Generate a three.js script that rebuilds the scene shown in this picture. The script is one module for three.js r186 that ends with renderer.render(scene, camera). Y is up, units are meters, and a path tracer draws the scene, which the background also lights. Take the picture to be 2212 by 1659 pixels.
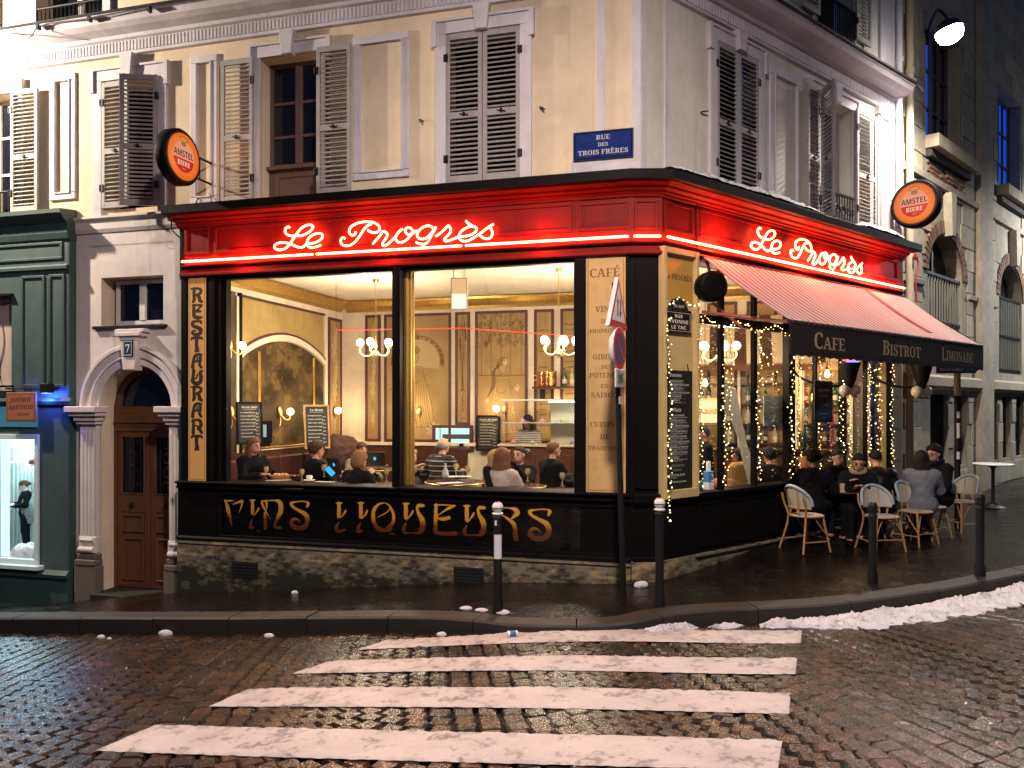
import * as THREE from 'three';
import { mergeGeometries } from 'three/addons/utils/BufferGeometryUtils.js';
import { RoundedBoxGeometry } from 'three/addons/geometries/RoundedBoxGeometry.js';

// ------------------------------------------------------------------ camera, sky, moon, exposure
const scene = new THREE.Scene();
const camera = new THREE.PerspectiveCamera(52.02, 4 / 3, 0.1, 400);
camera.position.set(0, 1.65, 0);
camera.setViewOffset(2212, 1659, 0, -50.5, 2212, 1659);   // a level lens, shifted up a little
scene.add(camera);
{ // dusk sky: deep blue, a little paler near the horizon
  const W = 64, H = 32, d = new Float32Array(W * H * 4);
  for (let j = 0; j < H; j++) for (let i = 0; i < W; i++) {
    const e = (j + 0.5) / H * 2 - 1, t = Math.max(0, e), k = 1 - 0.55 * t, p = (j * W + i) * 4;
    d[p] = 0.016 * k; d[p + 1] = 0.031 * k; d[p + 2] = 0.080 * k; d[p + 3] = 1;
  }
  const sky = new THREE.DataTexture(d, W, H, THREE.RGBAFormat, THREE.FloatType);
  sky.mapping = THREE.EquirectangularReflectionMapping; sky.magFilter = THREE.LinearFilter; sky.needsUpdate = true;
  scene.background = sky; scene.environment = sky;
}
const sun = new THREE.DirectionalLight(new THREE.Color(1, 0.93, 0.85), 0.035);   // last of the daylight
sun.position.set(-6, 22, 14); sun.target.position.set(0, 0, -9); sun.shadow.radius = 40; sun.castShadow = true;
Object.assign(sun.shadow.camera, { left: -16, right: 16, top: 16, bottom: -16, near: 1, far: 60 });
scene.add(sun, sun.target);
const renderer = new THREE.WebGLRenderer({ antialias: true });
renderer.setSize(1024, 768);
renderer.shadowMap.enabled = true;
renderer.toneMapping = THREE.LinearToneMapping;
renderer.toneMappingExposure = 1.12;

// ------------------------------------------------------------------ helpers
const V3 = (x, y, z) => new THREE.Vector3(x, y, z);
function mulberry(a) { return () => { a |= 0; a = a + 0x6D2B79F5 | 0; let t = Math.imul(a ^ a >>> 15, 1 | a); t = t + Math.imul(t ^ t >>> 7, 61 | t) ^ t; return ((t ^ t >>> 14) >>> 0) / 4294967296; }; }
const rnd = mulberry(7);
const R = (a, b) => a + (b - a) * rnd();
const lerp = (a, b, t) => a + (b - a) * t;
const clamp = (x, a, b) => Math.min(b, Math.max(a, x));
const sstep = (a, b, x) => { const t = clamp((x - a) / (b - a), 0, 1); return t * t * (3 - 2 * t); };
// where a sight line of the photograph meets the given distance
const at = (px, py, Z) => V3((px - 1106) / 1700 * Z, 1.65 - (py - 880) / 1700 * Z, -Z);

const used = {};
const numbered = (n) => { const k = used[n] = (used[n] ?? -1) + 1; return k ? `${n}_${String(k).padStart(3, '0')}` : n; };
function tag(o, label, category, group, kind) {
  if (label) o.userData.label = label;
  if (category) o.userData.category = category;
  if (group) o.userData.group = group;
  if (kind) o.userData.kind = kind;
  return o;
}
function thing(name, label, category, pos = [0, 0, 0], turn = 0, group) {
  const g = new THREE.Group(); g.name = numbered(name); g.position.set(...pos); g.rotation.y = turn; scene.add(g);
  return tag(g, label, category, group);
}
function copyOf(o, label, pos, turn) {
  const c = o.clone(); c.name = numbered(o.name.replace(/_\d+$/, '')); scene.add(c); c.userData = { ...o.userData };
  if (label) c.userData.label = label;
  if (pos) c.position.set(...pos);
  if (turn !== undefined) c.rotation.y = turn;
  return c;
}
// a facade plane: u along it to the right, v up (world height), w out of it towards the street
class Frame {
  constructor(x, Z, dx, dZ) { const n = Math.hypot(dx, dZ); this.x = x; this.Z = Z; this.d = [dx / n, dZ / n]; this.n = [dZ / n, -dx / n]; this.turn = Math.atan2(dZ, dx); }
  pix(px, py, w = 0) {
    const r = (px - 1106) / 1700, ox = this.x + this.n[0] * w, oZ = this.Z + this.n[1] * w;
    const u = (r * oZ - ox) / (this.d[0] - r * this.d[1]), Z = oZ + u * this.d[1];
    return [u, 1.65 - (py - 880) / 1700 * Z];
  }
  at(u, v, w = 0) { return V3(this.x + u * this.d[0] + w * this.n[0], v, -(this.Z + u * this.d[1] + w * this.n[1])); }
  thing(name, label, category, group) { return thing(name, label, category, [this.x, 0, -this.Z], this.turn, group); }
}
const FA = new Frame(1.389, 9.1885, 0.9646, -0.2638);
const FC = new Frame(1.389, 9.1885, 1, 0);
const FB = new Frame(1.751, 9.1885, 0.7665, 0.6422);
const FS = new Frame(6.885, 13.93, 1744, 1700);
// move a thing's origin to the middle of its foot without moving what one sees
function settle(g) {
  g.updateMatrixWorld(true);
  const inv = g.matrixWorld.clone().invert(), box = new THREE.Box3(), b = new THREE.Box3(), p = new THREE.Vector3(), m = new THREE.Matrix4();
  g.traverse((o) => { if (!o.isMesh) return; o.geometry.computeBoundingBox(); b.copy(o.geometry.boundingBox).applyMatrix4(m.multiplyMatrices(inv, o.matrixWorld)); box.union(b); });
  if (box.isEmpty()) return g;
  p.set((box.min.x + box.max.x) / 2, box.min.y, (box.min.z + box.max.z) / 2);
  for (const c of g.children) c.position.sub(p);
  g.position.add(p.applyQuaternion(g.quaternion));
  return g;
}
// ---- geometry
function boxUV(g, s = 1) {   // uv in metres, each face across its main direction
  if (g.index) g = g.toNonIndexed();
  const p = g.attributes.position, uv = new Float32Array(p.count * 2), a = V3(), b = V3(), c = V3();
  for (let i = 0; i < p.count; i += 3) {
    a.fromBufferAttribute(p, i); b.fromBufferAttribute(p, i + 1); c.fromBufferAttribute(p, i + 2);
    const n = b.clone().sub(a).cross(c.clone().sub(a)), x = Math.abs(n.x), y = Math.abs(n.y), z = Math.abs(n.z);
    [a, b, c].forEach((q, k) => {
      const [s0, t0] = z >= x && z >= y ? [q.x, q.y] : x >= y ? [q.z, q.y] : [q.x, q.z];
      uv[(i + k) * 2] = s0 * s; uv[(i + k) * 2 + 1] = t0 * s;
    });
  }
  g.setAttribute('uv', new THREE.BufferAttribute(uv, 2));
  return g;
}
const clean = (g) => { g = g.index ? g.toNonIndexed() : g; for (const k of Object.keys(g.attributes)) if (!['position', 'normal', 'uv'].includes(k)) g.deleteAttribute(k); if (!g.attributes.normal) g.computeVertexNormals(); g.morphAttributes = {}; return g; };
function join(geos, keepUV) {
  const list = (Array.isArray(geos) ? geos.flat(3) : [geos]).map((g) => { g = clean(g); return keepUV ? g : boxUV(g); });
  return list.length === 1 ? list[0] : mergeGeometries(list.map((g) => { if (!g.attributes.uv) boxUV(g); return g; }));
}
function part(parent, name, geos, mat, o = {}) {
  const m = new THREE.Mesh(geos.isBufferGeometry && o.raw ? geos : join(geos, o.keepUV), mat);
  m.name = parent === scene ? numbered(name) : name; m.castShadow = m.receiveShadow = true;
  if (o.label) m.userData.label = o.label;
  if (o.kind) m.userData.kind = o.kind;
  parent.add(m); return m;
}
const box = (u0, u1, v0, v1, w0, w1, r = 0) => {
  const a = Math.abs(u1 - u0), b = Math.abs(v1 - v0), c = Math.abs(w1 - w0);
  const g = r ? new RoundedBoxGeometry(a, b, c, 1, Math.min(r, a * .49, b * .49, c * .49)) : new THREE.BoxGeometry(a, b, c);
  return g.translate((u0 + u1) / 2, (v0 + v1) / 2, (w0 + w1) / 2);
};
const ring = (u0, u1, v0, v1, w0, w1, t, r = 0) => [box(u0, u1, v1 - t, v1, w0, w1, r), box(u0, u1, v0, v0 + t, w0, w1, r), box(u0, u0 + t, v0 + t, v1 - t, w0, w1, r), box(u1 - t, u1, v0 + t, v1 - t, w0, w1, r)];
function prism(pts, w0, w1, bevel = 0, holes = []) {
  const s = new THREE.Shape(pts.map((p) => new THREE.Vector2(...p)));
  for (const h of holes) s.holes.push(h.isPath || h.getPoints ? h : new THREE.Path(h.map((p) => new THREE.Vector2(...p))));
  const g = new THREE.ExtrudeGeometry(s, { depth: w1 - w0 - 2 * bevel, bevelEnabled: bevel > 0, bevelThickness: bevel, bevelSize: bevel, bevelOffset: -bevel, bevelSegments: 1, curveSegments: 20 });
  return g.translate(0, 0, w0 + bevel);
}
// a moulding: profile [[w, v], ...] run along u from u0 to u1, its ends mitred by k per metre of w
function mould(prof, u0, u1, k0 = 0, k1 = 0, open = false) {
  const pos = [], n = prof.length, q = (i, e) => [(e ? u1 + k1 * prof[i][0] : u0 + k0 * prof[i][0]), prof[i][1], prof[i][0]];
  const area = prof.reduce((s, p, i) => { const r = prof[(i + 1) % n]; return s + p[0] * r[1] - r[0] * p[1]; }, 0);
  const tri = (a, b, c) => area > 0 ? pos.push(...a, ...b, ...c) : pos.push(...a, ...c, ...b);
  for (let i = 0; i < (open ? n - 1 : n); i++) { const j = (i + 1) % n; tri(q(i, 0), q(i, 1), q(j, 1)); tri(q(i, 0), q(j, 1), q(j, 0)); }
  if (!open) for (const f of THREE.ShapeUtils.triangulateShape(prof.map((p) => new THREE.Vector2(...p)), [])) {
    tri(q(f[0], 0), q(f[2], 0), q(f[1], 0)); tri(q(f[0], 1), q(f[1], 1), q(f[2], 1));
  }
  const g = new THREE.BufferGeometry(); g.setAttribute('position', new THREE.Float32BufferAttribute(pos, 3)); g.computeVertexNormals(); return g;
}
function rod(a, b, r0, r1 = r0, seg = 8) {
  a = a.isVector3 ? a : V3(...a); b = b.isVector3 ? b : V3(...b);
  const d = b.clone().sub(a), g = new THREE.CylinderGeometry(r1, r0, d.length(), seg);
  g.applyQuaternion(new THREE.Quaternion().setFromUnitVectors(V3(0, 1, 0), d.clone().normalize()));
  const c = a.clone().add(b).multiplyScalar(.5); return g.translate(c.x, c.y, c.z);
}
function tube(pts, r, seg = 0, rad = 6, closed = false) {
  const P = pts.map((p) => p.isVector3 ? p : V3(...p));
  return new THREE.TubeGeometry(new THREE.CatmullRomCurve3(P, closed, 'centripetal'), seg || P.length * 5, r, rad, closed);
}
const lathe = (prof, x, y, z, seg = 16) => new THREE.LatheGeometry(prof.map((p) => new THREE.Vector2(...p)), seg).translate(x, y, z);
const ball = (x, y, z, r, a = 12, b = 8) => new THREE.SphereGeometry(r, a, b).translate(x, y, z);
const quad = (u0, u1, v0, v1, w) => new THREE.PlaneGeometry(u1 - u0, v1 - v0).translate((u0 + u1) / 2, (v0 + v1) / 2, w);   // uv 0..1

// ---- noise and textures
function noiseGrid(n, cells, seed) {   // tiling value noise
  const r = mulberry(seed), g = Float32Array.from({ length: cells * cells }, () => r()), out = new Float32Array(n * n);
  for (let j = 0; j < n; j++) for (let i = 0; i < n; i++) {
    const x = i / n * cells, y = j / n * cells, x0 = x | 0, y0 = y | 0, fx = x - x0, fy = y - y0, sx = fx * fx * (3 - 2 * fx), sy = fy * fy * (3 - 2 * fy);
    const x1 = (x0 + 1) % cells, y1 = (y0 + 1) % cells;
    out[j * n + i] = lerp(lerp(g[y0 * cells + x0], g[y0 * cells + x1], sx), lerp(g[y1 * cells + x0], g[y1 * cells + x1], sx), sy);
  }
  return out;
}
function fbm(n, base, oct, seed, gain = .55) {
  const o = new Float32Array(n * n); let amp = 1, sum = 0;
  for (let k = 0; k < oct; k++) { const c = base << k; if (c > n) break; const g = noiseGrid(n, c, seed + k * 17); for (let i = 0; i < o.length; i++) o[i] += g[i] * amp; sum += amp; amp *= gain; }
  for (let i = 0; i < o.length; i++) o[i] /= sum; return o;
}
function tex(n, fn, m = n) {   // fn(i, j) -> [r, g, b] linear 0..1 or a number
  const d = new Uint8Array(n * m * 4);
  for (let j = 0; j < m; j++) for (let i = 0; i < n; i++) { const c = fn(i, j), p = (j * n + i) * 4; for (let k = 0; k < 3; k++) d[p + k] = clamp((c.length ? c[k] : c) * 255, 0, 255); d[p + 3] = 255; }
  const t = new THREE.DataTexture(d, n, m, THREE.RGBAFormat); t.wrapS = t.wrapT = THREE.RepeatWrapping; t.magFilter = THREE.LinearFilter; t.minFilter = THREE.LinearMipmapLinearFilter; t.generateMipmaps = true; t.needsUpdate = true; return t;
}
const scaled = (t, metres, my) => { const c = t.clone(); c.repeat.set(1 / metres, 1 / (my || metres)); c.needsUpdate = true; return c; };
function canvasTex(w, h, draw) {
  const c = document.createElement('canvas'); c.width = w; c.height = h; const x = c.getContext('2d'); draw(x, w, h);
  const t = new THREE.CanvasTexture(c); t.colorSpace = THREE.SRGBColorSpace; return t;
}
function mat(c, rough, o = {}) {
  const m = new (o.phys ? THREE.MeshPhysicalMaterial : THREE.MeshStandardMaterial)({ roughness: rough, metalness: o.metal || 0, side: THREE.DoubleSide });
  m.color.setRGB(...(c.length ? c : [c, c, c]));
  if (o.map) m.map = o.map;
  if (o.bump) { m.bumpMap = o.bump; m.bumpScale = o.bs ?? .002; }
  if (o.rmap) m.roughnessMap = o.rmap;
  if (o.phys) Object.assign(m, o.phys);
  return m;
}
function glow(c, k) { const m = new THREE.MeshStandardMaterial({ color: 0x000000, roughness: .6 }); m.emissive.setRGB(...c); m.emissiveIntensity = k; return m; }
function lamp(p, color, power, radius = 1, parent = scene) {   // a point light; power in candela
  const l = new THREE.PointLight(new THREE.Color().setRGB(...color), power, 0, 2); l.position.copy(p); l.castShadow = true; l.shadow.radius = radius; parent.add(l); return l;
}
const nFine = fbm(512, 32, 4, 11, .6), nMid = fbm(512, 8, 6, 23), nBig = fbm(512, 3, 5, 37), nStreak = fbm(512, 16, 4, 51);
const N = (a, i, j) => a[((j % 512 + 512) % 512) * 512 + (i % 512 + 512) % 512];
const T = {};
T.plaster = tex(512, (i, j) => { const s = N(nStreak, i, j >> 4); const d = sstep(.62, .80, N(nStreak, i * 2, j >> 5) * .7 + N(nMid, i, j) * .3); const v = .88 + .20 * (N(nMid, i, j) - .5) + .36 * (N(nBig, i, j) - .5) + .16 * (s - .5) + .12 * (N(nFine, i, j) - .5) - .20 * d; return [v, v * (1 - .03 * N(nBig, j, i)), v * (1 - .07 * N(nBig, j, i))]; });
T.plasterBump = tex(512, (i, j) => .5 + .5 * (N(nFine, i, j) - .5) + .7 * (N(nMid, i, j) - .5));
T.paint = tex(512, (i, j) => { const v = .86 + .3 * (N(nMid, i, j) - .5) + .2 * (N(nStreak, i, j >> 3) - .5); return v; });
T.rough = tex(512, (i, j) => clamp(.5 + 1.1 * (N(nMid, i, j) - .5) + .5 * (N(nFine, j, i) - .5), 0, 1));
T.grain = tex(512, (i, j) => { const g = N(nFine, (i * 6) | 0, j >> 3) * .5 + N(nStreak, i * 3, j >> 4) * .5; return .72 + .5 * (g - .5) + .25 * (N(nBig, i, j) - .5) + .12; });
T.stone = tex(512, (i, j) => { const v = .8 + .45 * (N(nMid, i, j) - .5) + .35 * (N(nBig, i, j) - .5) + .2 * (N(nFine, i, j) - .5); return [v, v * .98, v * .94]; });
T.weave = tex(64, (i, j) => { const a = ((i >> 2) + (j >> 2)) & 1; return a ? .95 : .62 + .2 * (((i & 3) === 0) || ((j & 3) === 0) ? -1 : 1) * .5; });
T.knit = tex(128, (i, j) => .72 + .5 * (N(nFine, i * 4, j * 4) - .5) + .12 * Math.sin(i / 128 * 2 * Math.PI * 16));

const C = {};   // the materials
C.wall = mat([.72, .58, .43], .92, { map: scaled(T.plaster, 3.4), bump: scaled(T.plasterBump, .9), bs: .0035 });
C.wallB = mat([.66, .64, .58], .92, { map: scaled(T.plaster, 3.1), bump: scaled(T.plasterBump, .9), bs: .0035 });
C.trim = mat([.62, .58, .64], .85, { map: scaled(T.plaster, 2.3), bump: scaled(T.plasterBump, .7), bs: .003 });
C.lowWall = mat([.66, .59, .58], .9, { map: scaled(T.plaster, 2.6), bump: scaled(T.plasterBump, .8), bs: .003 });
C.shutter = mat([.35, .32, .32], .7, { map: scaled(T.paint, .8) });
C.shutterPale = mat([.37, .35, .32], .7, { map: scaled(T.paint, .8) });
C.black = mat([.006, .0045, .005], .5, { map: scaled(T.paint, 1.3), phys: { specularIntensity: .16 } });
C.redboard = mat([.17, .008, .006], .5, { map: scaled(T.paint, 1.1), phys: { specularIntensity: .3 } });
C.iron = mat([.008, .008, .009], .5, { phys: { specularIntensity: .5 } });
C.yellow = mat([.58, .44, .20], .7, { map: scaled(T.plaster, 1.2) });
C.base = mat([.12, .10, .08], .9);
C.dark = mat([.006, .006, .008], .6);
C.zinc = mat([.05, .05, .055], .55, { metal: .4, map: scaled(T.paint, .7) });
C.snow = mat([.62, .60, .66], .85, { map: scaled(tex(256, (i, j) => { const d = sstep(.50, .72, N(nMid, i * 2, j * 2) * .6 + N(nFine, i, j) * .4), b = .95 - .25 * N(nBig, i * 2, j * 2); return [lerp(b, .42, d), lerp(b, .35, d), lerp(b, .29, d)]; }), .7), bump: scaled(T.plasterBump, .12), bs: .006 });
C.pane = new THREE.MeshPhysicalMaterial({ color: 0xffffff, roughness: .02, transmission: 1, thickness: 0, ior: 1.45 });
C.paneDark = mat([.006, .007, .012], .06);
C.woodDoor = mat([.13, .045, .016], .5, { map: scaled(T.grain, .7), bump: scaled(T.grain, .7), bs: .0015 });
C.gold = mat([.62, .40, .10], .35, { metal: .8, map: scaled(T.paint, .4) });
C.bulb = glow([1, .78, .45], 22);
// ------------------------------------------------------------------ the ground: two smooth height fields through measured points
function spline(pts) {   // thin plate through [x, Z, y]
  const n = pts.length, M = n + 3, a = Array.from({ length: M }, () => new Float64Array(M + 1));
  const U = (r2) => r2 < 1e-9 ? 0 : r2 * Math.log(r2) * .5;
  for (let i = 0; i < n; i++) {
    for (let j = 0; j < n; j++) a[i][j] = U((pts[i][0] - pts[j][0]) ** 2 + (pts[i][1] - pts[j][1]) ** 2) + (i === j ? .6 : 0);
    a[i][n] = a[n][i] = 1; a[i][n + 1] = a[n + 1][i] = pts[i][0]; a[i][n + 2] = a[n + 2][i] = pts[i][1]; a[i][M] = pts[i][2];
  }
  for (let c = 0; c < M; c++) {
    let p = c; for (let r = c + 1; r < M; r++) if (Math.abs(a[r][c]) > Math.abs(a[p][c])) p = r;
    [a[c], a[p]] = [a[p], a[c]];
    for (let r = 0; r < M; r++) if (r !== c) { const f = a[r][c] / a[c][c]; for (let k = c; k <= M; k++) a[r][k] -= f * a[c][k]; }
  }
  const w = a.map((r, i) => r[M] / r[i]);
  return (x, Z) => { let s = w[n] + w[n + 1] * x + w[n + 2] * Z; for (let i = 0; i < n; i++) s += w[i] * U((pts[i][0] - x) ** 2 + (pts[i][1] - Z) ** 2); return s; };
}
const XZ = (px, Z) => [(px - 1106) / 1700 * Z, Z];
const hgt = (px, py, Z) => [...XZ(px, Z), 1.65 - (py - 880) / 1700 * Z];
const onA = (u, y, w = 0) => { const p = FA.at(u, 0, w); return [p.x, -p.z, y]; };
// top edge of the kerb (px, py, distance) and its drop to the road
const kerbPx = [[-900, 1352, 10.6, .17], [-400, 1345, 9.7, .17], [0, 1335, 9.0, .17], [480, 1337, 8.3, .165], [994, 1333, 7.55, .15], [1102, 1357, 7.4, .03], [1346, 1352, 7.3, .03], [1458, 1326, 7.5, .12], [1770, 1309, 7.85, .13], [1900, 1296, 8.05, .13], [2115, 1258, 8.25, .13], [2212, 1238, 8.35, .13], [2700, 1150, 8.9, .13], [3600, 1020, 9.8, .13]];
const kerbPts = kerbPx.map(([x, y, Z, d]) => ({ p: hgt(x, y, Z), d }));
const paveY = spline([onA(-6.19, -.903), onA(-3, -.61), onA(-.06, -.418), onA(-9.5, -1.29, .2), onA(-8.16, -1.14, .2), onA(-13, -1.75, .2),
  ...kerbPts.map((k) => k.p), hgt(1703, 1180, 10.4), hgt(1905, 1190, 10.55), hgt(2070, 1125, 13.6), hgt(1425, 1305, 7.8), hgt(1075, 1320, 7.8), hgt(1885, 1260, 8.74), hgt(2115, 1245, 8.5), [9, 17, -.25], [14, 20, 0], [3.5, 11.4, -.16]]);
const roadY = spline([...kerbPts.map((k) => [k.p[0], k.p[1] - .05, k.p[2] - k.d]), [0, 0, 0], [-2, 3.8, -.30], [1.2, 3.9, -.13], [4, 4, .05], [-5, 2, -.3], [6, 2, .2], [0, -6, .35], [1.9, 5, -.26], [-2.5, 5.5, -.42]]);
// where a sight line meets a height field
function hit(px, py, f, Z0 = 2, Z1 = 30) {
  const g = (Z) => 1.65 - (py - 880) / 1700 * Z - f((px - 1106) / 1700 * Z, Z);
  for (let i = 0; i < 50; i++) { const m = (Z0 + Z1) / 2; if (g(m) > 0) Z0 = m; else Z1 = m; }
  return [(px - 1106) / 1700 * Z0, Z0];
}
const ground = (x, Z) => paveY(x, Z);
// kerb as a smooth line: sample(s) -> [x, Z, drop]
const kerbLine = new THREE.CatmullRomCurve3(kerbPts.map((k) => V3(k.p[0], k.d, k.p[1])), false, 'centripetal');
const kerbLen = kerbLine.getLength();
const kerbAt = (s) => { const q = kerbLine.getPointAt(clamp(s / kerbLen, 0, 1)); return [q.x, q.z, q.y]; };

C.asphalt = mat([.009, .0075, .007], .42, { phys: { specularIntensity: .45 }, map: scaled(T.stone, 1.9), bump: scaled(tex(256, (i, j) => N(nFine, i * 2, j * 2)), .35), bs: .004, rmap: scaled(T.rough, 1.6) });
C.kerb = mat([.017, .0135, .011], .65, { map: scaled(T.stone, .8), bump: scaled(T.plasterBump, .3), bs: .003 });
C.grout = mat([.004, .0035, .003], .9, { bump: scaled(T.plasterBump, .2), bs: .004 });
const facadeZ = (x) => {   // where the pavement ends, a little inside the house fronts
  const zA = 9.1885 + (1.389 - x) * .27350 + .5, zB = 9.1885 + (x - 1.751) * .83783 + .55, zS = 13.93 + (x - 6.885) * .97477 + .4;
  return x < 1.57 ? zA : x < 6.9 ? zB : zS;
};
let pavement, road;
{
  // pavement
  const pos = [], idx = [], nS = 160, nT = 26;
  for (let i = 0; i <= nS; i++) {
    const [x, Z] = kerbAt(kerbLen * i / nS), [xa, Za] = kerbAt(kerbLen * i / nS + .05);
    for (let j = 0; j <= nT; j++) {
      const t = j / nT, zz = lerp(Z + .26, Math.max(Z + .5, facadeZ(x)), t), y = paveY(x, zz) + .004 * Math.sin(x * 3.1 + zz * 2.2);
      pos.push(x, y, -zz);
    }
  }
  for (let i = 0; i < nS; i++) for (let j = 0; j < nT; j++) { const a = i * (nT + 1) + j, b = a + nT + 1; idx.push(a, b, a + 1, b, b + 1, a + 1); }
  const g = new THREE.BufferGeometry(); g.setAttribute('position', new THREE.Float32BufferAttribute(pos, 3)); g.setIndex(idx); g.computeVertexNormals();
  pavement = part(scene, 'pavement', g, C.asphalt); tag(pavement, null, null, null, 'structure');
  // kerb stones, one by one
  let s = 0;
  while (s < kerbLen - .3) {
    const len = R(.85, 1.15), e = Math.min(kerbLen, s + len - .012), p = [], n = 6, row = (q) => {
      const [x, Z, d] = kerbAt(q), [x2, Z2] = kerbAt(q + .02), l = Math.hypot(x2 - x, Z2 - Z) || 1, nx = -(Z2 - Z) / l, nZ = (x2 - x) / l;
      const yo = paveY(x, Z) + dy, f = (o, y) => [x + nx * o, y, -(Z + nZ * o)];
      return [f(.27, yo + .001), f(.03, yo), f(.008, yo - .018), f(0, yo - d - .12), f(.27, yo - d - .12)];
    };
    const dy = R(-.006, .006), rows = []; for (let k = 0; k <= n; k++) rows.push(row(lerp(s, e, k / n)));
    const quadp = (a, b, c, d) => p.push(...a, ...b, ...c, ...a, ...c, ...d);
    for (let k = 0; k < n; k++) for (let m = 0; m < 5; m++) quadp(rows[k][m], rows[k + 1][m], rows[k + 1][(m + 1) % 5], rows[k][(m + 1) % 5]);
    for (const [r, f] of [[rows[0], 1], [rows[n], -1]]) for (let m = 1; m < 4; m++) p.push(...r[0], ...r[f > 0 ? m + 1 : m], ...r[f > 0 ? m : m + 1]);
    const kg = new THREE.BufferGeometry(); kg.setAttribute('position', new THREE.Float32BufferAttribute(p, 3)); kg.computeVertexNormals();
    part(pavement, 'kerb_stone', kg, C.kerb);
    s += len;
  }
}
// ---- cobbles in fans
const cob = [];   // {x, Z, a, sx, sz}
{
  const W = 1.9, row = .148, ca = Math.cos(.10), sa = Math.sin(.10);
  for (let c = -8; c <= 9; c++) for (let k = -4; k < 100; k++) {
    const rad = 1.25, half = Math.asin(W / 2 / rad), n = Math.round(2 * half * rad / .150), off = R(0, 1);
    for (let i = 0; i < n; i++) {
      const th = -half + (i + .5) / n * 2 * half, lx = c * W + rad * Math.sin(th), lz = k * row + rad * (Math.cos(th) - 1);
      const x = ca * lx - sa * lz, Z = sa * lx + ca * lz + 1.2;
      cob.push({ x: x + R(-.006, .006), Z: Z + R(-.006, .006), a: -th + .10 + R(-.07, .07), sx: R(.130, .143), sz: R(.125, .138), t: rnd(), h: R(-.004, .004), i });
    }
  }
}
const kerbZ = (() => { const xs = [], n = 400; for (let i = 0; i <= n; i++) xs.push(kerbAt(kerbLen * i / n)); return (x) => { for (let i = 1; i <= n; i++) if (xs[i][0] >= x) { const t = (x - xs[i - 1][0]) / ((xs[i][0] - xs[i - 1][0]) || 1); return lerp(xs[i - 1][1], xs[i][1], clamp(t, 0, 1)); } return xs[n][1]; }; })();
const cobbles = cob.filter((c) => c.x > -8.5 && c.x < 10 && c.Z > 2.2 && c.Z < kerbZ(c.x) - .05);
const grid = new Map();
for (const c of cobbles) { const k = Math.floor(c.x / .2) + ',' + Math.floor(c.Z / .2); if (!grid.has(k)) grid.set(k, []); grid.get(k).push(c); }
function cobbleTop(x, Z) {   // height of the stones over the road's field: 0 on top, lower in the joints
  let best = -.02; const gi = Math.floor(x / .2), gj = Math.floor(Z / .2);
  for (let i = -1; i <= 1; i++) for (let j = -1; j <= 1; j++) for (const c of grid.get((gi + i) + ',' + (gj + j)) || []) {
    const dx = x - c.x, dz = Z - c.Z, co = Math.cos(c.a), si = Math.sin(c.a), lx = Math.abs(co * dx + si * dz) / (c.sx / 2), lz = Math.abs(-si * dx + co * dz) / (c.sz / 2), m = Math.max(lx, lz);
    if (m < 1.05) best = Math.max(best, c.h - .012 * sstep(.80, 1.0, m));
  }
  return best;
}
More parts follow.
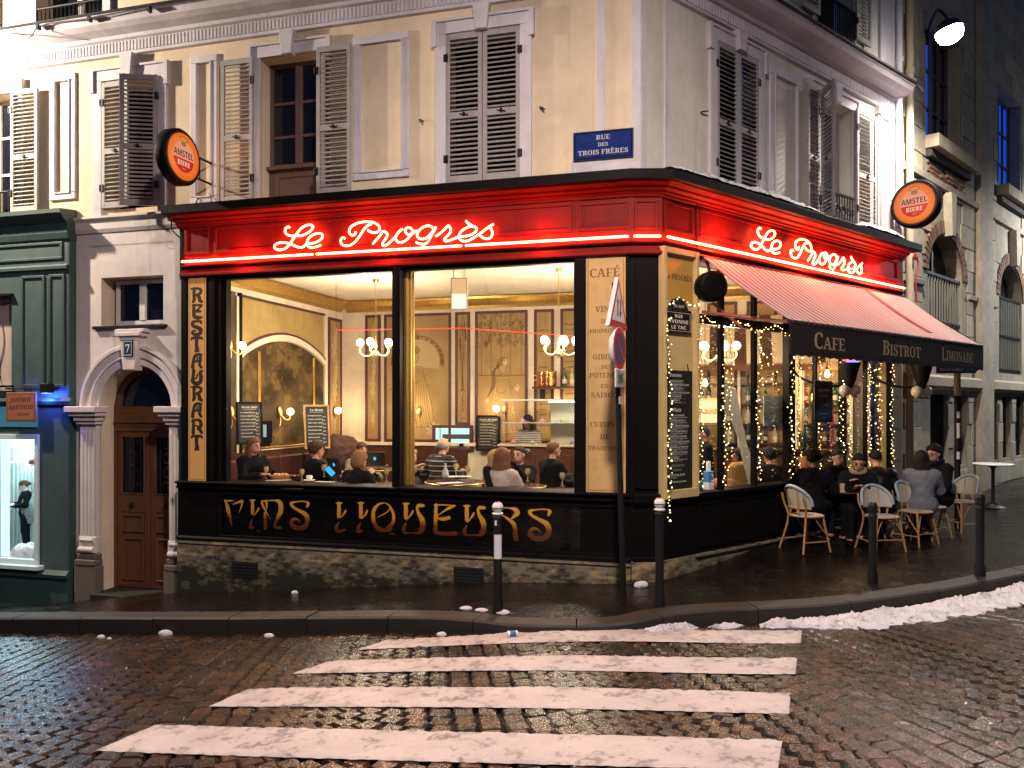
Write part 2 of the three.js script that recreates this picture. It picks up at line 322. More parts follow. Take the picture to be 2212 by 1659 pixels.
{
  // the road's bed, one sheet
  const pos = [], idx = [], nx = 130, nz = 90;
  for (let i = 0; i <= nx; i++) for (let j = 0; j <= nz; j++) {
    const x = lerp(-30, 34, i / nx), Z = lerp(-24, 30, j / nz), xc = clamp(x, -9, 12), zc = clamp(Z, -4, Math.min(12, kerbZ(xc) + .3));
    pos.push(x, roadY(xc, zc) - .036 - (Z > kerbZ(x) + .5 ? .6 : 0), -Z);
  }
  for (let i = 0; i < nx; i++) for (let j = 0; j < nz; j++) { const a = i * (nz + 1) + j, b = a + nz + 1; idx.push(a, b, a + 1, b, b + 1, a + 1); }
  const g = new THREE.BufferGeometry(); g.setAttribute('position', new THREE.Float32BufferAttribute(pos, 3)); g.setIndex(idx); g.computeVertexNormals();
  road = part(scene, 'road', g, C.grout); tag(road, null, null, null, 'structure');
  // stones: domed blocks, four shapes, six tones
  const stone = (seed) => {
    const r = mulberry(seed), n = 3, p = [], h = [], e = [-.5, -.40, .40, .5], sk = [0, 1, 2, 3].map(() => [(r() - .5) * .07, (r() - .5) * .07]), tx = (r() - .5) * .10, tz = (r() - .5) * .10;
    for (let i = 0; i <= n; i++) for (let j = 0; j <= n; j++) {
      const edge = i === 0 || j === 0 || i === n || j === n, c = (i === 0 || i === n) && (j === 0 || j === n), s = sk[(i > 1 ? 2 : 0) + (j > 1 ? 1 : 0)], k = c ? .92 : 1;
      h.push([e[i] * k + s[0], edge ? -.22 - .05 * r() : e[i] * tx + e[j] * tz + (r() - .5) * .05, e[j] * k + s[1]]);
    }
    const q = (i, j) => h[i * (n + 1) + j];
    for (let i = 0; i < n; i++) for (let j = 0; j < n; j++) p.push(...q(i, j), ...q(i, j + 1), ...q(i + 1, j + 1), ...q(i, j), ...q(i + 1, j + 1), ...q(i + 1, j));
    const rim = []; for (let i = 0; i < n; i++) rim.push(q(i, 0)); for (let j = 0; j < n; j++) rim.push(q(n, j)); for (let i = n; i > 0; i--) rim.push(q(i, n)); for (let j = n; j > 0; j--) rim.push(q(0, j));
    rim.forEach((a, i) => { const b = rim[(i + 1) % rim.length], a2 = [a[0], -.7, a[2]], b2 = [b[0], -.7, b[2]]; p.push(...a, ...b, ...b2, ...a, ...b2, ...a2); });
    const g = new THREE.BufferGeometry(); g.setAttribute('position', new THREE.Float32BufferAttribute(p, 3)); g.computeVertexNormals(); return boxUV(g, .1);
  };
  const shapes = [1, 2, 3, 4, 5].map(stone), bump = scaled(T.plasterBump, .05), rm = scaled(T.rough, .11);
  const tones = [[.025, .0145, .0085], [.019, .012, .008], [.034, .018, .010], [.013, .010, .0085], [.048, .023, .012], [.025, .0145, .009]];
  const mats = tones.map((t) => mat(t, .48, { phys: { specularIntensity: .8 }, bump, bs: .0013, rmap: rm }));
  const white = mat([1, 1, 1], .48, { phys: { specularIntensity: .8 }, bump, bs: .0013, rmap: rm });
  const place = (o, c) => { o.position.set(c.x, roadY(c.x, c.Z) + c.h, -c.Z); o.rotation.set(R(-.022, .022), -c.a, R(-.022, .022)); o.scale.set(c.sx, .09, c.sz); };
  const inView = cobbles.filter((c) => { const p = (c.x / c.Z) * 1700 + 1106, q = 880 + (1.65 - roadY(c.x, c.Z)) / c.Z * 1700; return p > 0 && p < 2212 && q < 1659; }).sort((a, b) => a.Z - b.Z);
  const single = new Set(inView.slice(0, 299));
  for (const c of single) { const m = new THREE.Mesh(shapes[(c.t * 5) | 0], mats[(c.t * 97 | 0) % 6]); m.name = 'cobble'; m.castShadow = m.receiveShadow = true; place(m, c); road.add(m); }
  const rest = cobbles.filter((c) => !single.has(c));
  const o = new THREE.Object3D(), col = new THREE.Color();
  for (let s = 0; s < 5; s++) {
    const list = rest.filter((c) => ((c.t * 5) | 0) === s), im = new THREE.InstancedMesh(shapes[s], white, list.length);
    list.forEach((c, i) => { place(o, c); o.updateMatrix(); im.setMatrixAt(i, o.matrix); const t = tones[(c.t * 97 | 0) % 6], k = .85 + .3 * c.t; im.setColorAt(i, col.setRGB(t[0] * k, t[1] * k, t[2] * k)); });
    im.name = 'cobble_field'; im.userData.kind = 'stuff'; im.castShadow = im.receiveShadow = true; road.add(im);
  }
  // crossing stripes: worn paint that follows the stones
  const wear = tex(512, (i, j) => { const a = N(nMid, i, j), b = N(nFine, i, j), c = N(nBig, j, i), w = sstep(.56, .76, a * .6 + b * .5 + .10 * (c - .5)); const v = lerp(1, .30, w * .8) * (.88 + .4 * (c - .5) + .14 * (b - .5)); return [v, v * .985, v * .96]; });
  C.paint = mat([.47, .40, .39], .55, { map: scaled(wear, 1.1), bump: scaled(T.plasterBump, .12), bs: .003 });
  const stripes = [[[333, 1569], [1690, 1603], [1680, 1667], [205, 1624]], [[540, 1490], [1708, 1498], [1705, 1544], [450, 1528]], [[710, 1431], [1722, 1424], [1718, 1458], [632, 1457]], [[830, 1386], [1732, 1364], [1730, 1391], [772, 1405]]];
  for (const [i, s] of stripes.entries()) {
    const q = s.map(([x, y]) => hit(x, y, roadY)), nu = 190, nv = 30, pos = [], idx = [], uv = [];
    for (let a = 0; a <= nu; a++) for (let b = 0; b <= nv; b++) {
      const t = a / nu, v = b / nv, sx = (1 - t) * (1 - v), x0 = q[0][0] * sx + q[1][0] * t * (1 - v) + q[2][0] * t * v + q[3][0] * (1 - t) * v, z0 = q[0][1] * sx + q[1][1] * t * (1 - v) + q[2][1] * t * v + q[3][1] * (1 - t) * v;
      const edge = Math.min(v, 1 - v) < .001 ? .003 * Math.sin(x0 * 31 + i) + .003 * Math.sin(x0 * 67) : 0, x = x0, Z = z0 + edge, e = Math.min(a, nu - a, b, nv - b) === 0;
      pos.push(x, roadY(x, Z) + (e ? .006 : .017 + Math.max(-.014, cobbleTop(x, Z)) * .55), -Z); uv.push(x, Z + i * .37);
    }
    for (let a = 0; a < nu; a++) for (let b = 0; b < nv; b++) { const k = a * (nv + 1) + b, m = k + nv + 1; idx.push(k, k + 1, m, m, k + 1, m + 1); }
    const g = new THREE.BufferGeometry(); g.setAttribute('position', new THREE.Float32BufferAttribute(pos, 3)); g.setAttribute('uv', new THREE.Float32BufferAttribute(uv, 2)); g.setIndex(idx); g.computeVertexNormals();
    part(road, 'crossing_stripe', g, C.paint, { raw: true });
  }
}
// ---- snow
function snowBand(parent, name, line, wid, high, n = 160, m = 12, seed = 3) {   // line(t) -> [x, Z, nx, nZ]; a lumpy ridge beside it
  const pos = [], idx = [], r = (x, z) => N(nMid, x * 260 | 0, z * 260 | 0) * .6 + N(nFine, x * 420 | 0, z * 420 | 0) * .5;
  for (let i = 0; i <= n; i++) for (let j = 0; j <= m; j++) {
    const t = i / n, v = j / m, [x, Z, nx, nZ, base] = line(t), w = wid(t) * (.75 + .5 * N(nMid, t * 900 | 0, seed * 40)), xx = x + nx * w * v, ZZ = Z + nZ * w * v;
    const prof = Math.sin(Math.PI * clamp(v * .92 + .04, 0, 1)) ** .7 * (1.1 - .7 * v), k = high(t) * prof * (.25 + 1.5 * r(xx, ZZ) ** 1.6);
    pos.push(xx, base(xx, ZZ) - .015 + k, -ZZ);
  }
  for (let i = 0; i < n; i++) for (let j = 0; j < m; j++) { const a = i * (m + 1) + j, b = a + m + 1; idx.push(a, a + 1, b, b, a + 1, b + 1); }
  const g = new THREE.BufferGeometry(); g.setAttribute('position', new THREE.Float32BufferAttribute(pos, 3)); g.setIndex(idx); g.computeVertexNormals();
  return part(parent, name, g, C.snow);
}
{
  const along = (p0, p1, Z0, Z1) => { const x0 = (p0 - 1106) / 1700 * Z0, x1 = (p1 - 1106) / 1700 * Z1; return (t) => { const x = lerp(x0, x1, t), Z = kerbZ(x) - .03; return [x, Z, .05, -1, roadY]; }; };
  tag(snowBand(scene, 'snow', along(1625, 2330, 7.6, 8.4), (t) => .22 + .42 * sstep(0, .35, t), (t) => .13 * sstep(0, .06, t), 420, 22), 'long ridge of trodden white snow against the right kerb', 'snow', null, 'stuff');
  tag(snowBand(scene, 'snow', along(1372, 1512, 7.3, 7.5), (t) => .2 * Math.sin(Math.PI * t) ** .5 + .03, (t) => .10 * Math.sin(Math.PI * t) ** .6, 90, 12, 5), 'short heap of snow under the rounded kerb corner', 'snow', null, 'stuff');
  tag(snowBand(scene, 'snow', along(1530, 1612, 7.5, 7.6), (t) => .16 * Math.sin(Math.PI * t) ** .5 + .02, (t) => .07 * Math.sin(Math.PI * t) ** .6, 60, 10, 9), 'small dirty heap of snow between two larger heaps by the kerb', 'snow', null, 'stuff');
  tag(snowBand(scene, 'snow', along(1060, 1145, 7.15, 7.15), (t) => .12 * Math.sin(Math.PI * t) ** .5 + .02, (t) => .05 * Math.sin(Math.PI * t) ** .6, 50, 8, 2), 'thin streak of snow behind the can at the lowered kerb', 'snow', null, 'stuff');
  const lump = (px, py, f, r, label, flat = .6) => {
    const [x, Z] = hit(px, py, f), g = new THREE.IcosahedronGeometry(r, 3), p = g.attributes.position;
    for (let i = 0; i < p.count; i++) { const k = .6 + .9 * N(nMid, (p.getX(i) + x) * 900 | 0, (p.getZ(i) + p.getY(i)) * 900 | 0); p.setXYZ(i, p.getX(i) * k * 1.5, p.getY(i) * k * flat * 1.5, p.getZ(i) * k); }
    g.computeVertexNormals();
    const m = part(scene, 'snow_lump', g, C.snow); m.position.set(x, f(x, Z) + r * flat * .5, -Z); tag(m, label, 'snow', 'lumps of snow');
  };
  lump(1384, 1268, paveY, .055, 'pinkish snow lump on the dark pavement left of the corner bollard');
  lump(357, 1372, roadY, .05, 'brownish snow lump in the gutter below the wooden door');
  lump(218, 1378, roadY, .026, 'tiny snow crumb in the gutter, leftmost but one');
  lump(236, 1381, roadY, .018, 'smallest snow crumb in the gutter beside a tiny one');
  lump(581, 1377, roadY, .035, 'white snow lump in the gutter under the wine lettering');
  lump(953, 1374, roadY, .03, 'greyish snow lump in the gutter left of the crossing');
  lump(636, 1282, paveY, .03, 'small white snow lump at the foot of the mossy wall');
  for (const [x, y, w] of [[1005, 1316, 'leftmost'], [1040, 1320, 'middle'], [1085, 1325, 'rightmost']]) lump(x, y, paveY, .045, w + ' of three pink snow lumps at the foot of the striped bollard', .35);
}
// a drink can lying in the gutter
{
  const [x, Z] = hit(1101, 1379, roadY), can = thing('drink_can', 'crushed white and blue drink can lying before the first stripe', 'can', [x, roadY(x, Z) + .036, -Z], .15);
  part(can, 'body', lathe([[0, -.075], [.025, -.075], [.032, -.068], [.032, .02]], 0, 0, 0, 20).rotateZ(Math.PI / 2), mat([.7, .7, .7], .3, { metal: .3 }));
  part(can, 'blue_end', lathe([[.0325, .0], [.0325, -.055], [.026, -.066], [0, -.066]], 0, 0, 0, 20).rotateZ(Math.PI / 2), mat([.03, .09, .3], .35));
}
// ------------------------------------------------------------------ the cream corner house: walls, windows, shutters, mouldings
const WA = -.3, WB = -.336;       // the plane of the wall on the two streets
const slatGeo = {};
function slats(parent, u0, u1, v0, v1, w, pitch, m, tilt = .62) {   // louvres, each its own piece
  const L = (u1 - u0).toFixed(3), g = slatGeo[L] = slatGeo[L] || boxUV(clean(new THREE.BoxGeometry(u1 - u0, .010, .058)));
  const n = Math.round((v1 - v0) / pitch);
  for (let i = 0; i < n; i++) {
    const s = new THREE.Mesh(g, m); s.name = 'slat'; s.castShadow = s.receiveShadow = true;
    s.position.set((u0 + u1) / 2, v0 + (i + .5) * (v1 - v0) / n, w); s.rotation.x = tilt + R(-.05, .05); parent.add(s);
  }
}
// a shutter leaf in its own axes: hinge at x = 0, leaf from 0 to wid (or -wid), v from 0 to hgt, thickness .035
function leaf(parent, x, y, z, wid, hgt, turn, m, o = {}) {
  const a = Math.min(0, wid), b = Math.max(0, wid), t = .055, mid = hgt * (o.mid ?? .45);
  const f = part(parent, 'shutter', [box(a, a + t, 0, hgt, -.018, .018, .004), box(b - t, b, 0, hgt, -.018, .018, .004), box(a + t, b - t, 0, .085, -.017, .017), box(a + t, b - t, hgt - .075, hgt, -.017, .017), box(a + t, b - t, mid - .04, mid + .04, -.017, .017)], m);
  f.position.set(x, y, z); f.rotation.y = turn;
  slats(f, a + t + .002, b - t - .002, .09, mid - .045, 0, .061, m); slats(f, a + t + .002, b - t - .002, mid + .045, hgt - .08, 0, .061, m);
  const h = wid > 0 ? a : b, hx = wid > 0 ? -.02 : .02;
  for (const q of [.16, .84]) part(f, 'hinge', [box(h - .03, h + .03, hgt * q - .05, hgt * q + .05, .016, .03), rod([h + hx, hgt * q - .04, .026], [h + hx, hgt * q + .04, .026], .012)], C.iron);
  part(f, 'latch', [rod([wid * .5 - .05, mid + .01, .03], [wid * .5 + .06, mid - .01, .03], .008), box(wid * .5 - .015, wid * .5 + .015, mid - .02, mid + .03, .017, .035)], C.iron);
  return f;
}
const house = FA.thing('corner_house', 'cream rendered corner house with grey louvred shutters above the red café front', 'house');
const kA = -.523, kB = .523;   // mitre of the two walls at the corner, per metre of w
{
  const hole = (u0, u1, v0, v1) => [[u0, v0], [u0, v1], [u1, v1], [u1, v0]];
  // street A wall with its openings
  const arch = new THREE.Path(); { const cu = -7.135, r = .62, vs = 1.64; arch.moveTo(cu - r, -1.25); arch.lineTo(cu - r, vs); arch.absarc(cu, vs, r, Math.PI, 0, true); arch.lineTo(cu + r, -1.25); arch.lineTo(cu - r, -1.25); }
  const outline = [[-16, -2.4], [-16, 11], [.081, 11], [.081, 4.18], [-6.17, 4.18], [-6.17, -2.2]];
  const holesA = [hole(-10.45, -9.32, 4.5, 6.42), hole(-7.72, -6.75, 4.53, 6.38), hole(-5.1, -4.2, 4.45, 6.44), hole(-2.39, -1.41, 4.53, 6.43), hole(-7.74, -6.67, 2.83, 3.54), arch, hole(-11.2, -8.6, -.8, 1.32), hole(-10.9, -9.75, 7.45, 9.4), hole(-8.9, -7.7, 7.45, 9.4), hole(-5.2, -4.2, 7.45, 9.4), hole(-2.4, -1.4, 7.45, 9.4)];
  // corner cut so that the two walls meet in a mitre
  part(house, 'wall', [prism(outline, WA - .34, WA, 0, holesA)], C.wall);
  const outB = [[.014, 4.2], [.014, 11], [7.0, 11], [7.0, -.9], [6.37, -.9], [6.37, 4.2]];
  const holesB = [hole(1.5, 2.48, 4.57, 6.5), hole(4.0, 5.17, 4.57, 6.45), hole(1.5, 2.48, 7.6, 9.4), hole(4.05, 5.15, 7.6, 9.4)];
  const gB = new THREE.Group(); gB.position.copy(house.worldToLocal(V3(0, 0, 0)));
  const toB = (o) => { house.updateMatrixWorld(true); const m = house.matrixWorld.clone().invert().multiply(new THREE.Matrix4().makeRotationY(FB.turn).setPosition(FB.x, 0, -FB.Z)); o.applyMatrix4(m); return o; };
  const B = (geos) => (Array.isArray(geos) ? geos.flat(3) : [geos]).map((g) => toB(boxUV(clean(g))));
  const partB = (name, geos, m, o = {}) => part(house, name, B(geos), m, { ...o, keepUV: true });
  house.userData.toB = undefined; delete house.userData.toB;
  partB('wall', prism(outB, WB - .23, WB, 0, holesB), C.wallB);
  // mouldings under and over the fluted frieze
  const cornice = (w) => [[w, 6.96], [w + .06, 6.98], [w + .08, 7.02], [w + .22, 7.05], [w + .30, 7.09], [w + .33, 7.16], [w + .36, 7.17], [w + .36, 7.20], [w - .02, 7.235], [w - .02, 6.96]];
  const frieze = (w) => [[w, 6.735], [w + .05, 6.745], [w + .055, 6.775], [w + .03, 6.785], [w + .03, 6.955], [w, 6.965], [w - .02, 6.965], [w - .02, 6.735]];
  part(house, 'cornice', mould(cornice(WA), -16, .081 + .157 + .003, 0, .523), C.trim);
  partB('cornice', mould(cornice(WB), .014 + .176, 6.75, -.523, 0), C.trim);
  part(house, 'frieze', mould(frieze(WA), -16, .081 + .157, 0, .523), C.trim);
  partB('frieze', mould(frieze(WB), .014 + .176, 6.6, -.523, 0), C.trim);
  part(house, 'ledge_cover', mould([[WA, 7.225], [WA + .38, 7.205], [WA + .385, 7.185], [WA + .395, 7.185], [WA + .392, 7.215], [WA, 7.25]], -16, .24, 0, .523), C.zinc);
  partB('ledge_cover', mould([[WB, 7.225], [WB + .38, 7.205], [WB + .385, 7.185], [WB + .395, 7.185], [WB + .392, 7.215], [WB, 7.25]], .19, 6.78, -.523, 0), C.zinc);
  const flute = (n, u0, p, w) => Array.from({ length: n }, (_, i) => box(u0 + i * p, u0 + i * p + .030, 6.80, 6.945, w + .03, w + .046));
  part(house, 'fluting', flute(172, -9.9, .0575, WA), C.trim, { kind: 'stuff' });
  partB('fluting', flute(104, .45, .0575, WB), C.trim, { kind: 'stuff' });
  // window surrounds with eared heads and keystones
  const surround = (u0, u1, vb, vt, w, t = .15) => [
    box(u0 - t, u0, vb - .1, vt, w - .02, w + .045, .006), box(u1, u1 + t, vb - .1, vt, w - .02, w + .045, .006), box(u0 - t, u1 + t, vt, vt + .15, w - .02, w + .045, .006),
    box(u0 - t - .035, u0 - t + .03, vt - .16, vt + .185, w - .02, w + .07, .006), box(u1 + t - .03, u1 + t + .035, vt - .16, vt + .185, w - .02, w + .07, .006), box(u0 - t + .03, u1 + t - .03, vt + .15, vt + .185, w - .02, w + .07, .006)];
  const keystone = (uc, vt, w) => prism([[uc - .075, vt - .02], [uc + .075, vt - .02], [uc + .11, 6.738], [uc - .11, 6.738]], w - .02, w + .115, .008);
  for (const [u0, u1, vb, vt] of [[-10.45, -9.32, 4.5, 6.42], [-7.72, -6.75, 4.53, 6.40], [-5.1, -4.2, 4.5, 6.44], [-2.39, -1.41, 4.53, 6.43]]) {
    part(house, 'window_surround', surround(u0, u1, vb, vt, WA), C.trim); part(house, 'keystone', keystone((u0 + u1) / 2, vt, WA), C.trim);
  }
  for (const [u0, u1, vb, vt] of [[1.5, 2.48, 4.57, 6.5], [4.0, 5.17, 4.57, 6.45]]) { partB('window_surround', surround(u0, u1, vb, vt, WB), C.trim); partB('keystone', keystone((u0 + u1) / 2, vt, WB), C.trim); }
  for (const [u0, u1] of [[1.5, 2.48], [4.05, 5.15]]) partB('window_surround', surround(u0, u1, 7.65, 9.4, WB, .12), C.trim);
  for (const [u0, u1] of [[-10.9, -9.75], [-8.9, -7.7], [-5.2, -4.2], [-2.4, -1.4]]) part(house, 'window_surround', surround(u0, u1, 7.5, 9.4, WA, .14), C.trim);
  // moulded wall panels, strips
  for (const [u0, u1, v0, v1] of [[-8.67, -8.2, 4.73, 6.6], [-6.22, -5.78, 4.5, 6.59], [-3.70, -2.90, 4.65, 6.55]]) part(house, 'panel_moulding', [...ring(u0, u1, v0, v1, WA - .01, WA + .03, .1, .012), ...ring(u0 + .09, u1 - .09, v0 + .09, v1 - .09, WA - .01, WA + .045, .02, .006)], C.trim);
  partB('panel_moulding', [...ring(2.78, 3.62, 4.5, 6.55, WB - .01, WB + .03, .12, .012), ...ring(2.89, 3.51, 4.61, 6.44, WB - .01, WB + .045, .02, .006)], C.trim);
  part(house, 'wall_strip', [box(-.445, -.345, 4.62, 6.74, WA - .02, WA + .02), box(-.03, .083, 4.37, 6.74, WA - .02, WA + .018)], C.trim);
  part(house, 'plinth_patch', box(-.76, .0, 4.3, 4.66, WA - .02, WA + .022), C.trim);
  partB('wall_strip', [box(.45, .52, 4.37, 6.74, WB - .02, WB + .02), box(.018, .10, 4.37, 6.74, WB - .02, WB + .018)], C.trim);
  partB('corner_pilaster', [box(6.02, 6.50, 4.3, 6.735, WB - .02, WB + .05), ...ring(6.08, 6.44, 4.5, 6.6, WB + .04, WB + .075, .05), box(5.98, 6.54, 6.60, 6.735, WB - .02, WB + .085, .01), box(6.55, 6.95, 3.9, 11, WB - .02, WB + .03)], C.trim);
  partB('corner_pilaster', [box(6.1, 6.5, 7.2, 11, WB - .02, WB + .05), box(5.55, 5.62, 7.2, 11, WB - .02, WB + .03)], C.trim);
  // string course over the doorway
  part(house, 'string_course', mould([[WA - .02, 4.18], [WA + .03, 4.20], [WA + .05, 4.25], [WA + .05, 4.36], [WA + .09, 4.40], [WA + .09, 4.43], [WA - .02, 4.45]], -8.2, -6.17), C.lowWall);
  part(house, 'string_course', mould([[WA - .02, 3.98], [WA + .02, 3.99], [WA + .02, 4.02], [WA - .02, 4.03]], -7.95, -6.5), C.lowWall);
  // dark rooms behind the openings and the casements
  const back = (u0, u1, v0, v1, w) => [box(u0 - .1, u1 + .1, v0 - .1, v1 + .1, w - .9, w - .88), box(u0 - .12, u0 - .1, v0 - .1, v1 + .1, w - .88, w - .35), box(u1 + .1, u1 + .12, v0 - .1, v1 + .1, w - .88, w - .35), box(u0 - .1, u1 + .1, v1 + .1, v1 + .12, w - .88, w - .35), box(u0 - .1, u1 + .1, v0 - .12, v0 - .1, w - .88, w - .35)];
  C.casement = mat([.12, .075, .07], .55, { map: scaled(T.paint, .6) });
  C.whitePaint = mat([.68, .66, .66], .6, { map: scaled(T.paint, .9) });
  const casement = (P, u0, u1, v0, v1, w, m, rails = [.33, .66]) => {
    const uc = (u0 + u1) / 2, t = .055, f = P('window', [...ring(u0, u1, v0, v1, w - .03, w + .02, t), box(uc - .05, uc + .05, v0 + t, v1 - t, w - .03, w + .03, .006), ...rails.map((q) => box(u0 + t, u1 - t, lerp(v0, v1, q) - .018, lerp(v0, v1, q) + .018, w - .025, w + .015))], m);
    return f;
  };
  const PA = (n, g, m) => part(house, n, g, m), paneA = (f, u0, u1, v0, v1, w) => { for (const [a, b] of [[u0 + .05, (u0 + u1) / 2 - .05], [(u0 + u1) / 2 + .05, u1 - .05]]) part(f, 'pane', box(a, b, v0 + .05, v1 - .05, w - .012, w - .008), C.paneDark); };
  for (const q of [[-10.45, -9.32, 4.5, 6.42], [-7.72, -6.75, 4.53, 6.38], [-5.1, -4.2, 4.45, 6.44], [-2.39, -1.41, 4.53, 6.43], [-7.74, -6.67, 2.83, 3.54], [-10.9, -9.75, 7.45, 9.4], [-8.9, -7.7, 7.45, 9.4], [-5.2, -4.2, 7.45, 9.4], [-2.4, -1.4, 7.45, 9.4]]) part(house, 'dark_room', back(...q, WA), C.dark);
  for (const q of [[1.5, 2.48, 4.57, 6.5], [4.0, 5.17, 4.57, 6.45], [1.5, 2.48, 7.6, 9.4], [4.05, 5.15, 7.6, 9.4]]) partB('dark_room', back(...q, WB), C.dark);
  let f = casement(PA, -5.1, -4.2, 4.98, 6.44, WA - .24, C.casement, [.3, .62]); paneA(f, -5.1, -4.2, 4.98, 6.44, WA - .24);
  part(house, 'window_apron', [box(-5.1, -4.2, 4.45, 4.96, WA - .27, WA - .2), box(-5.12, -4.18, 4.94, 4.99, WA - .25, WA - .12, .008), ...ring(-5.0, -4.3, 4.5, 4.9, WA - .2, WA - .185, .06)], C.casement);
  f = casement(PA, -10.45, -9.36, 4.5, 6.42, WA - .24, C.whitePaint, [.4, .7]); paneA(f, -10.45, -9.36, 4.5, 6.42, WA - .24);
  part(house, 'curtain', prism([[-9.75, 4.6], [-9.6, 4.6], [-9.62, 6.1], [-9.72, 6.3]], WA - .36, WA - .34), mat([.5, .42, .25], .9));
  part(house, 'window_rail', [rod([-10.45, 4.95, WA - .05], [-9.32, 4.95, WA - .05], .018), ...Array.from({ length: 14 }, (_, i) => rod([-10.4 + i * .08, 4.5, WA - .05], [-10.4 + i * .08, 4.95, WA - .05], .008, .008, 5))], C.iron);
  f = casement((n, g, m) => part(house, n, g, m), -7.66, -6.72, 2.87, 3.52, WA - .20, C.whitePaint, []); paneA(f, -7.66, -6.72, 2.87, 3.52, WA - .20);
  part(house, 'window_sill', box(-7.86, -6.60, 2.79, 2.835, WA - .2, WA + .07, .008), C.iron);
  f = partB('window', [...ring(4.0, 5.17, 4.6, 6.45, WB - .25, WB - .2, .06), box(4.55, 4.63, 4.6, 6.45, WB - .25, WB - .19)], C.whitePaint);
  part(f, 'pane', B(box(4.05, 5.12, 4.65, 6.4, WB - .235, WB - .23)), C.paneDark, { keepUV: true });
  partB('balcony_rail', [box(4.02, 5.15, 5.0, 5.035, WB + .02, WB + .06), box(4.02, 5.15, 4.6, 4.63, WB + .02, WB + .06), ...Array.from({ length: 14 }, (_, i) => rod([4.06 + i * .083, 4.6, WB + .04], [4.06 + i * .083, 5.0, WB + .04], .009, .009, 5)), ...Array.from({ length: 7 }, (_, i) => new THREE.TorusGeometry(.055, .009, 5, 12).translate(4.14 + i * .165, 4.8, WB + .04))], C.iron);
  // upper storey: sashes in white frames
  for (const [u0, u1] of [[-10.9, -9.75], [-8.9, -7.7], [-5.2, -4.2], [-2.4, -1.4]]) { f = casement(PA, u0, u1, 7.5, 9.4, WA - .2, C.whitePaint); paneA(f, u0, u1, 7.5, 9.4, WA - .2); }
  part(house, 'window_rail', [rod([-8.95, 7.62, WA + .02], [-7.65, 7.62, WA + .02], .02), ...Array.from({ length: 17 }, (_, i) => rod([-8.9 + i * .074, 7.24, WA + .02], [-8.9 + i * .074, 7.62, WA + .02], .009, .009, 5))], C.iron);
  partB('balcony_rail', [box(4.0, 5.2, 7.98, 8.02, WB + .05, WB + .09), box(4.0, 5.2, 7.3, 7.34, WB + .05, WB + .09), ...Array.from({ length: 19 }, (_, i) => rod([4.03 + i * .063, 7.3, WB + .07], [4.03 + i * .063, 8, WB + .07], .012, .012, 5))], C.iron);
  // shutters
  leaf(house, -9.33, 4.58, WA + .075, .5, 1.84, 0, C.shutterPale);
  leaf(house, -7.71, 4.55, WA + .03, .45, 1.83, 0, C.shutterPale);
  leaf(house, -6.75, 4.52, WA + .05, -.51, 1.86, .38, C.shutter);
  leaf(house, -5.17, 4.47, WA + .085, -.50, 1.97, 0, C.shutter);
  leaf(house, -4.20, 4.48, WA + .085, .50, 1.97, 0, C.shutter);
  leaf(house, -2.39, 4.52, WA + .02, .485, 1.9, 0, C.shutter);
  leaf(house, -1.41, 4.52, WA + .02, -.485, 1.9, 0, C.shutter);
  const leafB = (u, v, w, wid, h, turn, m) => { const l = leaf(house, 0, 0, 0, wid, h, 0, m), p = FB.at(u, v, w); l.position.copy(house.worldToLocal(p)); l.rotation.y = FB.turn - FA.turn + turn; return l; };
  leafB(1.5, 4.58, WB + .02, .485, 1.92, 0, C.shutter); leafB(2.48, 4.58, WB + .02, -.485, 1.92, 0, C.shutter);
  leafB(3.98, 4.5, WB + .10, -.40, 1.96, .10, C.shutter);
  leafB(4.08, 4.46, WB + .09, .46, 2.02, -2.26, C.shutter);
  leafB(5.19, 4.56, WB + .085, .66, 1.93, 0, C.shutter);
  leafB(5.17, 7.6, WB + .085, .5, 1.8, 0, C.shutterPale); leafB(4.03, 7.6, WB + .085, -.5, 1.8, 0, C.shutterPale);
  // iron stays on the wall that hold shutters open
  for (const u of [-2.72, -1.12]) part(house, 'shutter_stay', [rod([u - .04, 5.38, WA + .02], [u + .03, 5.33, WA + .05], .010), rod([u, 5.36, WA], [u, 5.36, WA + .05], .008)], C.iron);
  partB('shutter_stay', [rod([1.17, 5.47, WB + .02], [1.27, 5.50, WB + .06], .010), rod([1.2, 5.48, WB - .01], [1.2, 5.48, WB + .05], .008)], C.iron);

  // ---- doorway at the left: lower wall facing, arch, pilasters, door
  part(house, 'doorway_facing', prism([[-8.2, -2.2], [-8.2, 4.18], [-6.165, 4.18], [-6.165, -2.2]], WA + .001, WA + .02, 0, [arch, hole(-7.74, -6.67, 2.83, 3.54)]), C.lowWall);
  const cu = -7.135, rr = .62, vs = 1.64, arc = (r0, r1, w0, w1) => { const s = new THREE.Shape(); s.absarc(cu, vs, r1, 0, Math.PI, false); s.absarc(cu, vs, r0, Math.PI, 0, true); const g = new THREE.ExtrudeGeometry(s, { depth: w1 - w0, bevelEnabled: true, bevelSize: .008, bevelThickness: .008, bevelOffset: -.008, bevelSegments: 1, curveSegments: 28 }); return g.translate(0, 0, w0); };
  part(house, 'door_arch', [arc(rr, rr + .12, WA, WA + .05), arc(rr + .11, rr + .24, WA, WA + .085), arc(rr + .23, rr + .29, WA, WA + .115)], C.lowWall);
  part(house, 'keystone', [prism([[cu - .1, 2.18], [cu + .1, 2.18], [cu + .165, 2.66], [cu - .165, 2.66]], WA, WA + .17, .012), box(cu - .21, cu + .21, 2.66, 2.72, WA, WA + .2, .012), box(cu - .25, cu + .25, 2.72, 2.77, WA, WA + .16, .012)], C.lowWall);
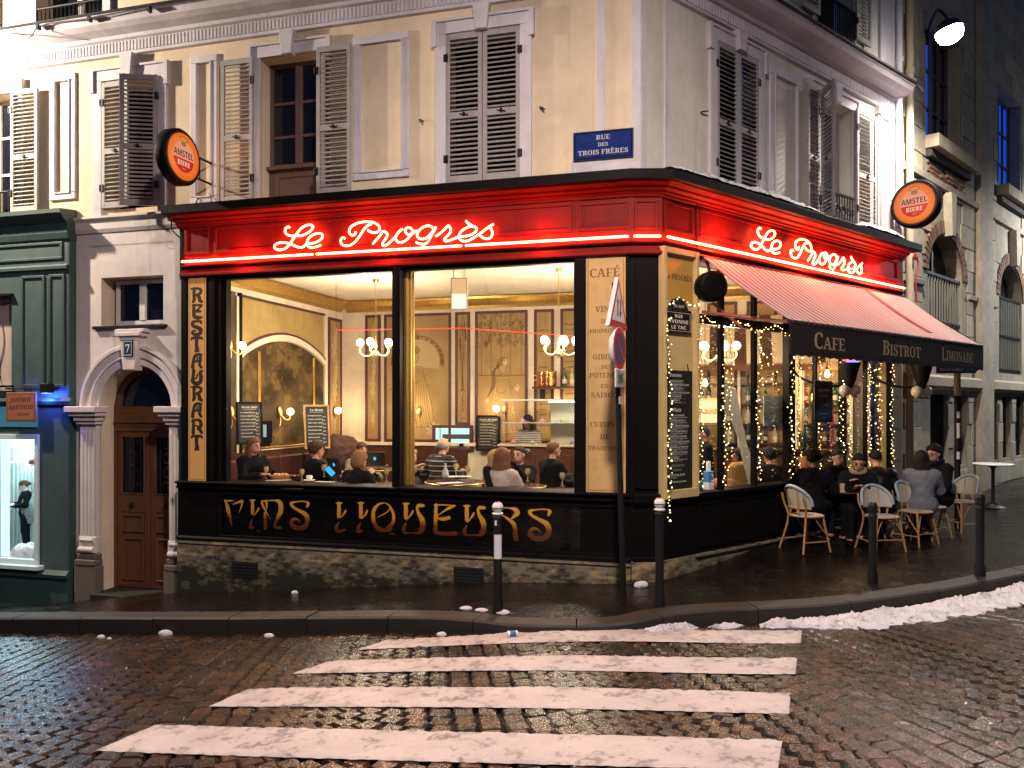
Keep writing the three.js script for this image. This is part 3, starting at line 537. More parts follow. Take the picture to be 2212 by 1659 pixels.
  { const num = canvasTex(96, 128, (x, w, h) => { x.fillStyle = '#1b2d4a'; x.fillRect(0, 0, w, h); x.strokeStyle = '#cfd6dc'; x.lineWidth = 5; x.strokeRect(7, 7, w - 14, h - 14); x.fillStyle = '#e8ecee'; x.font = 'bold 92px serif'; x.textAlign = 'center'; x.fillText('7', w / 2, 98); });
    part(house, 'number_plate', quad(cu - .075, cu + .075, 2.38, 2.6, WA + .187), mat([1, 1, 1], .4, { map: num }), { keepUV: true }); part(house, 'number_plate_back', box(cu - .08, cu + .08, 2.375, 2.605, WA + .165, WA + .184), C.iron); }
  const pil = (u0, u1) => {
    const n = Math.max(3, Math.round((u1 - u0) / .075)), fl = Array.from({ length: n }, (_, i) => box(u0 + .02 + i * (u1 - u0 - .04) / n + .008, u0 + .02 + (i + 1) * (u1 - u0 - .04) / n - .008, -.35, 1.30, WA + .09, WA + .115, .008));
    part(house, 'pilaster', [box(u0, u1, -.55, 1.42, WA, WA + .095, .005), ...fl, box(u0 - .03, u1 + .03, 1.40, 1.45, WA, WA + .14, .012), box(u0 - .05, u1 + .05, 1.45, 1.52, WA, WA + .17, .012), box(u0 - .1, u1 + .09, 1.52, 1.575, WA, WA + .21, .012), box(u0 - .14, u1 + .11, 1.575, 1.665, WA, WA + .25, .014)], C.lowWall);
    part(house, 'pilaster_base', [box(u0 - .02, u1 + .02, -.56, -.48, WA, WA + .14, .02), box(u0 - .035, u1 + .035, -.65, -.56, WA, WA + .17, .02), box(u0 - .05, u1 + .05, -1.6, -.65, WA, WA + .16, .02)], C.base);
    part(house, 'pilaster_foot_scroll', [box(u0 - .01, u1 + .01, -.48, -.22, WA, WA + .125, .03), rod([u0 + .02, -.42, WA + .12], [u1 - .02, -.42, WA + .12], .045, .045, 12), rod([u0 + .04, -.28, WA + .115], [u1 - .04, -.28, WA + .115], .03, .03, 12)], C.lowWall);
  };
  pil(-8.05, -7.755); pil(-6.515, -6.30);
  // the deep porch and the door
  part(house, 'porch_reveal', [box(cu - rr - .05, cu - rr, -1.3, 1.64, WA - .5, WA - .345), box(cu + rr, cu + rr + .05, -1.3, 1.64, WA - .5, WA - .345)], C.lowWall);
  const wd = WA - .27, door = part(house, 'door', [box(cu - .64, cu - .58, -1.05, 1.7, wd - .06, wd + .03), box(cu + .58, cu + .64, -1.05, 1.7, wd - .06, wd + .03), box(cu - .58, cu + .58, 1.36, 1.60, wd - .06, wd + .05, .02), box(cu - .58, cu + .58, 1.42, 1.47, wd + .04, wd + .08, .01), box(cu - .58, cu + .58, 1.30, 1.36, wd - .05, wd + .03)], C.woodDoor);
  { const s = new THREE.Shape(); s.absarc(cu, 1.6, .66, 0, Math.PI, false); const h = new THREE.Path(); h.absarc(cu, 1.66, .50, 0, Math.PI, false); s.holes.push(h); part(house, 'fanlight', new THREE.ExtrudeGeometry(s, { depth: .06, bevelEnabled: false, curveSegments: 28 }).translate(0, 0, wd - .04), C.woodDoor); const s2 = new THREE.Shape(); s2.absarc(cu, 1.64, .55, 0, Math.PI, false); part(house, 'fanlight_pane', new THREE.ShapeGeometry(s2, 24).translate(0, 0, wd - .02), C.paneDark); }
  for (const s of [-1, 1]) {
    const a = s < 0 ? cu - .58 : cu + .012, b = s < 0 ? cu - .012 : cu + .58, lf = part(house, 'door_leaf', [...ring(a, b, -1.02, 1.3, wd - .05, wd + .005, .085, .004), box(a + .08, b - .08, .10, .36, wd - .05, wd + .003), ...ring(a + .075, b - .075, .36, 1.23, wd - .0, wd + .018, .022, .004), ...ring(a + .1, b - .1, -.92, -.28, wd - .03, wd + .02, .03, .006), box(a + .08, b - .08, -.97, .12, wd - .05, wd - .012), ...ring(a + .1, b - .1, -.2, .06, wd - .03, wd + .02, .025, .006)], C.woodDoor);
    part(lf, 'glass', box(a + .09, b - .09, .37, 1.22, wd - .03, wd - .02), C.paneDark);
    part(lf, 'grille', [...Array.from({ length: 3 }, (_, i) => rod([lerp(a + .1, b - .1, (i + .5) / 3), .38, wd - .005], [lerp(a + .1, b - .1, (i + .5) / 3), 1.21, wd - .005], .007, .007, 5)), ...Array.from({ length: 4 }, (_, i) => new THREE.TorusGeometry(.07, .006, 4, 14).translate((a + b) / 2, .48 + i * .21, wd - .005))], C.iron);
    part(lf, 'door_knob', lathe([[0, .05], [.035, .045], [.04, .03], [.02, .015], [.02, 0]], 0, 0, 0, 14).rotateX(Math.PI / 2).translate((a + b) / 2, .2, wd + .003), C.iron);
  }
  part(house, 'threshold', box(cu - .62, cu + .62, -1.5, -1.03, WA - .4, WA + .22, .015), C.kerb);
  
  // downpipes at the right end
  partB('downpipe', [rod([6.70, 4.0, WB + .09], [6.70, 11, WB + .09], .055, .055, 14), ...[5.35, 7.7, 9.6].map((v) => lathe([[.055, -.04], [.075, -.03], [.075, .03], [.055, .04]], 6.70, v, WB + .09, 14)), box(6.62, 6.78, 5.33, 5.38, WB, WB + .16)], C.trim);
  part(house, 'parapet', box(-16, .05, 11, 11.25, WA - .4, WA + .1), C.trim); partB('parapet', box(0, 7, 11, 11.25, WB - .4, WB + .1), C.trim);
}
// ------------------------------------------------------------------ lettering helpers: a brush of changing width, and panels
function brush(x, pts) {   // pts [x, y, width]
  const c = new THREE.CatmullRomCurve3(pts.map((p) => V3(p[0], p[1], 0)), false, 'centripetal'), n = pts.length * 24;
  for (let i = 0; i <= n; i++) { const t = i / n, q = c.getPoint(t), f = t * (pts.length - 1), k = Math.min(pts.length - 2, f | 0), w = lerp(pts[k][2], pts[k + 1][2], f - k); x.beginPath(); x.arc(q.x, q.y, Math.max(.4, w / 2), 0, 7); x.fill(); }
}
const shift = (l, dx, dy, sx = 1, sy = 1) => l.map(([x, y, w]) => [x * sx + dx, y * sy + dy, w * (sx + sy) / 2]);
const GL = {   // art nouveau capitals in a box 100 wide, 140 high
  R: [[[8, 8, 10], [30, 6, 12], [62, 8, 14], [84, 22, 16], [82, 46, 18], [58, 66, 14], [44, 68, 10]], [[30, 8, 20], [28, 60, 18], [30, 110, 22], [20, 134, 14]], [[48, 66, 12], [70, 90, 20], [74, 118, 22], [90, 134, 16]]],
  E: [[[28, 10, 20], [26, 70, 18], [30, 112, 22], [60, 130, 22], [92, 124, 10]], [[14, 8, 8], [50, 8, 12], [88, 14, 16]], [[84, 20, 10], [56, 56, 14], [34, 66, 12]], [[40, 68, 14], [80, 70, 12]]],
  S: [[[86, 30, 10], [84, 12, 14], [50, 6, 12], [18, 18, 20], [20, 46, 18], [56, 66, 22], [82, 88, 24], [74, 122, 22], [40, 132, 18], [16, 116, 18], [26, 96, 12], [44, 100, 8]]],
  T: [[[6, 26, 6], [14, 10, 14], [50, 8, 18], [88, 10, 14], [96, 26, 6]], [[50, 10, 22], [48, 70, 20], [52, 118, 24], [40, 134, 14]], [[52, 126, 16], [66, 134, 10]]],
  A: [[[88, 12, 12], [60, 8, 16], [36, 24, 18], [24, 70, 18], [18, 130, 22]], [[78, 14, 18], [78, 70, 18], [72, 104, 18], [86, 132, 16]], [[26, 84, 8], [60, 74, 12], [76, 78, 8]], [[50, 26, 8], [58, 50, 10], [44, 66, 6]]],
  U: [[[26, 8, 22], [22, 60, 20], [20, 110, 24], [46, 130, 22], [76, 118, 22], [84, 60, 24], [78, 24, 18], [92, 10, 14]], [[56, 44, 12], [48, 76, 10], [30, 90, 6]]],
  N: [[[24, 10, 18], [24, 70, 18], [22, 130, 22]], [[10, 20, 10], [40, 8, 14], [74, 14, 18], [84, 50, 22], [74, 96, 20], [90, 128, 18]], [[34, 60, 8], [58, 70, 10], [54, 100, 8]]],
};
const labelPanel = (w, h, bg, draw) => canvasTex(w, h, (x) => { if (bg) { x.fillStyle = bg; x.fillRect(0, 0, w, h); } draw(x, w, h); });

// ------------------------------------------------------------------ the café front
const front = FA.thing('cafe_shopfront', 'black and red wooden café front with big windows, wrapped round the corner', 'shopfront');
{
  const kAC = -.134, kCA = .134, kCB = -.364 * 1, inv = () => { front.updateMatrixWorld(true); return front.matrixWorld.clone().invert(); };
  const conv = (F) => { const m = inv().multiply(new THREE.Matrix4().makeRotationY(F.turn).setPosition(F.x, 0, -F.Z)); return (geos) => (Array.isArray(geos) ? geos.flat(3) : [geos]).map((g) => boxUV(clean(g)).applyMatrix4(m)); };
  const cC = conv(FC), cB = conv(FB), K = { keepUV: true };
  const keep = (F, g) => g.applyMatrix4(inv().multiply(new THREE.Matrix4().makeRotationY(F.turn).setPosition(F.x, 0, -F.Z)));
  const CW = .362, UE = 6.28;   // width of the cut corner; right end on street B
  // run one profile round the corner: street A, cut corner, street B
  const wrap = (name, prof, m, uA = -6.13, uB = UE) => {
    part(front, name, mould(prof, uA, 0, 0, .134), m);
    part(front, name, cC(mould(prof, 0, CW, -.134, .364)), m, K);
    part(front, name, cB(mould(prof, 0, uB, -.364, 0)), m, K);
  };
  wrap('fascia_board', [[-.30, 3.52], [0, 3.52], [0, 4.13], [-.30, 4.13]], C.redboard);
  wrap('bed_moulding', [[0, 4.10], [.03, 4.115], [.035, 4.14], [.06, 4.15], [.065, 4.17], [.11, 4.19], [.12, 4.215], [.18, 4.235], [.19, 4.245], [-.29, 4.245], [-.29, 4.10]], C.redboard, -6.2);
  wrap('cornice', [[-.3, 4.248], [.22, 4.248], [.25, 4.26], [.25, 4.36], [.235, 4.372], [-.3, 4.42]], C.black, -6.28, 6.44);
  wrap('neon_ledge', [[0, 3.555], [.035, 3.56], [.05, 3.575], [.05, 3.59], [.0, 3.60]], C.redboard);
  wrap('head_moulding', [[-.14, 3.43], [.03, 3.43], [.045, 3.445], [.045, 3.47], [.02, 3.485], [.02, 3.518], [-.14, 3.518]], C.redboard, -6.147, .0);
  part(front, 'head_moulding', cB(mould([[-.14, 3.43], [.03, 3.43], [.045, 3.445], [.045, 3.47], [.02, 3.485], [.02, 3.518], [-.14, 3.518]], .64, UE)), C.redboard, K);
  part(front, 'panel_moulding', [...ring(-5.625, -.70, 3.74, 4.10, 0, .022, .045, .006)], C.redboard);
  part(front, 'panel_moulding', [...ring(-6.09, -5.70, 3.74, 4.10, 0, .018, .04, .006), ...ring(-.62, -.04, 3.74, 4.08, 0, .018, .04, .006)], C.redboard);
  part(front, 'panel_moulding', cC(ring(.04, .32, 3.72, 4.08, 0, .018, .035, .006)), C.redboard, K);
  part(front, 'panel_moulding', cB([...ring(.04, .60, 3.72, 4.08, 0, .018, .04, .006), ...ring(.70, 6.1, 3.74, 4.10, 0, .022, .045, .006), box(.635, .67, 3.6, 4.13, 0, .03, .005)]), C.redboard, K);
  part(front, 'cornice_return', [box(-6.3, -6.12, 4.2, 4.3, -.3, .1, .01), box(-6.165, -6.125, 3.4, 4.2, -.32, .01)], C.black);
  // street A: posts, glass, sills, panel, lettering
  part(front, 'pier', [box(-6.147, -5.56, .545, 3.518, -.28, -.02), ...ring(-6.147, -5.62, .56, 3.515, -.02, .012, .09, .006)], C.black);
  const rest = labelPanel(128, 1340, '#dca75c', (x, w, h) => {
    const g = x.createLinearGradient(0, 0, 0, h); x.strokeStyle = '#8a6028'; x.lineWidth = 3; x.strokeRect(10, 10, w - 20, h - 20);
    x.fillStyle = '#2a1110'; 'RESTAURANT'.split('').forEach((ch, i) => { for (const s of GL[ch]) brush(x, shift(s, 16, 92 + i * 106, .90, .68).map(([a, b, c]) => [a, b, c * 1.5])); });
  });
  part(front, 'restaurant_panel', keep(FA, quad(-6.035, -5.752, .645, 3.476, 0)), mat([.86, .86, .86], .6, { map: rest, bump: scaled(T.plasterBump, .7), bs: .001 }), K).position.z = .004;
  for (const q of [[box(-5.56, -5.54, .64, 3.43, -.12, .0), box(-5.56, -5.48, .64, 3.43, -.14, -.06)], [box(-3.011, -2.903, .64, 3.43, -.12, .02, .006), box(-2.98, -2.935, .66, 3.42, .018, .035, .006)], [box(-.67, -.548, .64, 3.43, -.12, .02, .006)]]) part(front, 'window_post', q, C.black);
  part(front, 'window_head', [box(-5.54, -.67, 3.38, 3.43, -.13, -.02, .004)], C.black);
  for (const [a, b] of [[-5.48, -3.011], [-2.903, -.67]]) part(front, 'pane', box(a, b, .62, 3.40, -.075, -.067), C.pane);
  part(front, 'sill', mould([[-.16, .545], [.05, .545], [.065, .555], [.065, .572], [.045, .58], [.045, .61], [.085, .618], [.09, .635], [.07, .646], [-.16, .66]], -6.19, 0, 0, .134), C.black);
  part(front, 'base_panel', [box(-6.19, 0, -.15, .545, -.24, 0), ...ring(-5.55, -.10, -.12, .52, 0, .02, .05, .006), box(-6.19, -5.58, -.15, .545, 0, .018), mould([[0, -.15], [.05, -.15], [.05, -.125], [.02, -.105], [0, -.10]], -6.2, 0, 0, .134)].flat(), C.black);
  const wine = canvasTex(2048, 256, (x, w, h) => {
    const U0 = -5.5, U1 = -.6, V0 = -.08, V1 = .5, P = (ox) => (p) => { const [u, v] = FA.pix((ox + p[0] / 5.144) * .8848, (1200 + p[1] / 5.144) * .8848, .004); return [(u - U0) / (U1 - U0) * w, (V1 - v) / (V1 - V0) * h, p[2] * 1.22 / 5.144 * .8848 / 1700 * (10.66 + (9.36 - 10.66) * (u + 5.54) / 4.88) * w / (U1 - U0)]; };
    x.clearRect(0, 0, w, h); x.fillStyle = '#060505'; x.fillRect(0, 0, w, h);
    const g = x.createLinearGradient(0, 20, 0, 236); g.addColorStop(0, '#e5ae46'); g.addColorStop(.44, '#d8982f'); g.addColorStop(.60, '#6a3a1c'); g.addColorStop(1, '#4d2616'); x.fillStyle = g;
    const S = [[1130, 190, 24], [1145, 150, 34], [1120, 130, 14], [1000, 128, 12], [930, 150, 36], [950, 190, 30], [1030, 240, 34], [1110, 290, 52], [1135, 350, 48], [1110, 430, 52], [1040, 460, 50], [960, 440, 50], [930, 390, 44], [960, 350, 36], [1010, 350, 22], [1040, 380, 14]];
    const Uu = [[[220, 150, 8], [262, 155, 34], [305, 150, 8]], [[262, 160, 42], [262, 250, 44], [262, 330, 42]], [[350, 245, 20], [335, 275, 24], [270, 360, 8]], [[260, 400, 14], [235, 460, 40], [240, 510, 26], [330, 520, 10], [430, 520, 30]], [[480, 175, 34], [430, 175, 40], [405, 190, 26], [415, 260, 34], [460, 340, 56], [475, 420, 56], [455, 490, 60], [430, 515, 30]]];
    const a = [[[95, 115, 18], [150, 115, 20], [215, 112, 6]], [[100, 120, 14], [130, 190, 44], [145, 260, 42], [165, 340, 36], [185, 440, 8]], [[200, 160, 10], [250, 140, 22], [320, 118, 26]], [[318, 125, 20], [300, 200, 16], [272, 270, 4]],
      [[410, 108, 8], [440, 112, 30], [480, 108, 8]], [[445, 120, 36], [445, 200, 38], [442, 275, 36]], [[525, 210, 20], [500, 250, 18], [460, 305, 8]], [[435, 350, 14], [420, 420, 36], [425, 450, 40], [455, 450, 20]],
      [[620, 115, 24], [622, 180, 24], [615, 250, 6]], [[560, 130, 24], [580, 190, 28], [625, 270, 14], [680, 380, 3]], [[598, 270, 26], [605, 360, 38], [605, 460, 42]], [[570, 122, 20], [640, 115, 14], [720, 112, 16], [780, 130, 46], [800, 180, 58], [795, 260, 52], [760, 330, 40], [735, 390, 30], [725, 440, 28], [760, 455, 34], [800, 455, 26]], S,
      [[1495, 142, 8], [1530, 150, 30], [1570, 142, 8]], [[1530, 150, 40], [1530, 240, 42], [1528, 315, 40]], [[1615, 240, 20], [1600, 270, 24], [1550, 330, 8]], [[1535, 380, 10], [1500, 440, 40], [1500, 490, 34], [1560, 495, 34], [1615, 475, 14]],
      [[1765, 142, 8], [1805, 150, 34], [1845, 142, 8]], [[1805, 150, 42], [1805, 240, 44], [1805, 320, 42]], [[1885, 240, 20], [1870, 275, 24], [1820, 345, 8]], [[1800, 400, 16], [1770, 460, 40], [1775, 500, 40], [1815, 490, 20]],
      [[2100, 140, 8], [2030, 160, 24], [1970, 230, 40], [1960, 320, 42], [1975, 400, 44], [2030, 470, 50], [2120, 485, 40], [2170, 470, 50]], [[2170, 190, 8], [2160, 230, 10], [2100, 280, 14], [2010, 325, 6]]];
    for (const s of a) brush(x, s.map(P(530)));
    const b = [[[-9, 140, 6], [40, 165, 14], [90, 240, 30], [108, 320, 34], [95, 400, 40], [40, 460, 50]], [[60, 530, 14], [120, 535, 14]], ...Uu, [[640, 165, 30], [638, 250, 40], [635, 360, 40], [635, 450, 42], [640, 510, 50], [740, 530, 40], [880, 525, 50]], [[620, 170, 16], [760, 168, 14], [880, 178, 14]], [[870, 185, 14], [800, 210, 34], [720, 260, 12], [665, 300, 10], [660, 330, 16], [720, 345, 40], [800, 330, 40]], ...Uu.map((s) => shift(s, 765, 28)),
      [[1385, 215, 20], [1385, 350, 34], [1385, 560, 44]], [[1385, 210, 12], [1450, 205, 10], [1560, 208, 14], [1640, 230, 50], [1660, 270, 56], [1610, 320, 30], [1590, 340, 14]], [[1460, 290, 8], [1540, 340, 30], [1610, 400, 46], [1635, 470, 44], [1635, 540, 50], [1645, 595, 56]], S.map(([x0, y0, w0]) => [1795 + (x0 - 910) * 1.17, 218 + (y0 - 120) * 1.115, w0 * 1.12])];
    for (const s of b) brush(x, s.map(P(940)));
  });
  part(front, 'lettered_panel', keep(FA, quad(-5.5, -.6, -.08, .5, .003)), mat([.8, .8, .8], .42, { map: wine, rmap: scaled(T.rough, .9) }), K);
  const cafe = labelPanel(256, 1500, '#dcb373', (x, w, h) => {
    x.strokeStyle = '#a3762f'; x.lineWidth = 5; x.strokeRect(14, 14, w - 28, h - 28); x.textAlign = 'center';
    for (let i = 0; i < 260; i++) { x.fillStyle = `rgba(${rnd() < .5 ? '150,110,60' : '225,190,130'},.06)`; x.beginPath(); x.arc(R(0, w), R(0, h), R(4, 40), 0, 7); x.fill(); }
    x.fillStyle = '#6b4a22';
    for (const [t, y, s] of [['CAFÉ', 150, 74], ['VINS', 370, 50], ['DE', 440, 36], ['PROPRIÉTÉ', 500, 34], ['GIBIER', 665, 44], ['DE', 725, 32], ['POTENCE', 780, 42], ['EN', 845, 36], ['SAISON', 905, 46], ['CUISINE', 1090, 46], ['DE', 1165, 44], ['TRADITION', 1235, 36]]) { x.font = `bold ${s}px serif`; x.fillText(t, w / 2 - 6, y, w - 44); }
    x.globalCompositeOperation = 'destination-out'; x.globalCompositeOperation = 'source-over'; x.strokeStyle = 'rgba(220,179,115,.5)'; x.lineWidth = 2; for (let y = 90; y < 1260; y += 9) { x.beginPath(); x.moveTo(20, y); x.lineTo(w - 20, y); x.stroke(); }
  });
  part(front, 'cafe_panel_board', [box(-.548, 0, .64, 3.518, -.28, -.02), ...ring(-.56, -.02, .62, 3.49, -.02, .01, .03, .005)].flat(), C.black);
  part(front, 'cafe_panel', keep(FA, quad(-.532, -.062, .645, 3.47, 0)), mat([.8, .8, .8], .6, { map: cafe, bump: scaled(T.plasterBump, .7), bs: .001 }), K);
  // cut corner: glossy black pilaster
  part(front, 'corner_pilaster', cC([box(.004, CW - .004, -.6, 3.515, -.3, -.015, .004), box(.05, CW - .05, .7, 3.36, -.015, .02, .01), box(.02, CW - .02, -.6, -.1, -.015, .03, .01), box(.02, CW - .02, .53, .64, -.015, .05, .012)]), C.black, K);
  // street B: menu board, posts, glass, panels
  part(front, 'menu_board', cB([box(.02, .62, -.16, .57, -.28, .0), box(.02, .62, .57, 3.515, -.28, -.02)]), C.black, K);
  const yel = C.yellow;
  part(front, 'menu_frame', cB([box(-.03, .025, .575, 3.53, -.03, .06, .006), box(.585, .635, .575, 3.53, -.03, .06, .006), box(.025, .585, .575, .68, -.03, .07, .006), box(.025, .585, 3.46, 3.53, -.03, .05, .006), box(.025, .585, .68, 3.46, -.03, .0)]), yel, K);
  const menuTop = labelPanel(256, 256, null, (x, w, h) => { x.fillStyle = '#c89a4a'; x.fillRect(0, 0, w, h); x.fillStyle = '#3d2a12'; x.font = 'bold 46px serif'; x.textAlign = 'center'; x.fillText('Le PROGRÈS', w / 2, 130, w - 24); });
  part(front, 'menu_title', keep(FB, quad(.03, .58, 2.92, 3.42, .004)), mat([.8, .8, .8], .6, { map: menuTop }), K);
  const posts = [[1.15, 1.22, .01], [1.89, 1.956, .01], [2.67, 2.83, .05], [3.46, 3.50, .01], [4.22, 4.36, .01], [4.99, 5.03, .01], [5.80, 5.875, .01]];
  for (const [a, b, w] of posts) part(front, 'window_post', cB(box(a, b, a > 2.4 && a < 2.7 ? -.4 : .58, 3.43, -.06, w, .008)), C.black, K);
  part(front, 'transom', cB([box(.64, 5.80, 2.68, 2.80, -.06, .002, .006), box(.64, 5.80, 2.71, 2.735, .002, .02, .004)]), C.black, K);
  part(front, 'base_panel', cB([box(.62, 5.875, -.14, .57, -.22, -.02), ...ring(.7, 2.5, -.08, .50, -.02, .0, .05, .006), ...ring(2.92, 5.8, -.08, .50, -.02, .0, .05, .006), box(.62, 5.875, .57, .61, -.2, .06, .008)].flat()), C.black, K);
  part(front, 'base_stone', [box(-6.19, -.002, -1.6, -.152, -.24, .035), mould([[.0, -.152], [.055, -.17], [.055, -.20], [.03, -.21], [0, -.21]], -6.2, 0, 0, .134)], null);
  front.children.at(-1).material = (() => {   // damp plaster, moss and paint flaking off
    const t = tex(512, (i, j) => { const v = j / 512, m = N(nMid, i * 2, j * 2), b = N(nBig, i, j), f = N(nFine, i, j), k = m * .45 + b * .25 + f * .3, moss = sstep(-.26, .22, (.56 - v) + (k - .5) * 1.5), fl = sstep(.56, .60, N(nMid, j + 60, i) * .65 + f * .2 + b * .15), p = [lerp(.19, .34, fl), lerp(.165, .25, fl), lerp(.115, .13, fl)], n = .75 + .5 * f, q = [lerp(.009, .09, fl * .7), lerp(.010, .066, fl * .7), lerp(.006, .03, fl * .7)]; return [0, 1, 2].map((z) => lerp(p[z], q[z], moss) * n); });
    const c = t.clone(); c.repeat.set(1 / 1.9, 1 / .95); c.offset.set(.3, .96); c.needsUpdate = true; return mat([1, 1, 1], .9, { map: c, bump: scaled(T.plasterBump, .5), bs: .006 });
  })();
  const stoneM = front.children.at(-1).material;
  part(front, 'base_stone', cC(box(.002, CW - .002, -1.2, -.152, -.3, .045)), stoneM, K);
  part(front, 'base_stone', cB([box(.0, 5.875, -1.0, -.142, -.24, .02), box(.6, 5.87, -.17, -.142, -.2, .05, .006)]), stoneM, K);
  for (const [x0, x1, y0, y1] of [[500, 557, 1212, 1252], [980, 1045, 1224, 1263]]) { const [u0, v1] = FA.pix(x0, y0, .035), [u1, v0] = FA.pix(x1, y1, .035); part(front, 'vent', [box(u0, u1, v0, v1, .028, .037), ...Array.from({ length: 5 }, (_, i) => box(u0 + .01, u1 - .01, lerp(v0, v1, (i + .3) / 5), lerp(v0, v1, (i + .6) / 5), .037, .043))], C.dark); }
  // glass of street B
  for (const [a, b] of [[.64, 1.15], [1.22, 1.89], [1.956, 2.67], [2.83, 3.46], [3.5, 4.22], [4.36, 4.99], [5.03, 5.80]]) part(front, 'pane', cB([box(a, b, .60, 2.68, -.045, -.037), box(a, b, 2.80, 3.43, -.045, -.037)]), C.pane, K);
  const list = labelPanel(64, 700, '#cfc0a0', (x, w) => { x.fillStyle = '#5a4a30'; x.font = 'bold 15px serif'; x.textAlign = 'center'; ['CAFÉ', 'VINS', 'THÉ', 'BIÈRE', 'SALADES'].forEach((t, i) => x.fillText(t, w / 2, 90 + i * 110, w - 8)); });
  part(front, 'end_panel_board', cB([box(5.875, UE, -.6, 3.515, -.28, .0)]), yel, K);
  part(front, 'end_panel', keep(FB, quad(5.93, 6.2, -.1, 3.3, .004)), mat([.7, .7, .68], .6, { map: list }), K);
}
// enamel plate and black chalk menu on the board at the corner
{
  const [u0, v1] = FB.pix(1437, 640, .03), [u1] = FB.pix(1494, 700, .03), [, v0] = FB.pix(1465, 720, .03);
  const s = FB.thing('street_name_sign', 'dark green arched plate RUE YVONNE LE TAC above the chalk menu', 'street sign'), w = .03, um = (u0 + u1) / 2;
  const sh = [[u0, v0], [u1, v0], [u1, v1 - .14], [u1 - .05, v1 - .13]]; for (let i = 0; i <= 12; i++) { const a = i / 12 * Math.PI; sh.push([um + (u1 - um - .06) * Math.cos(a), v1 - .15 + .15 * Math.sin(a)]); } sh.push([u0 + .05, v1 - .13], [u0, v1 - .14]);
  part(s, 'plate', prism(sh, w - .02, w, .004), mat([.01, .017, .02], .25));
  const t = labelPanel(320, 256, '#101a1f', (x, W, H) => { x.strokeStyle = x.fillStyle = '#e8e4da'; x.lineWidth = 4; x.strokeRect(10, 14, W - 20, H - 28); x.textAlign = 'center'; x.font = 'bold 56px sans-serif'; x.fillText('RUE', W / 2, 76); x.font = 'bold 62px sans-serif'; x.fillText('YVONNE', W / 2, 148, W - 50); x.fillText('LE TAC', W / 2, 218, W - 70); });
  part(s, 'lettering', quad(u0 + .015, u1 - .015, v0 + .015, v1 - .16, w + .002), mat([.85, .85, .85], .25, { map: t }), { keepUV: true });
  const t2 = labelPanel(160, 48, '#101a1f', (x, W, H) => { x.fillStyle = '#e8e4da'; x.textAlign = 'center'; x.font = 'bold 34px sans-serif'; x.fillText('18e Arrt', W / 2, 36, 140); });
  part(s, 'district', quad(um - .12, um + .12, v1 - .13, v1 - .06, w + .002), mat([.85, .85, .85], .25, { map: t2 }), { keepUV: true });
  settle(s);
  const m = FB.thing('chalk_menu', 'tall black chalk menu board hung on the yellow corner board', 'menu board');
  const [, mv1] = FB.pix(1465, 800, .04), [, mv0] = FB.pix(1465, 1058, .04);
  part(m, 'board', box(u0 - .005, u1 + .01, mv0, mv1, .015, .035, .004), mat([.012, .016, .016], .6));
  const chalk = labelPanel(320, 1024, '#101314', (x, W, H) => {
    x.fillStyle = '#d8d8d2'; x.textAlign = 'left'; const r = mulberry(4);
    const row = (t, y, s, it) => { x.font = `${it ? 'italic ' : ''}bold ${s}px sans-serif`; x.fillText(t, 44, y, W - 80); };
    row('Entrées', 50, 40, 1); ['Soupe du jour', 'Camembert rôti au miel', 'Œufs cocotte', 'Foie gras de canard maison', 'Pâté croûte', 'Escargots'].forEach((t, i) => { row(t.toUpperCase(), 92 + i * 34, 22); row('pain de campagne et salade ......... ' + (7 + i), 106 + i * 34, 11); });
    row('   Plats', 352, 44, 1); ['Salade Progrès', 'Tartare de bœuf', 'Bœuf bourguignon', 'Filet de bar grillé', 'Confit de canard', 'Risotto champignons', 'Poisson du marché', 'Magret de canard', 'Cassoulet'].forEach((t, i) => { row(t.toUpperCase(), 392 + i * 46, 22); row('pommes grenaille, légumes de saison', 406 + i * 46, 12); row('et sauce maison ............ ' + (14 + i), 419 + i * 46, 12); });
    x.fillStyle = '#8d8b80'; row('  Desserts', 832, 38, 1); row('    maison', 868, 32, 1); x.fillStyle = '#d8d8d2'; row('PLATS DU JOUR', 912, 26); row('voir l\'ardoise', 930, 15); row('ASK FOR ENGLISH MENU', 968, 18);
  });
  part(m, 'chalk_lettering', quad(u0, u1, mv0 + .01, mv1 - .01, .037), mat([.85, .85, .85], .7, { map: chalk }), { keepUV: true });
  for (const u of [u0 + .05, u1 - .06]) part(m, 'chain', rod([u, mv1, .03], [u, mv1 + .08, .012], .006), C.iron);
  settle(m);
}
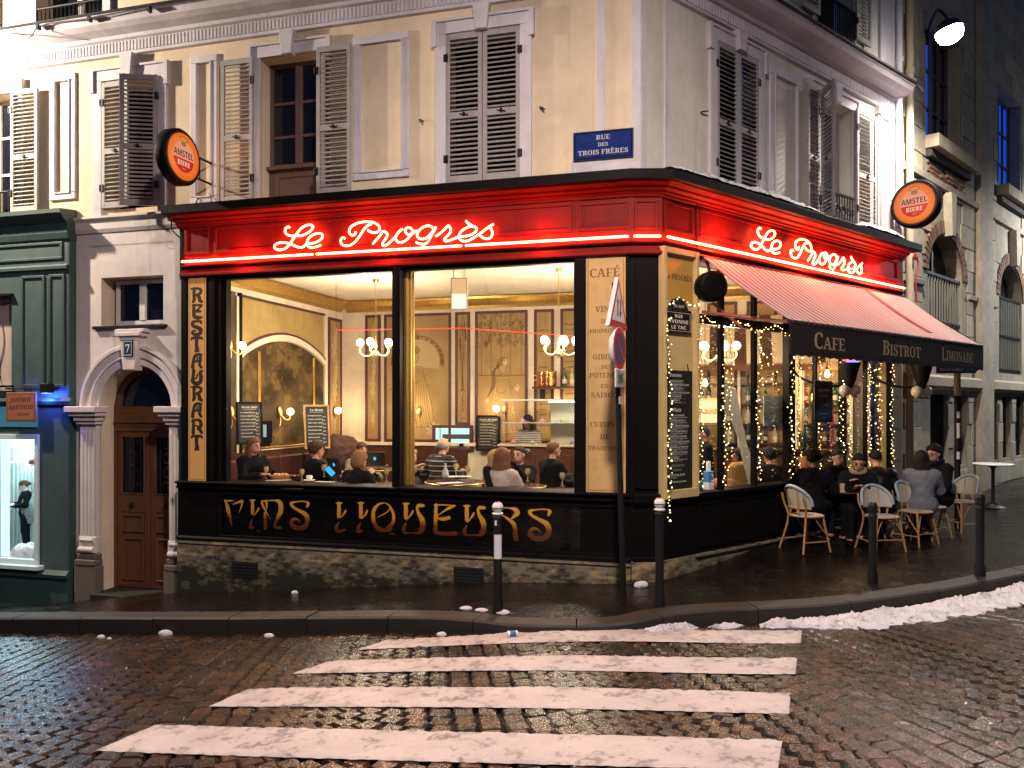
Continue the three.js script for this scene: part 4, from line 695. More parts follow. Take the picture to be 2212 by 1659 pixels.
// blue enamel plate on the wall over the café front
{
  const s = FA.thing('street_name_sign', 'old blue enamel plate RUE DES TROIS FRÈRES over the red cornice', 'street sign');
  part(s, 'plate', box(-.735, .0, 4.655, 5.01, WA + .022, WA + .045, .008), mat([.02, .025, .05], .6));
  const t = labelPanel(512, 256, '#1a2f74', (x, w, h) => {
    for (let i = 0; i < 90; i++) { x.fillStyle = `rgba(${rnd() < .5 ? '10,16,50' : '60,80,140'},.10)`; x.beginPath(); x.arc(R(0, w), R(0, h), R(6, 46), 0, 7); x.fill(); }
    x.strokeStyle = '#0b1130'; x.lineWidth = 12; x.strokeRect(10, 10, w - 20, h - 20); x.fillStyle = '#c9c3c0'; x.textAlign = 'center'; x.font = 'bold 58px serif'; x.fillText('RUE', w / 2, 78); x.font = 'bold 46px serif'; x.fillText('DES', w / 2, 140); x.font = 'bold 60px serif'; x.fillText('TROIS FRÈRES', w / 2, 214, w - 70);
  });
  part(s, 'lettering', quad(-.725, -.01, 4.665, 5.0, WA + .047), mat([.85, .85, .85], .75, { map: t, phys: { specularIntensity: .2 } }), { keepUV: true });
  for (const [u, v] of [[-.71, 4.68], [-.71, 4.985], [-.025, 4.68], [-.025, 4.985]]) part(s, 'screw', ball(u, v, WA + .048, .009, 8, 6), C.iron);
  settle(s);
}
// ------------------------------------------------------------------ neon
const NEON = [1, .115, .045];
C.neon = glow(NEON, 38);
{
  const Z = (o) => (p) => FA.pix((o + p[0] / 7.3733) * .8848, (520 + p[1] / 7.3733) * .8848, .07);
  const one = [
    [[425, 262], [390, 248], [352, 275], [338, 330], [370, 385], [450, 410], [540, 412], [640, 405], [740, 365], [820, 300], [843, 245], [810, 214], [740, 218], [660, 252], [590, 320], [540, 385], [490, 460], [430, 550], [370, 620], [280, 662], [200, 660], [152, 630], [157, 580], [220, 543], [310, 533], [400, 547], [480, 577], [560, 610], [630, 620], [680, 600], [722, 560], [760, 549], [850, 540], [950, 500], [1010, 445], [1012, 390], [960, 368], [880, 377], [800, 420], [745, 490], [732, 560], [760, 605], [820, 622], [900, 608], [985, 576]],
    [[1420, 457], [1385, 442], [1350, 465], [1342, 520], [1370, 570], [1430, 590], [1510, 580], [1590, 530], [1650, 460], [1710, 370], [1770, 280], [1830, 222], [1898, 202]],
    [[1612, 335], [1605, 372], [1570, 400], [1525, 393], [1492, 340], [1510, 270], [1580, 212], [1680, 172], [1800, 157], [1920, 167], [2010, 215], [2045, 280], [2020, 330], [1950, 353], [1880, 340], [1827, 306]]].map((s) => s.map(Z(650)));
  const two = [
    [[-150, 560], [-75, 475], [0, 385], [35, 332], [75, 340], [112, 372], [116, 405], [80, 470], [32, 545], [32, 580], [62, 590], [110, 570], [180, 510], [250, 440], [300, 370], [375, 292]],
    [[398, 286], [330, 332], [277, 410], [268, 470], [300, 520], [360, 530], [440, 500], [510, 430], [555, 370], [568, 320], [540, 277], [490, 263], [443, 292], [443, 340], [480, 383], [540, 383], [600, 350], [648, 312]],
    [[932, 265], [880, 233], [800, 238], [720, 282], [662, 350], [652, 410], [690, 458], [760, 468], [830, 440], [900, 370], [960, 290], [992, 245], [945, 340], [892, 430], [850, 510], [800, 555], [740, 560], [670, 545], [632, 522]],
    [[985, 420], [1060, 370], [1140, 300], [1213, 228], [1248, 272], [1258, 330], [1200, 410], [1140, 470], [1152, 500], [1210, 500], [1300, 470], [1388, 432]],
    [[1402, 424], [1500, 420], [1600, 400], [1690, 350], [1724, 290], [1690, 247], [1610, 243], [1510, 282], [1432, 350], [1402, 420], [1430, 480], [1500, 508], [1590, 490], [1680, 440], [1768, 380], [1860, 312], [1940, 252], [2030, 197]],
    [[1530, 140], [1570, 185], [1640, 226]],
    [[1962, 258], [1995, 310], [2004, 390], [1970, 448], [1890, 462], [1815, 432], [1790, 405]]].map((s) => s.map(Z(930)));
  const strokes = [...one, ...two], sign = (F, du, label) => {
    const g = F.thing('neon_sign', label, 'neon sign', 'red script neon signs over the windows');
    strokes.forEach((s) => part(g, 'neon_tube', tube(s.map(([u, v]) => [u + du, v, .07]), .0125, s.length * 6, 8), C.neon));
    const sup = []; for (const s of strokes) for (const i of [0, s.length >> 1, s.length - 1]) sup.push(rod([s[i][0] + du, s[i][1], 0], [s[i][0] + du, s[i][1], .068], .006, .006, 5));
    part(g, 'tube_support', sup, C.iron);
    return settle(g);
  };
  sign(FA, 0, 'red script neon Le Progrès over the two big front windows');
  const uA = FA.pix(591, 560, .07)[0], uB = FB.pix(1621, 533, .07)[0];
  sign(FB, uB - uA, 'red script neon Le Progrès over the striped awning');
  // straight tubes along the foot of the fascia, in lengths
  const line = (F, u0, u1, n, label) => {
    const g = F.thing('neon_line', label, 'neon tube'), L = (u1 - u0) / n;
    for (let i = 0; i < n; i++) {
      const a = u0 + i * L + .012, b = u0 + (i + 1) * L - .012;
      part(g, 'neon_tube', [rod([a + .02, 3.637, .06], [b - .02, 3.637, .06], .0135, .0135, 10), ball(a + .02, 3.637, .06, .0135, 8, 6), ball(b - .02, 3.637, .06, .0135, 8, 6)], C.neon);
      part(g, 'tube_support', [rod([a + .1, 3.637, 0], [a + .1, 3.637, .05], .006, .006, 5), rod([b - .1, 3.637, 0], [b - .1, 3.637, .05], .006, .006, 5)], C.iron);
      lamp(F.at((a + b) / 2, 3.66, .16), NEON, (F === FB ? 1.7 : .6) * L, 1.2);
    }
    return settle(g);
  };
  line(FA, -6.12, .0, 3, 'long straight red neon tube under the lettering of the front windows');
  line(FC, .0, .362, 1, 'short straight red neon tube across the cut corner');
  line(FB, .0, 6.24, 3, 'long straight red neon tube under the lettering above the awning');
}
// ------------------------------------------------------------------ awning
{
  const a = FB.thing('awning', 'red and pink striped awning with dark valance lettered CAFE BISTROT LIMONADE', 'awning');
  const U0 = .66, U1 = 6.22, vt = 3.50, wt = .06, vf = 2.60, wf = 1.25;
  const cloth = tex(512, (i, j) => { const s = (i / 512 * 8) % 1, d = s < .44; const n = .92 + .16 * (N(nFine, i, j) - .5) + .1 * (N(nMid, i, j) - .5); return d ? [.085 * n, .011 * n, .010 * n] : [.42 * n, .23 * n, .185 * n]; });
  const st = cloth.clone(); st.repeat.set(1, 1); st.needsUpdate = true;
  const pos = [], idx = [], uv = [], nu = 60, nv = 18;
  for (let i = 0; i <= nu; i++) for (let j = 0; j <= nv; j++) { const u = lerp(U0, U1, i / nu), t = j / nv, sag = .035 * Math.sin(Math.PI * t) + .012 * Math.sin(u * 4.1 + t * 3) * t + .006 * Math.sin(u * 17 + t * 9) * t * (1 - t); pos.push(u, lerp(vt, vf, t) - sag, lerp(wt, wf, t)); uv.push(u / 1.05, t); }
  for (let i = 0; i < nu; i++) for (let j = 0; j < nv; j++) { const p = i * (nv + 1) + j, q = p + nv + 1; idx.push(p, p + 1, q, q, p + 1, q + 1); }
  const g = new THREE.BufferGeometry(); g.setAttribute('position', new THREE.Float32BufferAttribute(pos, 3)); g.setAttribute('uv', new THREE.Float32BufferAttribute(uv, 2)); g.setIndex(idx); g.computeVertexNormals();
  part(a, 'canopy', g, mat([1, 1, 1], .85, { map: st, phys: { transmission: .25, thickness: 0, roughness: .95 } }), { raw: true });
  // one red stripe band near the right
  const p2 = []; for (let j = 0; j < 14; j++) { const f = (t, u) => [u, lerp(vt, vf, t) - .035 * Math.sin(Math.PI * t) + .006, lerp(wt, wf, t) + .004], t0 = .03 + j / 14 * .8, t1 = .03 + (j + 1) / 14 * .8; p2.push(...f(t0, 4.70), ...f(t1, 4.70), ...f(t1, 4.87), ...f(t0, 4.70), ...f(t1, 4.87), ...f(t0, 4.87)); }
  const g2 = new THREE.BufferGeometry(); g2.setAttribute('position', new THREE.Float32BufferAttribute(p2, 3)); g2.computeVertexNormals(); part(a, 'patched_stripe', g2, mat([.22, .006, .02], .8));
  part(a, 'roller_box', box(U0, U1, 3.44, 3.50, .0, .09, .02), C.black);
  part(a, 'front_bar', rod([U0, vf + .005, wf - .02], [U1, vf + .005, wf - .02], .025), C.iron);
  // valance with a waved hem
  const txt = labelPanel(2048, 160, '#180a0a', (x, w, h) => { x.fillStyle = '#b7a274'; const cap = (t, cx, wd) => { x.font = 'bold 128px serif'; const a0 = t[0]; let W0 = x.measureText(a0).width; x.font = 'bold 100px serif'; const W1 = x.measureText(t.slice(1)).width, k = wd / (W0 + W1); x.save(); x.translate(cx - wd / 2, 126); x.scale(k, 1); x.font = 'bold 128px serif'; x.fillText(a0, 0, 0); x.font = 'bold 100px serif'; x.fillText(t.slice(1), W0, 0); x.restore(); }; cap('CAFE', 190 + 120, 270); cap('BISTROT', 1010, 420); cap('LIMONADE', 1690, 430); });
  const sc = []; for (let i = 0; i <= 120; i++) { const u = lerp(U0, U1, i / 120); sc.push([u, vf - .36 - .022 * Math.abs(Math.sin((u - U0) / .16 * Math.PI / 1))]); }
  part(a, 'valance', prism([[U0, vf], [U1, vf], ...sc.reverse()], wf - .006, wf, 0), mat([.022, .010, .010], .85));
  part(a, 'valance_lettering', quad(U0 + .02, U1 - .02, vf - .345, vf - .02, wf + .003), mat([.8, .8, .8], .85, { map: txt }), { keepUV: true });
  const edge = []; for (let i = 0; i < 48; i++) { const u = lerp(U0, U1, (i + .5) / 48); edge.push(box(u - .03, u + .03, vf - .018, vf + .012, wf - .002, wf + .012, .006)); }
  part(a, 'scalloped_edge', edge, mat([.05, .02, .02], .8), { kind: 'stuff' });
  for (const [s, e] of [[U1, .02]]) part(a, 'side_valance', prism([[wt, vt - .05], [wf, vf], [wf, vf - .36], [wf - .12, vf - .33], [wt + .35, 3.0]], -.003, .003).rotateY(-Math.PI / 2).translate(s, 0, 0), mat([.03, .012, .012], .85));
  const col = mat([.30, .06, .05], .5);
  for (const u of [.72, 6.1]) part(a, 'arm', [rod([u, 2.82, .03], [u + (u < 1 ? .25 : -.25), 2.70, .62], .02), rod([u + (u < 1 ? .25 : -.25), 2.70, .62], [u + .02, vf, wf - .03], .02), ball(u + (u < 1 ? .25 : -.25), 2.70, .62, .03)], col);
  part(a, 'stay', rod([.70, 3.05, .02], [1.1, 2.62, .35], .016), col);
  settle(a);
}
// ------------------------------------------------------------------ inside the café
const FLOOR = -.15, CEIL = 3.72, BW = -4.8, LU = -6.2;
C.cream = mat([.80, .73, .60], .85, { map: scaled(T.plaster, 2.4) });
C.ochre = mat([.40, .285, .105], .8, { map: scaled(T.plaster, 1.4) });
C.maroon = mat([.085, .022, .018], .5);
C.mahogany = mat([.085, .03, .014], .4, { map: scaled(T.grain, .6) });
C.mirror = mat([1, 1, 1], .5, { phys: { specularIntensity: .3 }, map: scaled(tex(512, (i, j) => { const a = N(nMid, i, j), b = N(nBig, i, j), f = sstep(.54, .62, a * .7 + b * .3), k = .028 + .05 * sstep(.35, .7, b) + .05 * f; return [k * 1.25, k * .82, k * .30]; }), 1.6) });
C.leather = mat([.05, .012, .010], .4, { bump: scaled(T.plasterBump, .2), bs: .002 });
C.brass = mat([.72, .5, .18], .28, { metal: 1 });
C.china = mat([.82, .80, .76], .25);
{
  const poly = [FA.at(LU - .1, 0, -.26), FA.at(.1, 0, -.30), FB.at(.1, 0, -.26), FB.at(6.2, 0, -.26), FA.at(3.3, 0, BW - .1), FA.at(LU - .1, 0, BW - .1)].map((p) => new THREE.Vector2(p.x, -p.z));
  const slab = (y0, y1) => new THREE.ExtrudeGeometry(new THREE.Shape(poly), { depth: y1 - y0, bevelEnabled: false }).rotateX(-Math.PI / 2).translate(0, y0, 0);
  const tile = tex(256, (i, j) => { const a = ((i >> 5) + (j >> 5)) & 1, n = .8 + .4 * (N(nMid, i, j) - .5); return a ? [.12 * n, .08 * n, .04 * n] : [.07 * n, .045 * n, .022 * n]; });
  tag(part(scene, 'cafe_floor', slab(FLOOR - .05, FLOOR), mat([1, 1, 1], .4, { map: scaled(tile, 1.6) })), null, null, null, 'structure');
  tag(part(scene, 'ceiling', slab(CEIL, CEIL + .1), mat([.84, .76, .62], .9, { map: scaled(T.plaster, 3) })), null, null, null, 'structure');
  // back wall with framed mural panels
  const bw = FA.thing('cafe_wall', 'cream back wall of the café with maroon-framed drawn murals', null); bw.userData = { kind: 'structure' };
  part(bw, 'plaster', [box(LU - .1, 3.35, FLOOR, CEIL, BW - .1, BW)], C.cream);
  part(bw, 'cornice', mould([[BW, 3.50], [BW + .03, 3.50], [BW + .05, 3.55], [BW + .12, 3.60], [BW + .18, 3.66], [BW + .19, 3.70], [BW, 3.70]], -6.1, 3.3), C.gold);
  part(bw, 'wainscot', [box(-6.1, -3.62, FLOOR, .92, BW, BW + .06), box(-3.05, 1.2, FLOOR, .92, BW, BW + .06), ...Array.from({ length: 9 }, (_, i) => box(-2.95 + i * .45, -2.58 + i * .45, .05, .82, BW + .06, BW + .075, .006))], C.mahogany);
  part(bw, 'dado_rail', box(-6.1, 1.2, .92, .985, BW, BW + .09, .01), C.cream);
  const mural = (kind, seed) => canvasTex(256, 512, (x, w, h) => {
    const r = mulberry(seed), q = (a, b) => a + (b - a) * r();
    x.fillStyle = '#c8ad78'; x.fillRect(0, 0, w, h);
    for (let i = 0; i < 120; i++) { x.fillStyle = `rgba(${r() < .5 ? '120,84,30' : '232,204,140'},.05)`; x.beginPath(); x.arc(q(0, w), q(0, h), q(6, 60), 0, 7); x.fill(); }
    x.strokeStyle = 'rgba(84,58,22,.75)'; x.lineWidth = 2;
    const curve = (n, cx, cy, s) => { for (let i = 0; i < n; i++) { x.beginPath(); const a = q(0, 6.3), l = q(.3, 1) * s; x.moveTo(cx + q(-s, s) * .6, cy + q(-s, s)); x.bezierCurveTo(cx + q(-s, s), cy + q(-s, s), cx + q(-s, s), cy + q(-s, s), cx + Math.cos(a) * l, cy + Math.sin(a) * l); x.stroke(); } };
    const flower = (cx, cy, s, c) => { x.fillStyle = c; for (let i = 0; i < 9; i++) { x.save(); x.translate(cx, cy); x.rotate(i / 9 * 6.28); x.beginPath(); x.ellipse(0, -s * .6, s * .2, s * .55, 0, 0, 7); x.fill(); x.restore(); } x.stroke(); };
    if (kind === 'flowers') { for (let i = 0; i < 7; i++) { x.beginPath(); x.moveTo(128 + q(-30, 30), h - 60); x.bezierCurveTo(128 + q(-70, 70), 380, 128 + q(-90, 90), 240, 128 + q(-80, 80), 110); x.stroke(); } for (const [a, b, s] of [[110, 120, 62], [150, 210, 50], [120, 290, 58], [140, 60, 40]]) flower(a, b, s, 'rgba(236,222,180,.85)'); flower(128, h - 90, 40, 'rgba(240,228,190,.7)'); }
    if (kind === 'irises') { x.lineWidth = 3; for (let i = 0; i < 26; i++) { x.beginPath(); x.moveTo(128 + q(-36, 36), h - 150); x.quadraticCurveTo(128 + q(-40, 40), 260, 128 + q(-110, 110), q(30, 200)); x.stroke(); } x.fillStyle = '#5a3c18'; for (let i = 0; i < 8; i++) { x.beginPath(); x.ellipse(q(40, 216), q(50, 170), 9, 30, q(-.3, .3), 0, 7); x.fill(); } x.strokeRect(58, h - 150, 140, 130); curve(10, 128, h - 85, 60); }
    const folds = (n, a, b, w0, w1) => { for (let i = 0; i < n; i++) { const t = i / (n - 1) - .5; x.beginPath(); x.moveTo(a[0] + t * w0, a[1]); x.bezierCurveTo(a[0] + t * w0 * 1.7 + 14, lerp(a[1], b[1], .35), b[0] + t * w1 * .7 - 18, lerp(a[1], b[1], .65), b[0] + t * w1 + q(-8, 8), b[1] + q(-12, 12)); x.stroke(); } };
    const figure = (cx, cy, s) => { x.fillStyle = 'rgba(222,192,128,.8)'; x.beginPath(); x.moveTo(cx - 34 * s, cy + 60 * s); x.bezierCurveTo(cx - 60 * s, cy + 150 * s, cx - 80 * s, cy + 230 * s, cx - 70 * s, cy + 310 * s); x.lineTo(cx + 80 * s, cy + 310 * s); x.bezierCurveTo(cx + 90 * s, cy + 220 * s, cx + 50 * s, cy + 140 * s, cx + 36 * s, cy + 60 * s); x.closePath(); x.fill(); x.stroke(); x.beginPath(); x.ellipse(cx, cy + 18 * s, 20 * s, 27 * s, -.2, 0, 7); x.fill(); x.stroke(); x.fillStyle = 'rgba(150,106,44,.55)'; x.beginPath(); x.ellipse(cx - 4 * s, cy, 34 * s, 26 * s, -.3, 2.6, 6.6); x.fill(); for (let i = 0; i < 8; i++) { x.beginPath(); x.moveTo(cx - 20 * s, cy + i * 3); x.bezierCurveTo(cx - 70 * s - i * 5, cy + 30 * s, cx - 20 * s, cy + 80 * s, cx - 60 * s - i * 6, cy + 120 * s + i * 6); x.stroke(); } folds(13, [cx, cy + 66 * s], [cx + 8, cy + 305 * s], 60 * s, 146 * s); x.beginPath(); x.moveTo(cx - 30 * s, cy + 72 * s); x.bezierCurveTo(cx - 60 * s, cy + 120 * s, cx - 10 * s, cy + 150 * s, cx + 22 * s, cy + 120 * s); x.stroke(); };
    if (kind === 'arch') { x.lineWidth = 3; x.beginPath(); x.arc(128, 190, 108, 3.0, 6.5); x.stroke(); x.beginPath(); x.arc(128, 190, 92, 3.0, 6.6); x.fillStyle = 'rgba(244,230,188,.6)'; x.fill(); x.lineWidth = 1.8; x.fillStyle = 'rgba(120,84,30,.35)'; for (let i = 0; i < 70; i++) { const a = q(3.0, 6.4); x.beginPath(); x.arc(128 + 100 * Math.cos(a), 190 + 100 * Math.sin(a), q(3, 8), 0, 7); x.fill(); } figure(112, 150, 1); flower(66, 330, 22, 'rgba(245,235,205,.9)'); flower(60, h - 46, 24, 'rgba(240,228,190,.7)'); flower(196, h - 40, 30, 'rgba(240,228,190,.7)'); }
    if (kind === 'garden') { x.lineWidth = 2.5; for (const a of [20, 74, 128, 180, 236]) { x.beginPath(); x.moveTo(a, 0); x.lineTo(a, 250); x.stroke(); } x.beginPath(); x.moveTo(0, 250); x.lineTo(w, 250); x.stroke(); x.lineWidth = 1.6; for (let i = 0; i < 110; i++) { x.beginPath(); x.ellipse(q(0, w), q(6, 130), q(5, 12), q(3, 7), q(0, 3), 0, 7); x.stroke(); } figure(136, 200, .92); flower(150, 196, 14, 'rgba(245,235,205,.9)'); flower(214, 300, 14, 'rgba(245,235,205,.9)'); flower(50, 350, 12, 'rgba(240,228,190,.8)'); }
    if (kind === 'verse') { x.fillStyle = 'rgba(70,46,16,.85)'; for (let y = 50; y < 470; y += 21) { if (r() < .16) continue; let a = q(24, 60); while (a < w - q(30, 90)) { const l = q(8, 34); x.fillRect(a, y + q(-1.5, 1.5), l, 3.4); a += l + 7; } } }
  });
  const panel = (parent, kind, seed, u0, u1, v0, v1, xf) => {
    const d = .018, f = part(parent, 'panel_frame', ring(u0, u1, v0, v1, BW, BW + .035, .05, .006).map(xf || ((g) => g)), C.maroon);
    part(f, 'mural', (() => { let g = quad(u0 + .05, u1 - .05, v0 + .05, v1 - .05, BW + d); return xf ? xf(g) : g; })(), mat([.56, .53, .48], .75, { map: mural(kind, seed) }), { keepUV: true });
  };
  const pu = (px) => FA.pix(px, 800, BW)[0], Vb = .99, Vt = 3.46;
  for (const [a, b, k, v0] of [[790, 823, 'flowers', Vb], [831, 975, 'arch', Vb], [984, 1016, 'irises', 1.32], [1027, 1140, 'garden', Vb], [1154, 1197, 'verse', Vb], [1211, 1254, 'verse', Vb]]) panel(bw, k, a, pu(a), pu(b), v0, Vt - .02);
  panel(bw, 'flowers', 5, .75, 1.25, Vb, Vt); panel(bw, 'verse', 6, 1.4, 1.9, Vb, Vt);
  // kitchen hatch: a lit opening in the back wall
  { const [u0, v1] = FA.pix(936, 918, BW), [u1, v0] = FA.pix(1022, 974, BW), h = part(bw, 'kitchen_hatch', ring(u0, u1, v0, v1, BW + .005, BW + .07, .055, .008), C.maroon);
    part(h, 'lit_window', box(u0 + .05, u1 - .05, v0 + .05, v1 - .05, BW + .012, BW + .02), glow([.55, .92, .85], 1.15));
    part(h, 'worktop', [box(u0 + .05, u1 - .05, v0 + .05, v0 + .09, BW + .02, BW + .06), box(u0 + .14, u0 + .16, v0 + .09, v1 - .05, BW + .02, BW + .04)], mat([.6, .7, .7], .3, { metal: .6 }));
    part(h, 'extractor', box(u0 + .2, u1 - .06, v1 - .26, v1 - .17, BW + .02, BW + .06, .01), mat([.10, .12, .12], .4, { metal: .5 }));
    part(h, 'pan', [lathe([[0, 0], [.06, 0], [.065, .05]], u1 - .2, v0 + .09, BW + .05, 12)], C.iron);
  }
  // left wall: niche with a wide arch and a dark painted field
  const lw = FA.thing('cafe_wall', '', null); lw.userData = { kind: 'structure' };
  const onL = (g) => g.applyMatrix4(new THREE.Matrix4().makeRotationY(Math.PI / 2).setPosition(LU, 0, 0));   // x -> along -w, z -> +u
  part(lw, 'plaster', box(LU - .1, LU, FLOOR, CEIL, BW - .1, -.28), C.cream);
  part(lw, 'cornice', onL(mould([[0, 3.50], [.03, 3.50], [.05, 3.55], [.12, 3.60], [.18, 3.66], [.19, 3.70], [0, 3.70]], .3, 4.7)), C.gold);
  const ap = []; for (let i = 0; i <= 24; i++) { const t = i / 24, a = lerp(1.42, 4.02, t); ap.push([a, 2.42 + .36 * Math.sin(Math.PI * t) ** .8]); }
  part(lw, 'upper_field', onL(prism([[1.42, 3.36], ...ap.map(([a, b]) => [a, b + .10]), [4.02, 3.36]], 0, .012)), C.ochre);
  part(lw, 'upper_frame', onL(prism([[1.38, 3.40], [4.06, 3.40], [4.06, 3.36], [1.38, 3.36]], 0, .03)), C.maroon);
  part(lw, 'arch_band', [onL(prism([...ap.map(([a, b]) => [a, b + .10]), ...ap.slice().reverse().map(([a, b]) => [a, b])], 0, .05)), onL(box(4.02, 4.12, .95, 3.36, 0, .045)), onL(box(1.30, 1.40, .95, 3.36, 0, .03))], C.cream);
  part(lw, 'arch_line', onL(prism([...ap.map(([a, b]) => [a, b + .135]), ...ap.slice().reverse().map(([a, b]) => [a, b + .10])], 0, .055)), C.maroon);
  part(lw, 'mirror', onL(prism([[1.42, .98], [4.02, .98], ...ap.slice().reverse().map(([a, b]) => [a, b - .01])], 0, .01)), C.mirror);
  part(lw, 'mirror_strip', [onL(box(1.88, 1.95, .98, 2.55, .01, .03, .006)), onL(box(3.62, 3.68, .98, 2.55, .01, .03, .006))], C.gold);
  part(lw, 'dark_pier', onL(box(.32, 1.30, FLOOR, 3.42, 0, .012)), mat([.09, .06, .025], .3, { map: scaled(T.stone, 1) }));
  part(lw, 'pier_edge', onL(box(1.36, 1.42, FLOOR, 3.42, 0, .05, .006)), C.black);
  panel(lw, 'flowers', 77, 4.2, 4.72, .99, 3.36, (g) => onL(g.translate(0, 0, -BW)));
  part(lw, 'wainscot', onL(box(.3, 4.8, FLOOR, .95, 0, .05)), C.mahogany);
  part(lw, 'brass_rail', onL(rod([1.4, 1.0, .10], [4.2, 1.0, .10], .018)), C.brass);
}
{
  const w3 = FB.thing('cafe_wall', '', null); w3.userData = { kind: 'structure' };
  part(w3, 'plaster', [box(-.2, 6.2, 3.44, CEIL, -.30, -.24)], C.cream);
  const c = FA.thing('cafe_column', 'slender gilded column just behind the glass between the two front windows', 'column');
  const u = FA.pix(879, 800, -.22)[0];
  part(c, 'shaft', [lathe([[.085, 0], [.085, 2.86]], u, .55, -.22, 20), ...Array.from({ length: 10 }, (_, i) => rod([u + .085 * Math.cos(i * .63), .6, -.22 + .085 * Math.sin(i * .63)], [u + .085 * Math.cos(i * .63), 3.4, -.22 + .085 * Math.sin(i * .63)], .016, .016, 6))], C.gold);
  part(c, 'capital', lathe([[.085, 0], [.12, .03], [.10, .06], [.15, .13], [.17, .17], [.1, .18]], u, 3.38, -.22, 20), C.gold);
  part(c, 'base', lathe([[.14, 0], [.14, .06], [.11, .1], [.12, .13], [.085, .16], [.085, .72]], u, FLOOR, -.22, 20), C.gold);
  settle(c);
}
// ---- lamps inside
C.globe = glow([1, .86, .64], 9);
C.globeDim = glow([1, .62, .24], 7);
function chandelier(p, ceil, label, turn, cd) {
  const g = thing('chandelier', label, 'chandelier', [p.x, p.y, p.z], turn);
  part(g, 'rod', [rod([0, .12, 0], [0, ceil - p.y - .02, 0], .007), lathe([[0, .0], [.05, .0], [.055, -.02], [.015, -.07], [0, -.07]], 0, ceil - p.y, 0, 14)], C.brass);
  part(g, 'stem', lathe([[0, -.17], [.02, -.16], [.055, -.12], [.06, -.09], [.02, -.05], [.014, 0], [.03, .03], [.012, .08], [.02, .12], [0, .15]], 0, 0, 0, 16), C.brass);
  for (let i = 0; i < 5; i++) {
    const a = i / 5 * 2 * Math.PI + .5, X = (r) => r * Math.cos(a), Zz = (r) => r * Math.sin(a);
    const arm = part(g, 'arm', [tube([[X(.03), -.05, Zz(.03)], [X(.10), -.12, Zz(.10)], [X(.2), -.12, Zz(.2)], [X(.255), -.05, Zz(.255)], [X(.25), .0, Zz(.25)]], .009, 20, 6), lathe([[0, 0], [.045, .005], [.05, .02], [.03, .025], [.03, .03]], X(.25), 0, Zz(.25), 12)], C.brass);
    part(arm, 'bulb', ball(X(.25), .085, Zz(.25), .062, 14, 10), C.globe);
  }
  lamp(p.clone().add(V3(0, -.02, .28)), [1, .83, .60], cd, 8);
  return g;
}
chandelier(at(812, 752, 12.7), CEIL, 'brass chandelier of five white globes seen through the left front window', 0, 17);
chandelier(at(1207, 748, 11.7), CEIL, 'brass chandelier of five white globes at the right edge of the right front window', .4, 17);
chandelier(at(1552, 760, 11.4), 3.6, 'brass chandelier of globes behind the first window panes under the awning', .2, 10);
function sconce(p, turn, label, dir = 1, cd = .8, m = C.globe) {
  const g = thing('wall_lamp', label, 'wall lamp', [p.x, p.y, p.z], turn);
  part(g, 'bracket', [lathe([[0, .035], [.035, .03], [.05, .01], [.05, 0]], 0, 0, 0, 12).rotateX(Math.PI / 2).scale(1, 2.2, 1).translate(0, .03, .0), tube([[0, .0, .02], [.03 * dir, -.08, .08], [.09 * dir, -.09, .12], [.12 * dir, -.02, .13]], .010, 16, 6), tube([[0, -.02, .02], [-.02 * dir, -.14, .03], [-.05 * dir, -.2, .03]], .008, 10, 6)], C.brass);
  part(g, 'bulb', ball(.12 * dir, .045, .13, .062, 14, 10), m);
  const q = V3(.12 * dir, .045, .30).applyAxisAngle(V3(0, 1, 0), turn).add(p); lamp(q, [1, .66, .32], cd, 6);
  return g;
}
const onLeft = (px, py, o) => { let best; for (let w = -.3; w > -4.9; w -= .01) { const p = FA.at(LU + o, 0, w), x = 1106 + 1700 * p.x / -p.z; if (!best || Math.abs(x - px) < best[0]) best = [Math.abs(x - px), p, -p.z]; } const p = best[1]; p.y = 1.65 - (py - 880) / 1700 * best[2]; return p; };
sconce(onLeft(497, 752, .02), FA.turn + Math.PI / 2, 'globe wall lamp high at the far left of the left window', 1, .5, C.globeDim);
sconce(onLeft(499, 897, .02), FA.turn + Math.PI / 2, 'globe wall lamp low at the far left of the left window', 1, .5, C.globeDim);
sconce(onLeft(604, 895, .04), FA.turn + Math.PI / 2, 'dim amber globe wall lamp on the dark arched mirror', 1, .4, C.globeDim);
sconce(onLeft(724, 892, .05), FA.turn + Math.PI / 2, 'globe wall lamp on the narrow flower panel beside the arch', -1, .8);
{ const s = (px, py, d, l) => { const [u, v] = FA.pix(px, py, BW + .04); sconce(FA.at(u, v, BW + .04), FA.turn, l, d, 1.0); }; s(905, 893, -1, 'globe wall lamp beside the gilded column on the large figure mural'); s(1090, 888, -1, 'globe wall lamp above the blackboard on the garden mural'); s(1246, 884, -1, 'globe wall lamp above the glass counter at the right window edge'); }
// added glowing box under the ceiling, stands for a reflection in the pane
{
  const p = at(992, 632, 10.9), g = thing('reflected_light_box', 'small glowing white box with orange top, added behind the right front window for a reflection in the glass', 'reflection box', [p.x, p.y - .22, p.z], FA.turn + .25);
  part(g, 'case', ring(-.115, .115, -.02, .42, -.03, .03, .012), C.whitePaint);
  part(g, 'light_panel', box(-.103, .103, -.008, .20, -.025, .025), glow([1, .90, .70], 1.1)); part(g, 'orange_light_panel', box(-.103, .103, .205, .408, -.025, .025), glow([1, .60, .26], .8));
  part(g, 'wire', [rod([-.08, .42, 0], [-.08, CEIL - p.y + .22, 0], .004), rod([.08, .42, 0], [.08, CEIL - p.y + .22, 0], .004)], C.iron);
}
